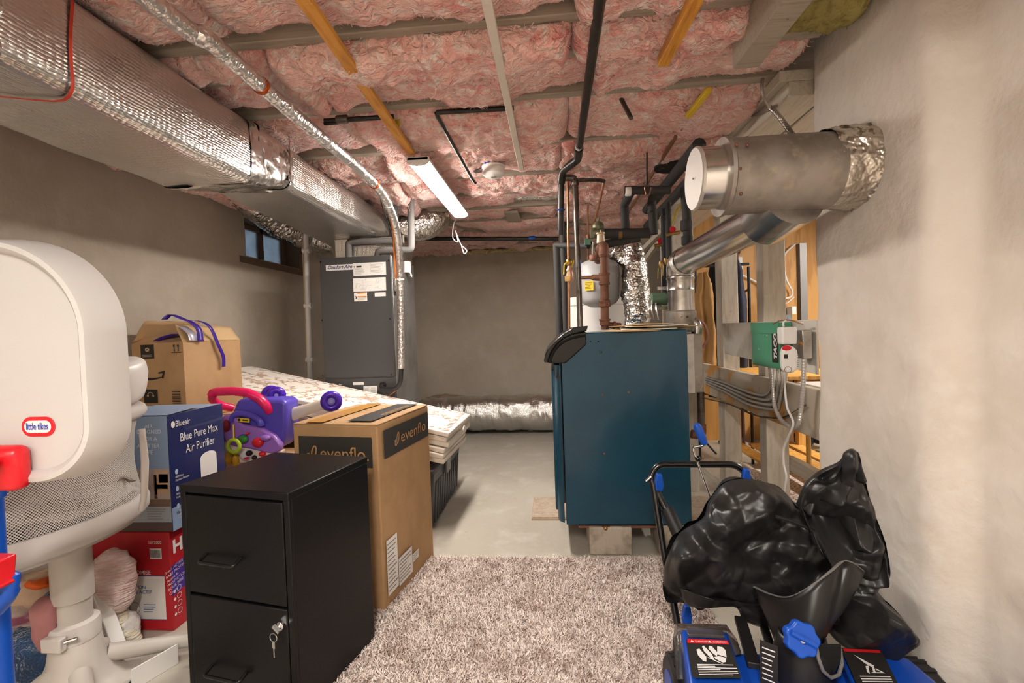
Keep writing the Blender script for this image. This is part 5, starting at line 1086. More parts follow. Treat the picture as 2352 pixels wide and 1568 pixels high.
while xx < x1 - .005: w_ = R.uniform(.0008, .0025); mb.rect(xx, y0 + .006, xx + w_, y1 - .006, Mh, .002); xx += w_ + R.uniform(.001, .002)
mb.build('barcode', m_ink, p)['kind'] = 'stuff'
x, y = f2(345, 1480); text('lettering', '2', m_whiteink, hb, Mh, .05, x, y, bold=.001)
text('lettering', 'HUGGIES', m_whiteink, hb, Mr, .075, .012, HZ - .095, bold=.003)
MB().add([(0.0, HZ - .27, .0012), (.4, HZ - .20, .0012), (.4, HZ - .07 - .02, .0012), (0.0, HZ - .145, .0012)], [(0, 1, 2, 3)], Mr).build('purple_stripe', m_purple, hb)
for k, s_ in enumerate(('2-in-1 ACTIVE', 'BABY PROTECTION', 'Secure fit', 'PROTECTION', 'POUR BÉBÉ', 'Coupe')):
    text('lettering', s_, m_whiteink, hb, Mr @ Matrix.Rotation(.17, 4, 'Z'), .016, .012, HZ - .163 - .019 * k, z=.002)
for k in range(4): MB().disc(.012, .16 - .032 * k, .006, Mr).build('white_dot', m_whiteink, hb); MB().ring(.035, .165 - .032 * k, .010, .012, Mr).build('icon_ring', m_whiteink, hb)
BZ_0 = HZ + .003; bx = D(386, 1000, HY).x; BH = D(386, 955, HY).z
ab = thing('purifier_box', 'navy and pale blue air purifier carton on the red nappy box', 'box', (bx, HY, BZ_0))
m_pale = mat('pale_blue_carton', '#8fa6c6', .4); m_navybox = mat('navy_carton', '#1d2a5c', .28, coat=.3)
BW = .34; BD = XP(510, 925, bx).y - HY; kB = BD / .45; MkB = Matrix.Diagonal((kB, 1, 1, 1))
MB().box((bx - BW, HY + .002, BZ_0), (bx - .002, HY + BD, BH)).build('carton', m_pale, ab, bevel=.003)
MB().box((bx - .003, HY + .001, BZ_0 + .0), (bx, HY + BD, BH)).build('navy_side', m_navybox, ab)
MB().grid(lambda u, v: (bx - BW + u * BW, HY + .003 + v * BD * .62, BH + .003 + .015 * (1 - u) * v * 0 + .01 * v), 4, 4).build('top_flap', m_pale, ab)
Mn = frame((bx, HY, 0), (0, 1, 0), (0, 0, 1)) @ MkB; Mw = frame((bx, HY + .002, 0), (1, 0, 0), (0, 0, 1)); S_ = lambda z_: BZ_0 + (BH - BZ_0) * z_
MB().disc(.035, S_(.915), .014, Mn, .0022).build('logo_dot', m_whiteink, ab); text('lettering', 'Blueair', m_whiteink, ab, Mn, .036, .052, S_(.89), bold=.0002, width=.11, z=.0022)
text('lettering', 'Blue Pure Max', m_whiteink, ab, Mn, .05, .08, S_(.75), bold=0, width=.31, z=.0022); text('lettering', 'Air Purifier', m_whiteink, ab, Mn, .05, .12, S_(.635), bold=0, width=.24, z=.0022)
for k in range(3):
    z_ = S_(.50 - .15 * k); MB().ring(.043, z_, .0, .011, Mn, .0022).build('icon', mat('icon_blue', '#a9bdd9', .5), ab)
    for q, s_ in enumerate((('HEPASilent', 'Maximum Filtration'), ('Whisper-silent', 'Performance'), ('Customizable', 'Washable prefilter'))[k]): text('lettering', s_, m_whiteink, ab, Mn, .013, .033, z_ - .026 - .014 * q, z=.0022)
cxp, czp = .30, S_(.32)
MB().poly([(cxp - .07, czp - .02)] + [(cxp - .07 * math.cos(a), czp + .10 + .025 * math.sin(a)) for a in np.linspace(0, math.pi, 12)] + [(cxp + .07, czp - .02)], Mn, .002).build('purifier_picture', m_whitepl, ab)
MB().rect(cxp - .07, czp - .10, cxp + .07, czp - .02, Mn, .002).build('purifier_picture_base', mat('grey_fabric_print', '#8f959f', .7), ab)
MB().poly([(.23, S_(.06)), (.39, S_(.06)), (.39, S_(.24)), (.23, S_(.22))], Mn, .003).build('shipping_label', m_label, ab); lines(Mn @ TR(0, 0, .002), .24, S_(.08), .38, S_(.21), 6, ab)
MB().rect(.0, S_(.0), .45, S_(.2), Mn, .0014).build('pale_footer', m_pale, ab); text('lettering', 'Up to 926 sq ft', m_navybox, ab, Mn, .022, .03, S_(.13), bold=.0001, z=.0022)
fb = lambda px, py: pxl(px, py, Mw, HY + .002)
for s_, px, py in (('AIR', 333, 983), ('DESIGNED', 315, 996), ('FOR A', 328, 1012), ('A BETTER', 316, 1028), ('LIFE', 332, 1043)):
    x, y = fb(px, py); text('lettering', s_, mat('pale_ink', '#dfe7f0', .5), ab, Mw, .023, x, y, bold=.0002, z=.0022)
x0, y0 = fb(330, 1163); x1, y1 = fb(386, 1076); p = MB().rect(x0 - .16, y0, -.004, y1, Mw).build('room_picture', mat('room_print', '#b9aaa4', .5), ab)
MB().rect(x0 - .16, y0, -.004, y0 + .03, Mw, .0018).build('picture_floor', mat('floor_print', '#7d6458', .5), p)
for px0, py0, px1, py1, c in ((358, 1135, 386, 1080, '#c9a98c'), (366, 1108, 386, 1088, '#b8705c'), (356, 1145, 360, 1090, '#5e3a2c'), (334, 1152, 342, 1128, '#7b7470'), (359, 1122, 386, 1112, '#d9c3a8')):
    a, b = fb(px0, py0), fb(px1, py1); MB().rect(a[0], a[1], min(b[0], -.004), b[1], Mw, .002).build('chair_picture', mat('print_' + c[1:], c, .5), p)
x0, y0 = fb(330, 1199); MB().rect(x0 - .2, y0, -.004, fb(330, 1163)[1], Mw, .0014).build('spec_panel', mat('spec_panel', '#a9b3c0', .5), ab); lines(Mw @ TR(0, 0, .001), x0 + .02, y0 + .01, -.02, fb(330, 1166)[1], 5, ab)
MB().rect(-BW, S_(0), -.003, y0, Mw, .0015).build('brown_footer', mat('footer_brown', '#5e4a4c', .5), ab)
# ================================================================= open shipping carton
oc_ = D(420, 785, 2.36); Mo = Matrix(((.976, .217, 0, oc_.x), (-.217, .976, 0, 2.36), (0, 0, 1, 0), (0, 0, 0, 1)))   # origin at near corner, -x left, +y away to the right
OZ0, OZ1 = .78, 1.198
def _until(f_, px):
    a_, b_ = .05, .9
    for _ in range(30):
        m_ = (a_ + b_) / 2
        if (project(f_(m_))[0] - px) * (project(f_(.9))[0] - px) > 0: b_ = m_
        else: a_ = m_
    return a_
OW = min(_until(lambda t: Mo @ V((-t, 0, 1.0)), 293), .385); OD = _until(lambda t: Mo @ V((0, t, 1.0)), 555)
am = thing('shipping_carton', 'open brown shipping carton with torn purple tape on its flaps', 'box', Mo @ TR(0, 0, OZ0))
th = .005
for nm, a, b in (('wall_panel', (-OW, 0, OZ0), (0, th, OZ1)), ('wall_panel', (-th, 0, OZ0), (0, OD, OZ1)), ('wall_panel', (-OW, OD - th, OZ0), (0, OD, OZ1)), ('wall_panel', (-OW, 0, OZ0), (-OW + th, OD, OZ1)), ('bottom_panel', (-OW, 0, OZ0), (0, OD, OZ0 + th))):
    MB().box(a, b, Mo).noise(.003, 6).build(nm, m_card, am, bevel=.001)
def flap(name, pts, m, seed=0):
    q = [Mo @ V(p) for p in pts]; 
    o = MB().grid(lambda u, v: (q[0].lerp(q[1], u)).lerp(q[3].lerp(q[2], u), v), 14, 6).noise(.008, 12, 2, seed=seed).build(name, m, am); s_ = o.modifiers.new('t', 'SOLIDIFY'); s_.thickness = .004; return o
f1 = flap('flap', [(.0, 0, OZ1), (.0, OD, OZ1), (-.07, OD, OZ1 + .085), (-.075, .02, OZ1 + .1)], m_cardlight, 1)
flap('flap', [(-OW, 0, OZ1), (0, 0, OZ1), (-.05, .06, OZ1 + .03), (-OW + .01, .05, OZ1 + .035)], m_card, 3)
f3 = flap('flap', [(-OW, 0, OZ1), (-OW, OD, OZ1), (-OW + .07, OD, OZ1 + .12), (-OW + .09, .02, OZ1 + .12)], m_card, 5)
m_vtape = mat('violet_tape', '#3c1f8c', .3); m_silver = mat('silver_liner', '#c3c0cf', .3, .5)
def ribbon(name, pts, w, m, sd=(0, 1, 0)):
    S = spline([Mo @ V((p[0], p[1] * OD / .62, p[2])) for p in pts], 6); d = (Mo.to_3x3() @ V(sd)); 
    o = MB().add([p + d * w / 2 * s_ for p in S for s_ in (-1, 1)], [(2 * k, 2 * k + 1, 2 * k + 3, 2 * k + 2) for k in range(len(S) - 1)]).build(name, m, am); q = o.modifiers.new('t', 'SOLIDIFY'); q.thickness = .0015
ribbon('violet_tape', [(-.11, -.02, OZ1 + .125), (-.09, .02, OZ1 + .15), (-.05, .08, OZ1 + .125), (-.03, .12, OZ1 + .11), (.0, .16, OZ1 + .07), (.02, .15, OZ1 + .0)], .03, m_vtape, (.3, .95, 0))
ribbon('violet_tape', [(-.05, .1, OZ1 + .115), (-.04, .22, OZ1 + .115), (.0, .28, OZ1 + .08), (.02, .33, OZ1 - .02), (.02, .38, OZ1 - .09), (.02, .38, OZ1 - .15)], .022, m_vtape)
ribbon('silver_liner', [(-.05, .07, OZ1 + .085), (.0, .085, OZ1 + .045), (.012, .09, OZ1 + .005)], .05, m_silver)
ribbon('violet_sheet', [(-.2, .1, OZ1 + .01), (-.14, .1, OZ1 + .03), (-.06, .1, OZ1 + .045)], .15, m_vtape)
Mof = Mo @ frame((-OW, 0, 0), (1, 0, 0), (0, 0, 1)) @ Matrix.Diagonal((OW / .262, 1, 1, 1)); Mor = Mo @ frame((0, 0, 0), (0, 1, 0), (0, 0, 1))
l = MB().rect(.05, OZ1 - .085, .118, OZ1 - .008, Mof, .004).build('delivery_mark', m_ink, am); MB().ring(.085, OZ1 - .035, .004, .011, Mof, .0048).build('delivery_icon', m_cardlight, l); lines(Mof @ TR(0, 0, .004), .058, OZ1 - .078, .112, OZ1 - .06, 2, l, material=m_cardlight)
l = MB().rect(.055, OZ1 - .33, .125, OZ1 - .255, Mof, .004).build('delivery_mark', m_ink, am)
MB().stroke([(.09 + .014 * math.cos(a), OZ1 - .285 + .014 * math.sin(a)) for a in np.linspace(0, math.pi, 10)], .003, Mof, .0048).disc(.076, OZ1 - .29, .005, Mof, .0048).disc(.104, OZ1 - .29, .005, Mof, .0048).build('headphone_icon', m_cardlight, l)
sm = [(x, OZ1 - .155 - .028 * (1 - ((x - .04) / .11) ** 2) + .02 * max(0, x - .05)) for x in np.linspace(-.07 + .09, .145, 16)]
MB().stroke([(x, OZ1 - .175 - .022 * math.sin(math.pi * min(1, (x - .01) / .17))) for x in np.linspace(.01, .15, 16)], [.004 + .009 * math.sin(math.pi * k / 15) for k in range(16)], Mof, .004).poly([(.135, OZ1 - .16), (.168, OZ1 - .152), (.158, OZ1 - .195), (.15, OZ1 - .19), (.157, OZ1 - .166), (.136, OZ1 - .168)], Mof, .004).build('smile_arrow', m_ink, am)
mb = MB()
for xx in (.22, .24): mb.rect(xx - .002, OZ1 - .048, xx + .002, OZ1 - .015, Mof, .004).poly([(xx - .007, OZ1 - .022), (xx + .007, OZ1 - .022), (xx, OZ1 - .008)], Mof, .004)
mb.rect(.205, OZ1 - .056, .255, OZ1 - .053, Mof, .004).build('this_way_up_mark', m_ink, am)
mb = MB()
for k in range(8): mb.rect(.2, OZ1 - .33 + .009 * k, .24, OZ1 - .33 + .009 * k + .003 + .002 * (k % 2), Mof, .004)
mb.build('recycling_print', m_ink, am)
tag(MB().box((-2.33, 2.38, 0), (-1.8, 2.735, .778)).build('support_box', m_card, None, bevel=.006), 'plain carton under the open shipping carton', 'box')
# ================================================================= baby walker toy
bw = thing('baby_walker', 'purple baby walker toy with pink handle lying behind the purifier box', 'toy', D(580, 1040, 2.45))
m_vio = mat('violet_plastic', '#5a4bb5', .3); m_lil = mat('lilac_plastic', '#a06fc6', .3); m_pinkp = mat('hot_pink_plastic', '#e0215f', .25); m_cream = mat('cream_plastic', '#eadccb', .4); m_lime = mat('lime_plastic', '#b9d22c', .3); m_dv = mat('deep_violet', '#4a22a8', .28); m_grn = mat('green_plastic', '#3f8a35', .3)
WY_ = 2.42
W2 = lambda px, py, dy=0: D(px, py, WY_ + dy)
def shape(name, pts, y0, y1, m, bev=.012, par=None):
    q = [W2(*p) for p in pts]; mb = MB(); n = len(q)
    mb.add([(v.x, WY_ + y0 + (v.z - q[0].z) * .0, v.z) for v in q] + [(v.x, WY_ + y1, v.z) for v in q], [tuple(range(n)), tuple(range(n, 2 * n))[::-1]] + [(i, n + i, n + (i + 1) % n, (i + 1) % n) for i in range(n)])
    return mb.build(name, m, par or bw, bevel=bev, seg=3)
shape('body', [(522, 960), (538, 920), (556, 916), (640, 918), (652, 925), (653, 985), (648, 1010), (640, 1030), (610, 1040), (540, 1035), (515, 1000)], .02, .16, m_vio, .02)
fp_ = shape('activity_panel', [(512, 955), (524, 950), (540, 955), (560, 975), (600, 982), (632, 1000), (648, 1022), (645, 1035), (628, 1042), (600, 1036), (575, 1030), (545, 1026), (522, 1020), (514, 1000)], -.01, .03, m_lil, .012)
shape('lower_panel', [(512, 1012), (545, 1024), (600, 1034), (645, 1036), (640, 1060), (600, 1075), (512, 1080)], .0, .05, m_cream, .006)
MB().tube([W2(*p, .0) for p in [(v.x, v.y) for v in spline([V((534, 968, 0)), V((537, 955, 0)), V((552, 950, 0)), V((580, 955, 0)), V((597, 967, 0)), V((600, 978, 0))], 5)]], .018, 12).build('carry_handle', m_vio, bw)
Mlb = frame(W2(545, 968, -.02), (1, 0, -.1), (0, 0, 1)); l = MB().rect(0, 0, .07, .022, Mlb, .001).build('yellow_label', m_yellow, bw); MB().disc(.011, .011, .008, Mlb, .002).rect(.03, .008, .06, .015, Mlb, .002).build('label_print', m_ink, l)
MB().tube([W2(*p) for p in [(487, 908)]] + [W2(px, py, d_) for px, py, d_ in ((489, 902, .0), (500, 899, .0), (535, 898, .0), (570, 902, .0), (595, 914, .0), (612, 932, .01), (620, 945, .03))], .024, 14).build('push_handle', m_pinkp, bw)
MB().tube([W2(488, 905), W2(487, 915, .02), W2(497, 925, .05), W2(512, 932, .08), W2(534, 937, .12)], .022, 14).build('push_handle', m_pinkp, bw)
sh = lambda px, py, rx, rz, m, nm, d_=-.02, par=None: MB().ball(W2(px, py, d_), (rx, .018, rz)).build(nm, m, par or bw)
sh(559, 1008, .026, .022, m_grn, 'green_button'); sh(592, 1016, .032, .026, m_red, 'red_phone'); sh(610, 1005, .028, .017, m_lil, 'lilac_button'); sh(569, 995, .008, .007, m_red, 'red_light'); sh(519, 978, .022, .034, mat('dark_red_plastic', '#8a1c28', .3), 'red_roller'); sh(559, 1008, .034, .028, m_vio, 'button_rim', -.008)
MB().torus((0, 0, 0), .033, .0095, frame(W2(537, 1024, -.06), (1, 0, 0), (0, 0, 1)), 28, 10).build('lime_ring', m_lime, bw); MB().tube([W2(536, 975, -.03), W2(537, 1008, -.055)], .004, 8).build('yellow_cord', m_yellow, bw)
sh(565, 1045, .035, .032, m_whitepl, 'cow_face', .0); sh(572, 1040, .018, .014, m_ink, 'cow_patch', -.015); sh(603, 1042, .02, .014, m_red, 'red_roller', -.005); sh(526, 1052, .022, .04, mat('amber_plastic', '#c99a1e', .3), 'amber_gate', -.01); sh(542, 1058, .018, .04, mat('amber_plastic', '#c99a1e', .3), 'amber_gate', -.01)
sh(585, 1050, .014, .013, m_ink, 'cow_spot', -.0); sh(566, 1052, .014, .006, m_pinkp, 'cow_mouth', -.03)
for k, (p, q, w_) in enumerate((((652, 958), (765, 920), .0), ((610, 925), (640, 906), .1))):
    a_, b_ = W2(*p, .1 + w_), W2(*q, .06 + w_)
    MB().tube([a_, a_.lerp(b_, .5), b_], [.04, .03, .026], 12, flat=.55).build('leg', m_cream, bw)
    Mwh = frame(b_ + V((0, -.02, 0)), (.9, .4, 0), (0, 0, 1))
    wl_ = MB().torus((0, 0, 0), .037 * (1 if k == 0 else .8), .02, Mwh, 28, 10).build('wheel', m_dv, bw); MB().lathe([(.022, -.008), (.022, .006), (.012, .01), (.01, .018), (.001, .019)], Mwh, 20).build('hub', mat('pale_violet', '#8f86c8', .35), wl_)
a_ = W2(622, 905, .3); MB().torus((0, 0, 0), .036, .018, frame(a_, (.9, .4, 0), (0, 0, 1)), 24, 8).build('wheel', m_dv, bw)
tag(MB().box((-1.78, 2.40, 0), (-1.15, 2.735, .53)).build('support_box', m_card, None, bevel=.006), 'plain carton under the baby walker toy', 'box')
# ================================================================= toy basketball hoop
HYb = .95
m_board = mat('white_board_plastic', '#c5c2bf', .38)
hp_ = thing('basketball_hoop', 'white toy basketball backboard with red rim at the left edge', 'toy', V((-1.3, 1.0, 0)))
Hb = lambda px, py, y=HYb: D(px, py, y)
r0 = Hb(247, 850).x; zt_b, zb_b = Hb(0, 545).z, Hb(60, 1110).z
x_l = -1.72; xr_ = Hb(205, 850).x
def board_outline(x0, x1, z0, z1, rt, rb, n=14):
    pts = []
    for cx_, cz_, r, a0 in ((x1 - rt[0], z1 - rt[1], rt, 0), (x0 + rt[0], z1 - rt[1], rt, 90), (x0 + rb[0], z0 + rb[1], rb, 180), (x1 - rb[0], z0 + rb[1], rb, 270)):
        for k in range(n + 1):
            a = math.radians(a0 + 90 * k / n); pts.append((cx_ + r[0] * math.cos(a), cz_ + r[1] * math.sin(a)))
    return pts
def board_layer(ins, y): return [(x, y, z) for x, z in board_outline(x_l + ins, xr_ - ins, zb_b + ins, zt_b - ins, (.26 - ins, .22 - ins), (.15 - ins, .13 - ins))]
lay = [board_layer(.028, HYb + .012), board_layer(.026, HYb + .004), board_layer(.014, HYb - .006), board_layer(.004, HYb - .004), board_layer(0, HYb + .006), board_layer(-.012, HYb + .075), board_layer(-.012, HYb + .085), board_layer(.0, HYb + .09)]
n = len(lay[0]); vs = [p for l_ in lay for p in l_]; fs = [(i * n + j, (i + 1) * n + j, (i + 1) * n + (j + 1) % n, i * n + (j + 1) % n) for i in range(len(lay) - 1) for j in range(n)]
fs += [tuple(range(n))[::-1], tuple((len(lay) - 1) * n + j for j in range(n))]
MB().add(vs, fs).build('backboard', m_board, hp_, angle=50)
Mb = frame(V((0, HYb + .012, 0)), (1, 0, 0), (0, 0, 1))
def stadium(cx_, cy_, w, h, n=10): return [(cx_ + (w / 2 - h / 2) * s + h / 2 * math.cos(a), cy_ + h / 2 * math.sin(a)) for s, aa in ((1, (-90, 90)), (-1, (90, 270))) for a in np.radians(np.linspace(aa[0], aa[1], n))]
lc = Hb(90, 979, HYb + .012); lw, lh = 92 / 1080 * .96, 50 / 1080 * .96
bd = MB().prism(stadium(lc.x, lc.z, lw, lh), .0, .003, Mb).build('brand_badge', m_red, hp_, bevel=.001)
MB().poly(stadium(lc.x, lc.z, lw * .82, lh * .62), Mb, .0035).build('badge_field', m_whiteink, bd)
text('lettering', 'little tikes', mat('badge_blue', '#2b3f9e', .4), bd, Mb, lh * .5, lc.x, lc.z - lh * .14, 'CENTER', bold=.0004, width=lw * .66, z=.0045)
rim_c = V((-1.29, HYb - .16, .955))
MB().box((-1.40, HYb - .035, .885), (Hb(34, 1060, HYb - .03).x, HYb + .012, .985)).build('rim_bracket', m_red, hp_, bevel=.02, seg=3)
MB().torus((0, 0, 0), .145, .012, TR(rim_c), 40, 10).build('rim', m_red, hp_)
pc = Hb(-42, 1300, 1.06)
MB().tube([V((pc.x, 1.075, .02)), V((pc.x + .0, 1.075, 1.1))], .034, 18).build('pole', m_blue, hp_)
MB().tube([Hb(0, 1120, 1.03), Hb(0, 1140, 1.03)], .012, 10).build('pole_pin', m_blue, hp_)
MB().tube(fillet([Hb(-15, 1400, 1.03), Hb(16, 1365, 1.02), Hb(26, 1330, 1.02), Hb(18, 1285, 1.02)], .03, 4), [.022] * 5 + [.018] * 5 + [.008] * (len(fillet([(0, 0, 0), (1, 0, 0), (1, 1, 0), (2, 1, 0)], .03, 4)) - 10), 12).build('height_catch', m_blue, hp_)
MB().prism([(0, 0), (-.14, -.02), (-.14, .075), (.005, .07), (-.004, .012)], -.03, .03, frame(Hb(8, 1350, .99), (1, 0, 0), (0, 0, 1))).build('red_collar', m_red, hp_, bevel=.006)
# ================================================================= bassinet
bsC = V((D(170, 1400, 1.45).x + .02, 1.41, 0)); ax_, ay_ = .25, .34
zr = D(328, 950, 1.56).z
for _ in range(40):
    bsC.x += (318 - max(project((bsC.x + ax_ * math.cos(a), bsC.y + ay_ * math.sin(a), zr))[0] for a in np.linspace(0, 6.28, 60))) * .0008
bs = thing('bassinet', 'grey mesh-sided bassinet on a pedestal behind the toy backboard', 'bassinet', bsC)
m_bas = mat('pale_grey_plastic', '#cfc9c4', .4); m_bas2 = mat('grey_pedestal_plastic', '#bdb6ae', .45)
zr = D(328, 950, 1.56).z; zlow = D(328, 1180, 1.56).z
def ell(a, b, z, n=64): return [bsC + V((a * math.cos(2 * math.pi * k / n), b * math.sin(2 * math.pi * k / n), z)) for k in range(n)]
MB().tube(ell(ax_ + .0, ay_, zr), .027, 14, closed=True).build('top_rail', m_bas, bs)
def mesh_fn(u, v):
    a = 2 * math.pi * u; bul = 1 - .06 * math.sin(math.pi * v); k = 1 - .02 * v
    return bsC + V((ax_ * k * bul * math.cos(a), ay_ * k * bul * math.sin(a), zr - (zr - zlow - .05) * v))
m_net = mat('mesh_netting', '#d3ccc6', .7)
nt = m_net.node_tree; N = nt.nodes; L = nt.links; p = N['Principled BSDF']
uvn = N.new('ShaderNodeTexCoord'); sx = N.new('ShaderNodeSeparateXYZ'); L.new(uvn.outputs['Object'], sx.inputs[0])
at = N.new('ShaderNodeMath'); at.operation = 'ARCTAN2'; L.new(sx.outputs['Y'], at.inputs[0]); L.new(sx.outputs['X'], at.inputs[1])
def sinw(sock, k, ph=0):
    m1 = N.new('ShaderNodeMath'); m1.operation = 'MULTIPLY_ADD'; m1.inputs[1].default_value = k; m1.inputs[2].default_value = ph; L.new(sock, m1.inputs[0]); s = N.new('ShaderNodeMath'); s.operation = 'SINE'; L.new(m1.outputs[0], s.inputs[0]); return s.outputs[0]
ml = N.new('ShaderNodeMath'); ml.operation = 'MULTIPLY'; L.new(sinw(at.outputs[0], 210), ml.inputs[0]); L.new(sinw(sx.outputs['Z'], 720), ml.inputs[1])
gt = N.new('ShaderNodeMath'); gt.operation = 'LESS_THAN'; gt.inputs[1].default_value = .12; L.new(ml.outputs[0], gt.inputs[0]); L.new(gt.outputs[0], p.inputs['Alpha'])
MB().grid(mesh_fn, 96, 16, wrap=True).noise(.012, 5, 2).build('mesh_side', m_net, bs)
def band(u, v):
    a = 2 * math.pi * u; pr_ = [(-.0, .055), (.012, .055), (.022, .03), (.020, .0), (.0, -.022), (-.03, -.03)]
    t = v * (len(pr_) - 1); i = min(int(t), len(pr_) - 2); f_ = t - i; o = pr_[i][0] * (1 - f_) + pr_[i + 1][0] * f_; z = pr_[i][1] * (1 - f_) + pr_[i + 1][1] * f_
    return bsC + V(((ax_ + o) * math.cos(a), (ay_ + o) * math.sin(a), zlow + z))
MB().grid(band, 96, 10, wrap=True).build('lower_band', m_bas, bs)
MB().prism([(p.x, p.y) for p in ell(ax_ - .01, ay_ - .01, 0)], zlow - .035, zlow - .02).build('tray', m_bas2, bs)
mb = MB().grid(lambda u, v: bsC + V(((ax_ - .03) * (1 - v) * math.cos(2 * math.pi * u), (ay_ - .03) * (1 - v) * math.sin(2 * math.pi * u), zlow + .06 + .05 * v)), 48, 10, wrap=True).noise(.05, 7, 3); mb.build('mattress', mat('grey_bedding', '#c6c0bb', .85), bs)
mb = MB().grid(lambda u, v: bsC + V((-.12 + .34 * u, -.2 + .36 * v, zlow + .16 + .1 * math.sin(3 * u) * math.cos(2 * v))), 24, 24).noise(.08, 6, 3); mb.build('blanket', mat('taupe_blanket', '#8e847c', .9), bs)
# control hub with light/sound unit at the right end
hc = D(232, 912, 1.40)
def unit(u, v):
    a = 2 * math.pi * u; pr_ = [(.03, .10), (.075, .10), (.095, .085), (.10, .05), (.095, .0), (.085, -.03), (.03, -.04)]
    t = v * (len(pr_) - 1); i = min(int(t), len(pr_) - 2); f_ = t - i; r = pr_[i][0] * (1 - f_) + pr_[i + 1][0] * f_; z = pr_[i][1] * (1 - f_) + pr_[i + 1][1] * f_
    return hc + V((r * 1.1 * math.cos(a), r * 1.4 * math.sin(a), z * 1.1 + .25 * r * math.sin(a)))
MB().grid(unit, 40, 14, wrap=True).build('control_unit', m_whitepl, bs)
MB().ball(hc + V((-.01, -.115, .03)), (.05, .03, .055)).build('grey_button_pad', mat('mid_grey_plastic', '#8d8f96', .4), bs)
MB().tube([D(326, 985, 1.43), D(333, 1060, 1.43), D(331, 1140, 1.44), D(326, 1170, 1.45)], [.009, .011, .010, .009], 12).build('side_strut', m_bas, bs)
colx = D(170, 1400, 1.45).x; cC = V((colx, 1.45, 0)); zcol = lambda py: D(170, py, 1.45).z
MB().lathe([(.056, zlow - .03), (.056, zcol(1372))][::-1], TR(cC), 36).build('upper_column', m_bas2, bs)
MB().lathe([(.049, zcol(1425)), (.049, zcol(1368))], TR(cC), 36).build('inner_column', m_bas2, bs)
MB().lathe([(.058, zcol(1468)), (.068, zcol(1462)), (.070, zcol(1440)), (.066, zcol(1424)), (.055, zcol(1420))], TR(cC), 36).build('clamp_collar', m_bas, bs)
MB().box((colx - .03, 1.45 - .086, zcol(1462)), (colx + .04, 1.45 - .062, zcol(1432))).build('clamp_lever', m_bas, bs, bevel=.004)
MB().tube([(colx + .045, 1.45 - .075, zcol(1441)), (colx + .075, 1.45 - .06, zcol(1438))], .006, 8).build('clamp_pin', m_chrome, bs)
MB().lathe([(.17, .04), (.13, .05), (.10, .085), (.077, .14), (.068, .2), (.064, zcol(1462))], TR(cC), 40).build('pedestal', m_bas2, bs)
for k, e_ in enumerate((V((-1.37, 1.72, .035)), V((-1.75, 1.72, .035)), V((-1.75, 1.15, .03)), V((-1.3, 1.18, .03)))):
    s_ = cC + (V((e_.x, e_.y, 0)) - cC) * .2; s_.z = .115; MB().tube([s_, s_.lerp(e_, .5) + V((0, 0, .0)), e_], [.030, .026, .023], 14).build('leg', m_bas2, bs)
    MB().ball(e_, .026).build('foot_cap', m_bas2, bs)
# ================================================================= soft goods and boards around the bassinet
def lump(name, label, cat, c, r, m, amp=.03, scale=6, seed=0, group=None, n=48):
    o = MB().ball(c, r, n=n, m=n // 2).noise(amp, scale, 3, seed=seed).build(name, m, None, angle=80); return tag(o, label, cat, group)
m_wrap = mat('clear_wrapped_pink', '#e0bdb6', .18, var=('#f1dcd6', 12, .4, .65, (1, 1, 5)), bump=(22, .9, .02, (1, 1, 6)), coat=.6)
m_wrapc = mat('clear_wrapped_cream', '#d9cfae', .2, var=('#efe8d4', 14, .4, .65, (1, 1, 5)), bump=(24, .9, .02, (1, 1, 6)), coat=.6)
bgl = [('wrapped_bundle', 'pink bedding bundle in clear plastic leaning on the red nappy box', D(258, 1338, 1.70), (.085, .06, .15), m_wrap), ('wrapped_bundle', 'cream bedding bundle in clear plastic below the pink one', D(275, 1455, 1.70), (.07, .06, .10), m_wrapc)]
for k, (nm, lb, c, r, m_) in enumerate(bgl): lump(nm, lb, 'bundle', c, r, m_, .035, 9, 5 + k, 'plastic-wrapped bundles')
c = bgl[1][2]; lump('wrapped_bundle', 'white plastic-wrapped bundle on the floor under the cream one', 'bundle', V((c.x - .02, 1.70, .07)), (.08, .06, .07), mat('white_wrap', '#e2dedb', .25, bump=(24, .9, .02)), .03, 9, 9, 'plastic-wrapped bundles')
o = MB().bar(D(228, 1362, 1.66), V((D(300, 1560, 1.62).x, 1.6, .01)), .045, .02).build('white_plank', m_whitepl, None, bevel=.003); tag(o, 'white plank leaning between pedestal and wrapped bundles', 'plank')
o = MB().bar(D(232, 1385, 1.69), V((D(250, 1560, 1.66).x, 1.64, .01)), .03, .012).build('white_plank', m_whitepl, None, bevel=.002); tag(o, 'narrower white plank standing behind the leaning one', 'plank')
wp = MB(); a, b = ZP(300, 1556, .05), ZP(404, 1496, .05); wp.hexa([(a.x, a.y, 0), (b.x, b.y, 0), (b.x, b.y + .012, 0), (a.x, a.y + .012, 0), (a.x, a.y, .075), (b.x, b.y, .075), (b.x, b.y + .012, .075), (a.x, a.y + .012, .075)])
tag(wp.build('shelf_panel', m_whitepl, None, bevel=.002), 'low white panel edge beside the filing cabinet', 'panel')
m_knit = mat('striped_knit', '#b9a79c', .95, var=[('#8d4f62', 4, .5, .56, (1, 1, 3)), ('#4d5a5a', 5, .55, .6, (1, 1, 3))], bump=(60, .5, .01, (1, 1, 4)))
lump('folded_knit', 'heap of striped knitwear beneath the bassinet', 'clothing', D(60, 1420, 1.62), (.16, .12, .13), m_knit, .05, 6, 3)
lump('beige_blanket', 'beige blanket bundle on top of the knitwear', 'blanket', D(75, 1352, 1.66), (.17, .12, .05), mat('beige_fleece', '#c9ad93', .95, bump=(30, .4, .02)), .05, 6, 14)
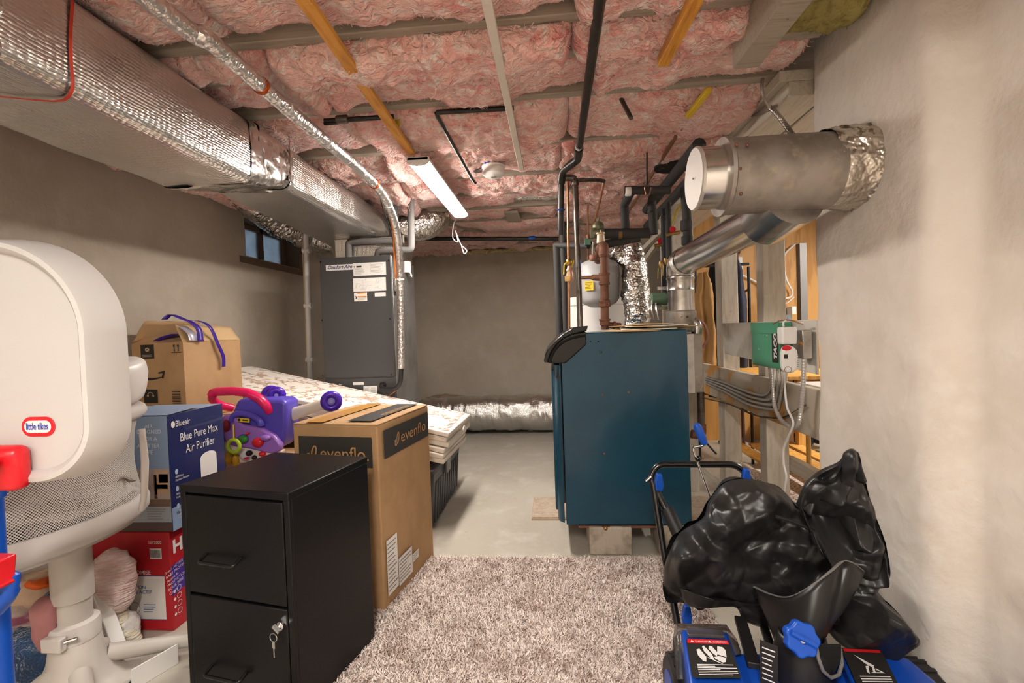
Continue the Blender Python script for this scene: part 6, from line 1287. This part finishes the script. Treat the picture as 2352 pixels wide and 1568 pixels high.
lump('orange_bag', 'bright orange bag peeking from the blanket heap', 'bag', D(92, 1338, 1.55), (.045, .03, .022), mat('orange_fabric', '#e8641a', .5), .02, 12, 4)
pt = thing('plush_toy', 'dark blue plush toy with a long pink-lined ear', 'plush toy', V((D(60, 1500, 1.5).x, 1.5, 0)))
m_fur = mat('blue_fur', '#23476f', .95, var=('#16314f', 14, .4, .65), bump=[(40, .9, .03), (160, .6, .01)], sheen=.5); m_earin = mat('pink_satin', '#a87272', .6, var=('#8f5a5f', 6, .4, .7))
bc = D(45, 1530, 1.45)
MB().ball(bc, (.13, .10, .12), n=48, m=24).noise(.02, 25, 3).build('body', m_fur, pt, angle=80)
MB().ball(bc + V((-.02, -.07, .04)), (.07, .05, .06), n=24, m=12).noise(.01, 25, 2).build('pale_patch', mat('pale_blue_fur', '#9fb4c6', .95, bump=(60, .7, .02)), pt, angle=80)
E0 = [D(105, 1495, 1.42), D(103, 1450, 1.40), D(100, 1400, 1.40), D(102, 1372, 1.42)]
MB().tube(spline(E0, 6), [.02, .03, .036, .04, .042, .042, .04, .04, .04, .04, .042, .044, .046, .046, .044, .04, .034, .028, .018][:len(spline(E0, 6))], 20, flat=.45, up0=(1, 0, 0)).noise(.008, 20, 2).build('ear_lining', m_earin, pt, angle=80)
E1 = [v + V((.006, .022, .006)) for v in E0]; MB().tube(spline(E1, 6), [.03, .04, .046, .05, .052, .053, .052, .052, .052, .053, .055, .057, .058, .058, .056, .052, .045, .036, .022][:len(spline(E1, 6))], 20, flat=.45, up0=(1, 0, 0)).noise(.012, 25, 2).build('ear', m_fur, pt, angle=80)
# ================================================================= rugs
rx0, rx1, ry0, ry1 = -1.0, .617, -.3, 2.405
m_pile = mat('shag_pile', '#eadbd2', .95, var=[('#b79f94', 10, .45, .7), ('#f6ebe4', 30, .45, .7), ('#6e564c', 140, .57, .63)])
rug = thing('shag_rug', 'mottled beige and brown shag rug on the concrete floor', 'rug', (0, 1, 0))
MB().box((rx0, ry0, .0), (rx1, ry1, .012)).build('backing', mat('rug_base', '#c9b6aa', .95), rug)
Nt = 70000
gx_ = RS.uniform(rx0, rx1, Nt); gy_ = 1.15 + (ry1 - 1.15) * RS.uniform(0, 1, Nt) ** .85
near_ = fbm(np.stack([gx_, gy_, gx_ * 0], 1), 7, 2)
h_ = RS.uniform(.014, .022, Nt) * (1 + .25 * near_); ang = RS.uniform(0, 2 * math.pi, Nt); ln_ = RS.uniform(.2, 1.1, Nt) * h_; wd_ = RS.uniform(.0016, .0032, Nt)
dx, dy = np.cos(ang) * ln_, np.sin(ang) * ln_; a2 = ang + RS.uniform(.6, 2.5, Nt); sx_, sy_ = np.cos(a2) * wd_, np.sin(a2) * wd_
B0 = np.stack([gx_, gy_, np.full(Nt, .01)], 1); S0 = np.stack([sx_, sy_, sx_ * 0], 1); P1 = B0 + np.stack([dx * .35, dy * .35, h_ * .6], 1); P2 = B0 + np.stack([dx, dy, h_], 1)
cv_ = np.stack([B0 - S0, B0 + S0, P1 + S0, P1 - S0, P2 + S0 * .5, P2 - S0 * .5], 1).reshape(-1, 3); cv_[:, 1] -= 1
b_ = 6 * np.arange(Nt)[:, None]; fcs = np.concatenate([b_ + np.array([[0, 1, 2, 3]]), b_ + np.array([[3, 2, 4, 5]])])
pile = mesh_np('pile', cv_, fcs, m_pile, rug, smooth=False); pile['kind'] = 'stuff'
sr = thing('carpet_offcut', 'small beige carpet offcut lying beneath the boiler', 'rug', (.5, 3.1, 0))
MB().box((-.16, 2.93, 0), (1.1, 3.3, .012)).build('backing', mat('offcut_base', '#b9a68f', .95), sr)
MB().box((-.155, 2.935, .012), (1.095, 3.295, .018)).noise(.003, 60, 2).build('pile', mat('offcut_pile', '#c9b7a4', .95, var=('#b09b85', 30, .4, .7), bump=(140, .8, .01)), sr)
# ================================================================= snow thrower
st = thing('snow_thrower', 'blue and black snow thrower with upright black chute by the right wall', 'snow thrower', V((.65, 1.5, 0)))
m_tubeb = mat('black_enamel_tube', '#121212', .25, coat=.3); m_sblue = mat('thrower_blue', '#1249b0', .35)
hb_ = [D(1556, 1432, 1.74), D(1530, 1290, 1.84), D(1506, 1140, 1.93)]
MB().tube(fillet([D(1560, 1235, 1.84), D(1530, 1170, 1.90), D(1492, 1096, 1.95), D(1510, 1066, 1.96), D(1695, 1066, 1.96), D(1727, 1105, 1.95), D(1745, 1170, 1.90)], .05, 6), .0135, 14).build('upper_handle', m_tubeb, st)
MB().tube([D(1500, 1110, 1.935), D(1524, 1260, 1.85), D(1556, 1432, 1.74)], .0135, 14).build('lower_handle', m_tubeb, st)
MB().tube([D(1735, 1110, 1.94), D(1770, 1300, 1.84), D(1790, 1440, 1.74)], .0135, 14).build('lower_handle', m_tubeb, st)
MB().tube([D(1532, 1168, 1.885), D(1562, 1232, 1.825)], [.024, .027], 14).build('foam_grip', m_blackmatte, st)
MB().tube([D(1496, 1094, 1.93), D(1484, 1105, 1.93)], .008, 10).build('pivot_bolt', m_chrome, st)
for px, py, yy in ((1513, 1107, 1.92), (1713, 1096, 1.93), (1577, 1412, 1.7)):
    MB().prism([(-.014, -.032), (.012, -.034), (.018, -.012), (.012, .034), (-.008, .036), (-.016, .0)], -.012, .012, frame(D(px, py, yy), (1, 0, 0), (0, 0, 1))).build('blue_clamp', m_blue, st, bevel=.004)
MB().tube([D(1634, 1150, 1.9), D(1592, 1032, 1.93), D(1594, 1026, 1.93), D(1614, 1024, 1.93), D(1617, 1018, 1.93)], .0055, 10).build('crank_rod', m_chrome, st)
MB().tube([D(1619, 1020, 1.93), D(1613, 1006, 1.93), D(1602, 980, 1.93), D(1599, 974, 1.93)], [.012, .0165, .0165, .012], 14).build('crank_grip', m_blue, st)
MB().ball(D(1603, 1053, 1.92), .012).build('crank_guide', m_tubeb, st)
MB().tube([D(1618, 1012, 1.94), D(1645, 1042, 1.98)], .004, 8).build('cable', m_blackmatte, st)
for k, (p, q) in enumerate((((1700, 1420, 1.55), (1732, 1530, 1.32)), ((1755, 1440, 1.55), (1775, 1500, 1.42)))): MB().bar(D(*p), D(*q), .034 - .01 * k, .018).build('support_strut', m_blackmatte, st, bevel=.003)
MB().tube([D(1752, 1440, 1.6), D(1766, 1490, 1.5)], .007, 8).build('cable', m_blackmatte, st)
# housing
MB().hexa([(.40, 1.02, .05), (1.0, 1.02, .05), (1.0, 1.44, .05), (.40, 1.44, .05), (.43, 1.05, .26), (.98, 1.05, .26), (.98, 1.40, .24), (.43, 1.40, .24)]).build('auger_housing', m_sblue, st, bevel=.02, seg=3)
p_tl, p_tr, p_bl, p_br = D(1563, 1443, 1.42), D(1672, 1449, 1.42), D(1588, 1610, 1.14), D(1728, 1610, 1.14)
dn = V((0, 0, -.10)); MB().hexa([p_bl + dn, p_br + dn, p_tr + dn, p_tl + dn, p_bl, p_br, p_tr, p_tl]).build('battery_cover', m_sblue, st, bevel=.01, seg=3)
def deck(tl, tr_, bl, br):
    def f_(u, v): return (bl.lerp(br, u)).lerp(tl.lerp(tr_, u), v)
    return f_
fd = deck(p_tl, p_tr, p_bl, p_br); nd = (p_br - p_bl).cross(p_tl - p_bl).normalized()
def dq(mb, pts, z): return mb.add([fd(u, v) + nd * z for u, v in pts], [tuple(range(len(pts)))])
lb_ = dq(MB(), [(.10, .22), (.92, .22), (.93, .26), (.93, .74), (.90, .775), (.10, .775), (.07, .74), (.07, .26)], .012).build('danger_label', m_ink, st)
dq(MB(), [(.09, .70), (.91, .70), (.90, .765), (.10, .765)], .0128).build('red_band', m_red, lb_)
MD = frame(fd(.12, .712), fd(.9, .712) - fd(.12, .712), fd(.12, .8) - fd(.12, .7)); ww_ = (fd(.9, .7) - fd(.12, .7)).length
mb = MB()
for x in (.008, ww_ * .52): mb.poly([(x - .004, .0), (x + .006, .0), (x + .001, .010)], MD, .0135)
mb.build('warning_triangle', m_whiteink, lb_)
text('lettering', 'DANGER', m_whiteink, lb_, MD, .011, .018, .0005, width=ww_ * .32, z=.0135); text('lettering', '¡CUIDADO!', m_whiteink, lb_, MD, .011, ww_ * .6, .0005, width=ww_ * .36, z=.0135)
gl = [[(.30, .62), (.24, .60), (.25, .52), (.32, .44), (.38, .43), (.40, .50)], [(.36, .655), (.40, .665), (.52, .54), (.54, .46), (.50, .46), (.38, .58)], [(.50, .665), (.56, .655), (.64, .56), (.60, .51), (.54, .55), (.48, .62)], [(.66, .66), (.76, .65), (.80, .60), (.78, .50), (.66, .53), (.62, .54)], [(.55, .50), (.64, .515), (.77, .49), (.74, .43), (.68, .42), (.56, .475)], [(.42, .50), (.55, .455), (.68, .405), (.66, .40), (.44, .48)]]
for g in gl: dq(MB(), g, .0132).build('glove_mark', m_whiteink, lb_)
for k in range(7):
    y = .385 - .022 * k; dq(MB(), [(.2, y), ((.86, .52, .9, .6, .9, .9, .8)[k], y), ((.86, .52, .9, .6, .9, .9, .8)[k], y + .010), (.2, y + .010)], .0132).build('caution_text', m_whiteink, lb_)
# transparent battery lid
m_clear = mat('smoked_clear_plastic', '#cfc6c0', .08, trans=.9, ior=1.3)
tl2, tr2 = D(1553, 1432, 1.5), D(1690, 1440, 1.5)
q0 = [D(1545, 1470, 1.43), D(1553, 1434, 1.47), D(1676, 1440, 1.47), D(1702, 1510, 1.36)]
o = MB().add([D(1552, 1433, 1.47), D(1668, 1436, 1.47), D(1692, 1470, 1.42), D(1702, 1502, 1.36), D(1686, 1506, 1.36), D(1670, 1462, 1.41), D(1562, 1455, 1.41), D(1546, 1470, 1.42), D(1556, 1560, 1.25), D(1570, 1560, 1.25)], [(0, 1, 5, 6), (1, 2, 3, 4, 5), (0, 6, 9, 8, 7)]).build('clear_lid', m_clear, st); s_ = o.modifiers.new('t', 'SOLIDIFY'); s_.thickness = .003
MB().hexa([fd(.12, .84) + nd * .002, fd(.88, .84) + nd * .002, fd(.88, .96) + nd * .002, fd(.12, .96) + nd * .002, fd(.12, .84) + nd * .012, fd(.88, .84) + nd * .012, fd(.88, .96) + nd * .012, fd(.12, .96) + nd * .012]).build('latch_window', m_clear, st, bevel=.003)
# right deck label
r_tl, r_tr, r_bl, r_br = D(1925, 1495, 1.36), D(2030, 1500, 1.36), D(1975, 1610, 1.14), D(2085, 1610, 1.14)
MB().hexa([r_bl + dn, r_br + dn, r_tr + dn, r_tl + dn, r_bl, r_br, r_tr, r_tl]).build('right_cover', m_sblue, st, bevel=.008)
fd2 = deck(r_tl, r_tr, r_bl, r_br); nd2 = (r_br - r_bl).cross(r_tl - r_bl).normalized()
def dq2(pts, z, nm, m_, par): return MB().add([fd2(u, v) + nd2 * z for u, v in pts], [tuple(range(len(pts)))]).build(nm, m_, par)
l2 = dq2([(.06, .1), (.94, .1), (.94, .97), (.06, .97)], .012, 'danger_label', m_ink, st); dq2([(.1, .88), (.9, .88), (.9, .95), (.1, .95)], .013, 'red_band', m_red, l2)
for g in ([(.28, .82), (.36, .76), (.55, .62), (.62, .58), (.56, .54), (.44, .62), (.34, .74)], [(.42, .56), (.50, .58), (.46, .50), (.44, .40), (.40, .44)], [(.55, .56), (.60, .56), (.58, .42), (.53, .42)], [(.48, .42), (.78, .42), (.62, .52), (.60, .50), (.70, .44), (.50, .44)]): dq2(g, .013, 'hand_hazard_mark', m_whiteink, l2)
for k in range(3): dq2([(.2, .34 - .05 * k), (.85, .34 - .05 * k), (.85, .36 - .05 * k), (.2, .36 - .05 * k)], .013, 'caution_text', m_whiteink, l2)
# wheels
for k, x in enumerate((.345, 1.02)):
    Mw_ = frame((x, 1.40, .105), (0, 1, 0), (0, 0, 1))
    w_ = MB().lathe([(.06, -.028), (.095, -.028), (.104, -.018), (.104, .018), (.095, .028), (.06, .028)], Mw_, 36).build('wheel', m_blackmatte, st)
    MB().lathe([(.062, -.03), (.062, .03)], Mw_, 28).build('wheel_hub', m_sblue, w_)
    for j in range(18):
        a = 2 * math.pi * j / 18; MB().box((.1, -.006, -.02), (.108, .006, .02), Mw_ @ rotz(a)).build('tread_block', m_blackmatte, w_)
MB().tube([(.345, 1.40, .105), (1.02, 1.40, .105)], .012, 10).build('axle', m_tubeb, st)
# discharge chute
chc = D(1842, 1520, 1.3); m_chute = mat('black_chute_plastic', '#1c1b1b', .38, bump=(120, .06, .001))
def chute(u, v):
    a = math.radians(150 + 240 * u); r = .098 - .042 * v ** 1.2; return V((chc.x + r * math.cos(a), chc.y + r * math.sin(a), chc.z - .14 + .22 * v))
o = MB().grid(chute, 30, 10).build('chute_base', m_chute, st); s_ = o.modifiers.new('t', 'SOLIDIFY'); s_.thickness = .005
MB().tube([D(px, py, yy) for px, py, yy in ((1874, 1480, 1.24), (1880, 1512, 1.225), (1890, 1540, 1.22), (1908, 1556, 1.225), (1926, 1550, 1.24), (1934, 1525, 1.26), (1930, 1490, 1.3))], .0045, 8).build('chute_rim', mat('grey_rim', '#6d6b68', .4), st)
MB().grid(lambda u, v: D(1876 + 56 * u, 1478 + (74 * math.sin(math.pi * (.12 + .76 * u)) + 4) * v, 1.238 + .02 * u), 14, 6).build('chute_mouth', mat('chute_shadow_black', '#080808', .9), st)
top_c = [(1732, 1348, 1.44), (1772, 1366, 1.38), (1815, 1372, 1.33), (1865, 1346, 1.30), (1908, 1312, 1.31), (1932, 1292, 1.35), (1955, 1292, 1.345), (1982, 1312, 1.36)]
bot_c = [(1790, 1490, 1.36), (1805, 1497, 1.31), (1825, 1502, 1.275), (1845, 1502, 1.26), (1865, 1496, 1.265), (1882, 1480, 1.29), (1892, 1462, 1.31), (1900, 1440, 1.33)]
T_, B_2 = spline([D(*p) for p in top_c], 5), spline([D(*p) for p in bot_c], 5); nT = len(T_)
o = MB().grid(lambda u, v: T_[min(nT - 1, int(round(u * (nT - 1))))].lerp(B_2[min(nT - 1, int(round(u * (nT - 1))))], v) + V((0, -.012 * math.sin(math.pi * v), 0)), nT - 1, 10).build('deflector', m_chute, st); s_ = o.modifiers.new('t', 'SOLIDIFY'); s_.thickness = .005
MB().tube(T_, .004, 8).build('deflector_lip', mat('grey_rim', '#6d6b68', .4), st)
kn = frame(D(1839, 1466, 1.24), (1, 0, -.1), (0, .35, 1)); kp = []
for j in range(42):
    a = 2 * math.pi * j / 42; r = .041 * (1 + .08 * math.cos(7 * a)); kp.append((r * math.cos(a), r * math.sin(a)))
k_ = MB().prism(kp, -.012, .014, kn).build('blue_knob', m_blue, st, bevel=.005, seg=3); MB().lathe([(.009, .014), (.009, .017), (.006, .019), (.001, .02)], kn, 14).build('knob_bolt', m_chrome, k_); MB().tube([kn @ V((-.03, .015, .015)), kn @ V((.03, -.01, .015))], .008, 8).build('knob_ridge', m_blue, k_)
Ml2 = frame(D(1768, 1525, 1.235), V((.8, -.6, 0)), V((.1, 0, 1))); l3 = MB().rect(-.02, -.05, .022, .06, Ml2, .012).build('side_label', m_ink, st); lines(Ml2 @ TR(0, 0, .012), -.014, -.04, .018, .05, 7, l3, material=m_whiteink)
# black fabric cover heaped on the thrower
cvr = thing('fabric_cover', 'crumpled black fabric cover thrown over the snow thrower handle', 'cover', D(1780, 1300, 1.65))
m_cloth = mat('black_nylon', '#232222', .38, bump=[(45, .2, .006)], spec=.5)
def puff(name, outline, Y0, dep, seed, amp=.03, par=cvr, yshift=None, nr=46, ns=150, cpx=None):
    P = [V((*p, 0)) for p in outline]; C = spline(P + [P[0]], 8)[:-1]; m = len(C); c = sum(C, V((0, 0, 0))) / m if cpx is None else V((*cpx, 0)); co = []
    for side in (-1, 1):
        for i in range(ns):
            t = i / ns * m; k = int(t); e_ = C[k % m].lerp(C[(k + 1) % m], t - k)
            for j in range(nr):
                s = math.sin(j / (nr - 1) * math.pi / 2); q = c.lerp(e_, s); yy = Y0 + (yshift(q.x, q.y) if yshift else 0) + side * dep * math.sqrt(max(0, 1 - s ** 2.6)); co.append((*D(q.x, q.y, yy), s, side))
    co = np.array(co); Q = co[:, :3] + seed; W_ = np.stack([fbm(Q + 7 * k, 3, 2) for k in range(3)], 1) * .07
    rs = np.random.RandomState(seed); d = 0
    for k in range(16):                                              # sharp straight creases in many directions
        n_ = rs.normal(size=3); n_ /= np.linalg.norm(n_); fq = rs.uniform(2, 11); msk = np.clip(.5 + 1.8 * pnoise(Q * 4 + 11 * k), 0, 1)
        t_ = (Q + W_) @ n_ * fq + rs.uniform(0, 1); d = d + (.5 - 2 * np.abs(t_ - np.round(t_))) * msk * amp * 2.6 / fq ** .75
    d = d + fbm(Q + W_, 16, 2, ridged=True) * amp * .12
    wgt = np.clip((1 - co[:, 3]) * 6, .4, 1); co[:, 1] += co[:, 4] * d * wgt * 1.1; co[:, 2] += d * wgt * .45; co[:, 0] += d * wgt * .25 * co[:, 4]
    fc = np.concatenate([grid_faces(ns, nr, True), (grid_faces(ns, nr, True) + ns * nr)[:, ::-1]])
    xyz = co[:, :3]; Mi = np.array(root_matrix(par).inverted()); xyz = xyz @ Mi[:3, :3].T + Mi[:3, 3]
    o = mesh_np(name, xyz, fc, m_cloth, par); return o
puff('draped_body', [(1522, 1345), (1528, 1290), (1560, 1225), (1612, 1190), (1628, 1150), (1665, 1108), (1720, 1100), (1775, 1112), (1830, 1152), (1880, 1190), (1930, 1260), (1925, 1330), (1900, 1420), (1800, 1425), (1720, 1395), (1650, 1385), (1590, 1388), (1535, 1372)], 1.62, .11, 3, .068)
puff('raised_fold', [(1832, 1155), (1850, 1110), (1890, 1078), (1930, 1058), (1940, 1038), (1966, 1030), (1980, 1080), (2000, 1150), (2020, 1210), (2036, 1262), (2030, 1325), (2005, 1345), (1960, 1340), (1925, 1320), (1900, 1280), (1865, 1230)], 1.455, .05, 11, .085, yshift=lambda x, y: -.05 * (x - 1930) / 100)
puff('trailing_corner', [(1900, 1310), (1990, 1345), (2040, 1390), (2085, 1440), (2110, 1475), (2080, 1498), (2045, 1520), (1990, 1500), (1930, 1480), (1890, 1420)], 1.42, .035, 23, .06, yshift=lambda x, y: -.06 * (x - 2000) / 100)
puff('lower_hem', [(1560, 1350), (1640, 1370), (1720, 1375), (1800, 1370), (1850, 1400), (1830, 1440), (1770, 1445), (1710, 1425), (1690, 1395), (1640, 1392), (1580, 1390)], 1.56, .05, 31, .03)
zpz = [(v.x, v.y) for v in spline([V((1780, 1185, 0)), V((1830, 1200, 0)), V((1880, 1225, 0)), V((1925, 1245, 0))], 6)]
MB().tube([D(px, py, 1.50) for px, py in zpz], .005, 6).build('zip_seam', m_blackmatte, cvr)
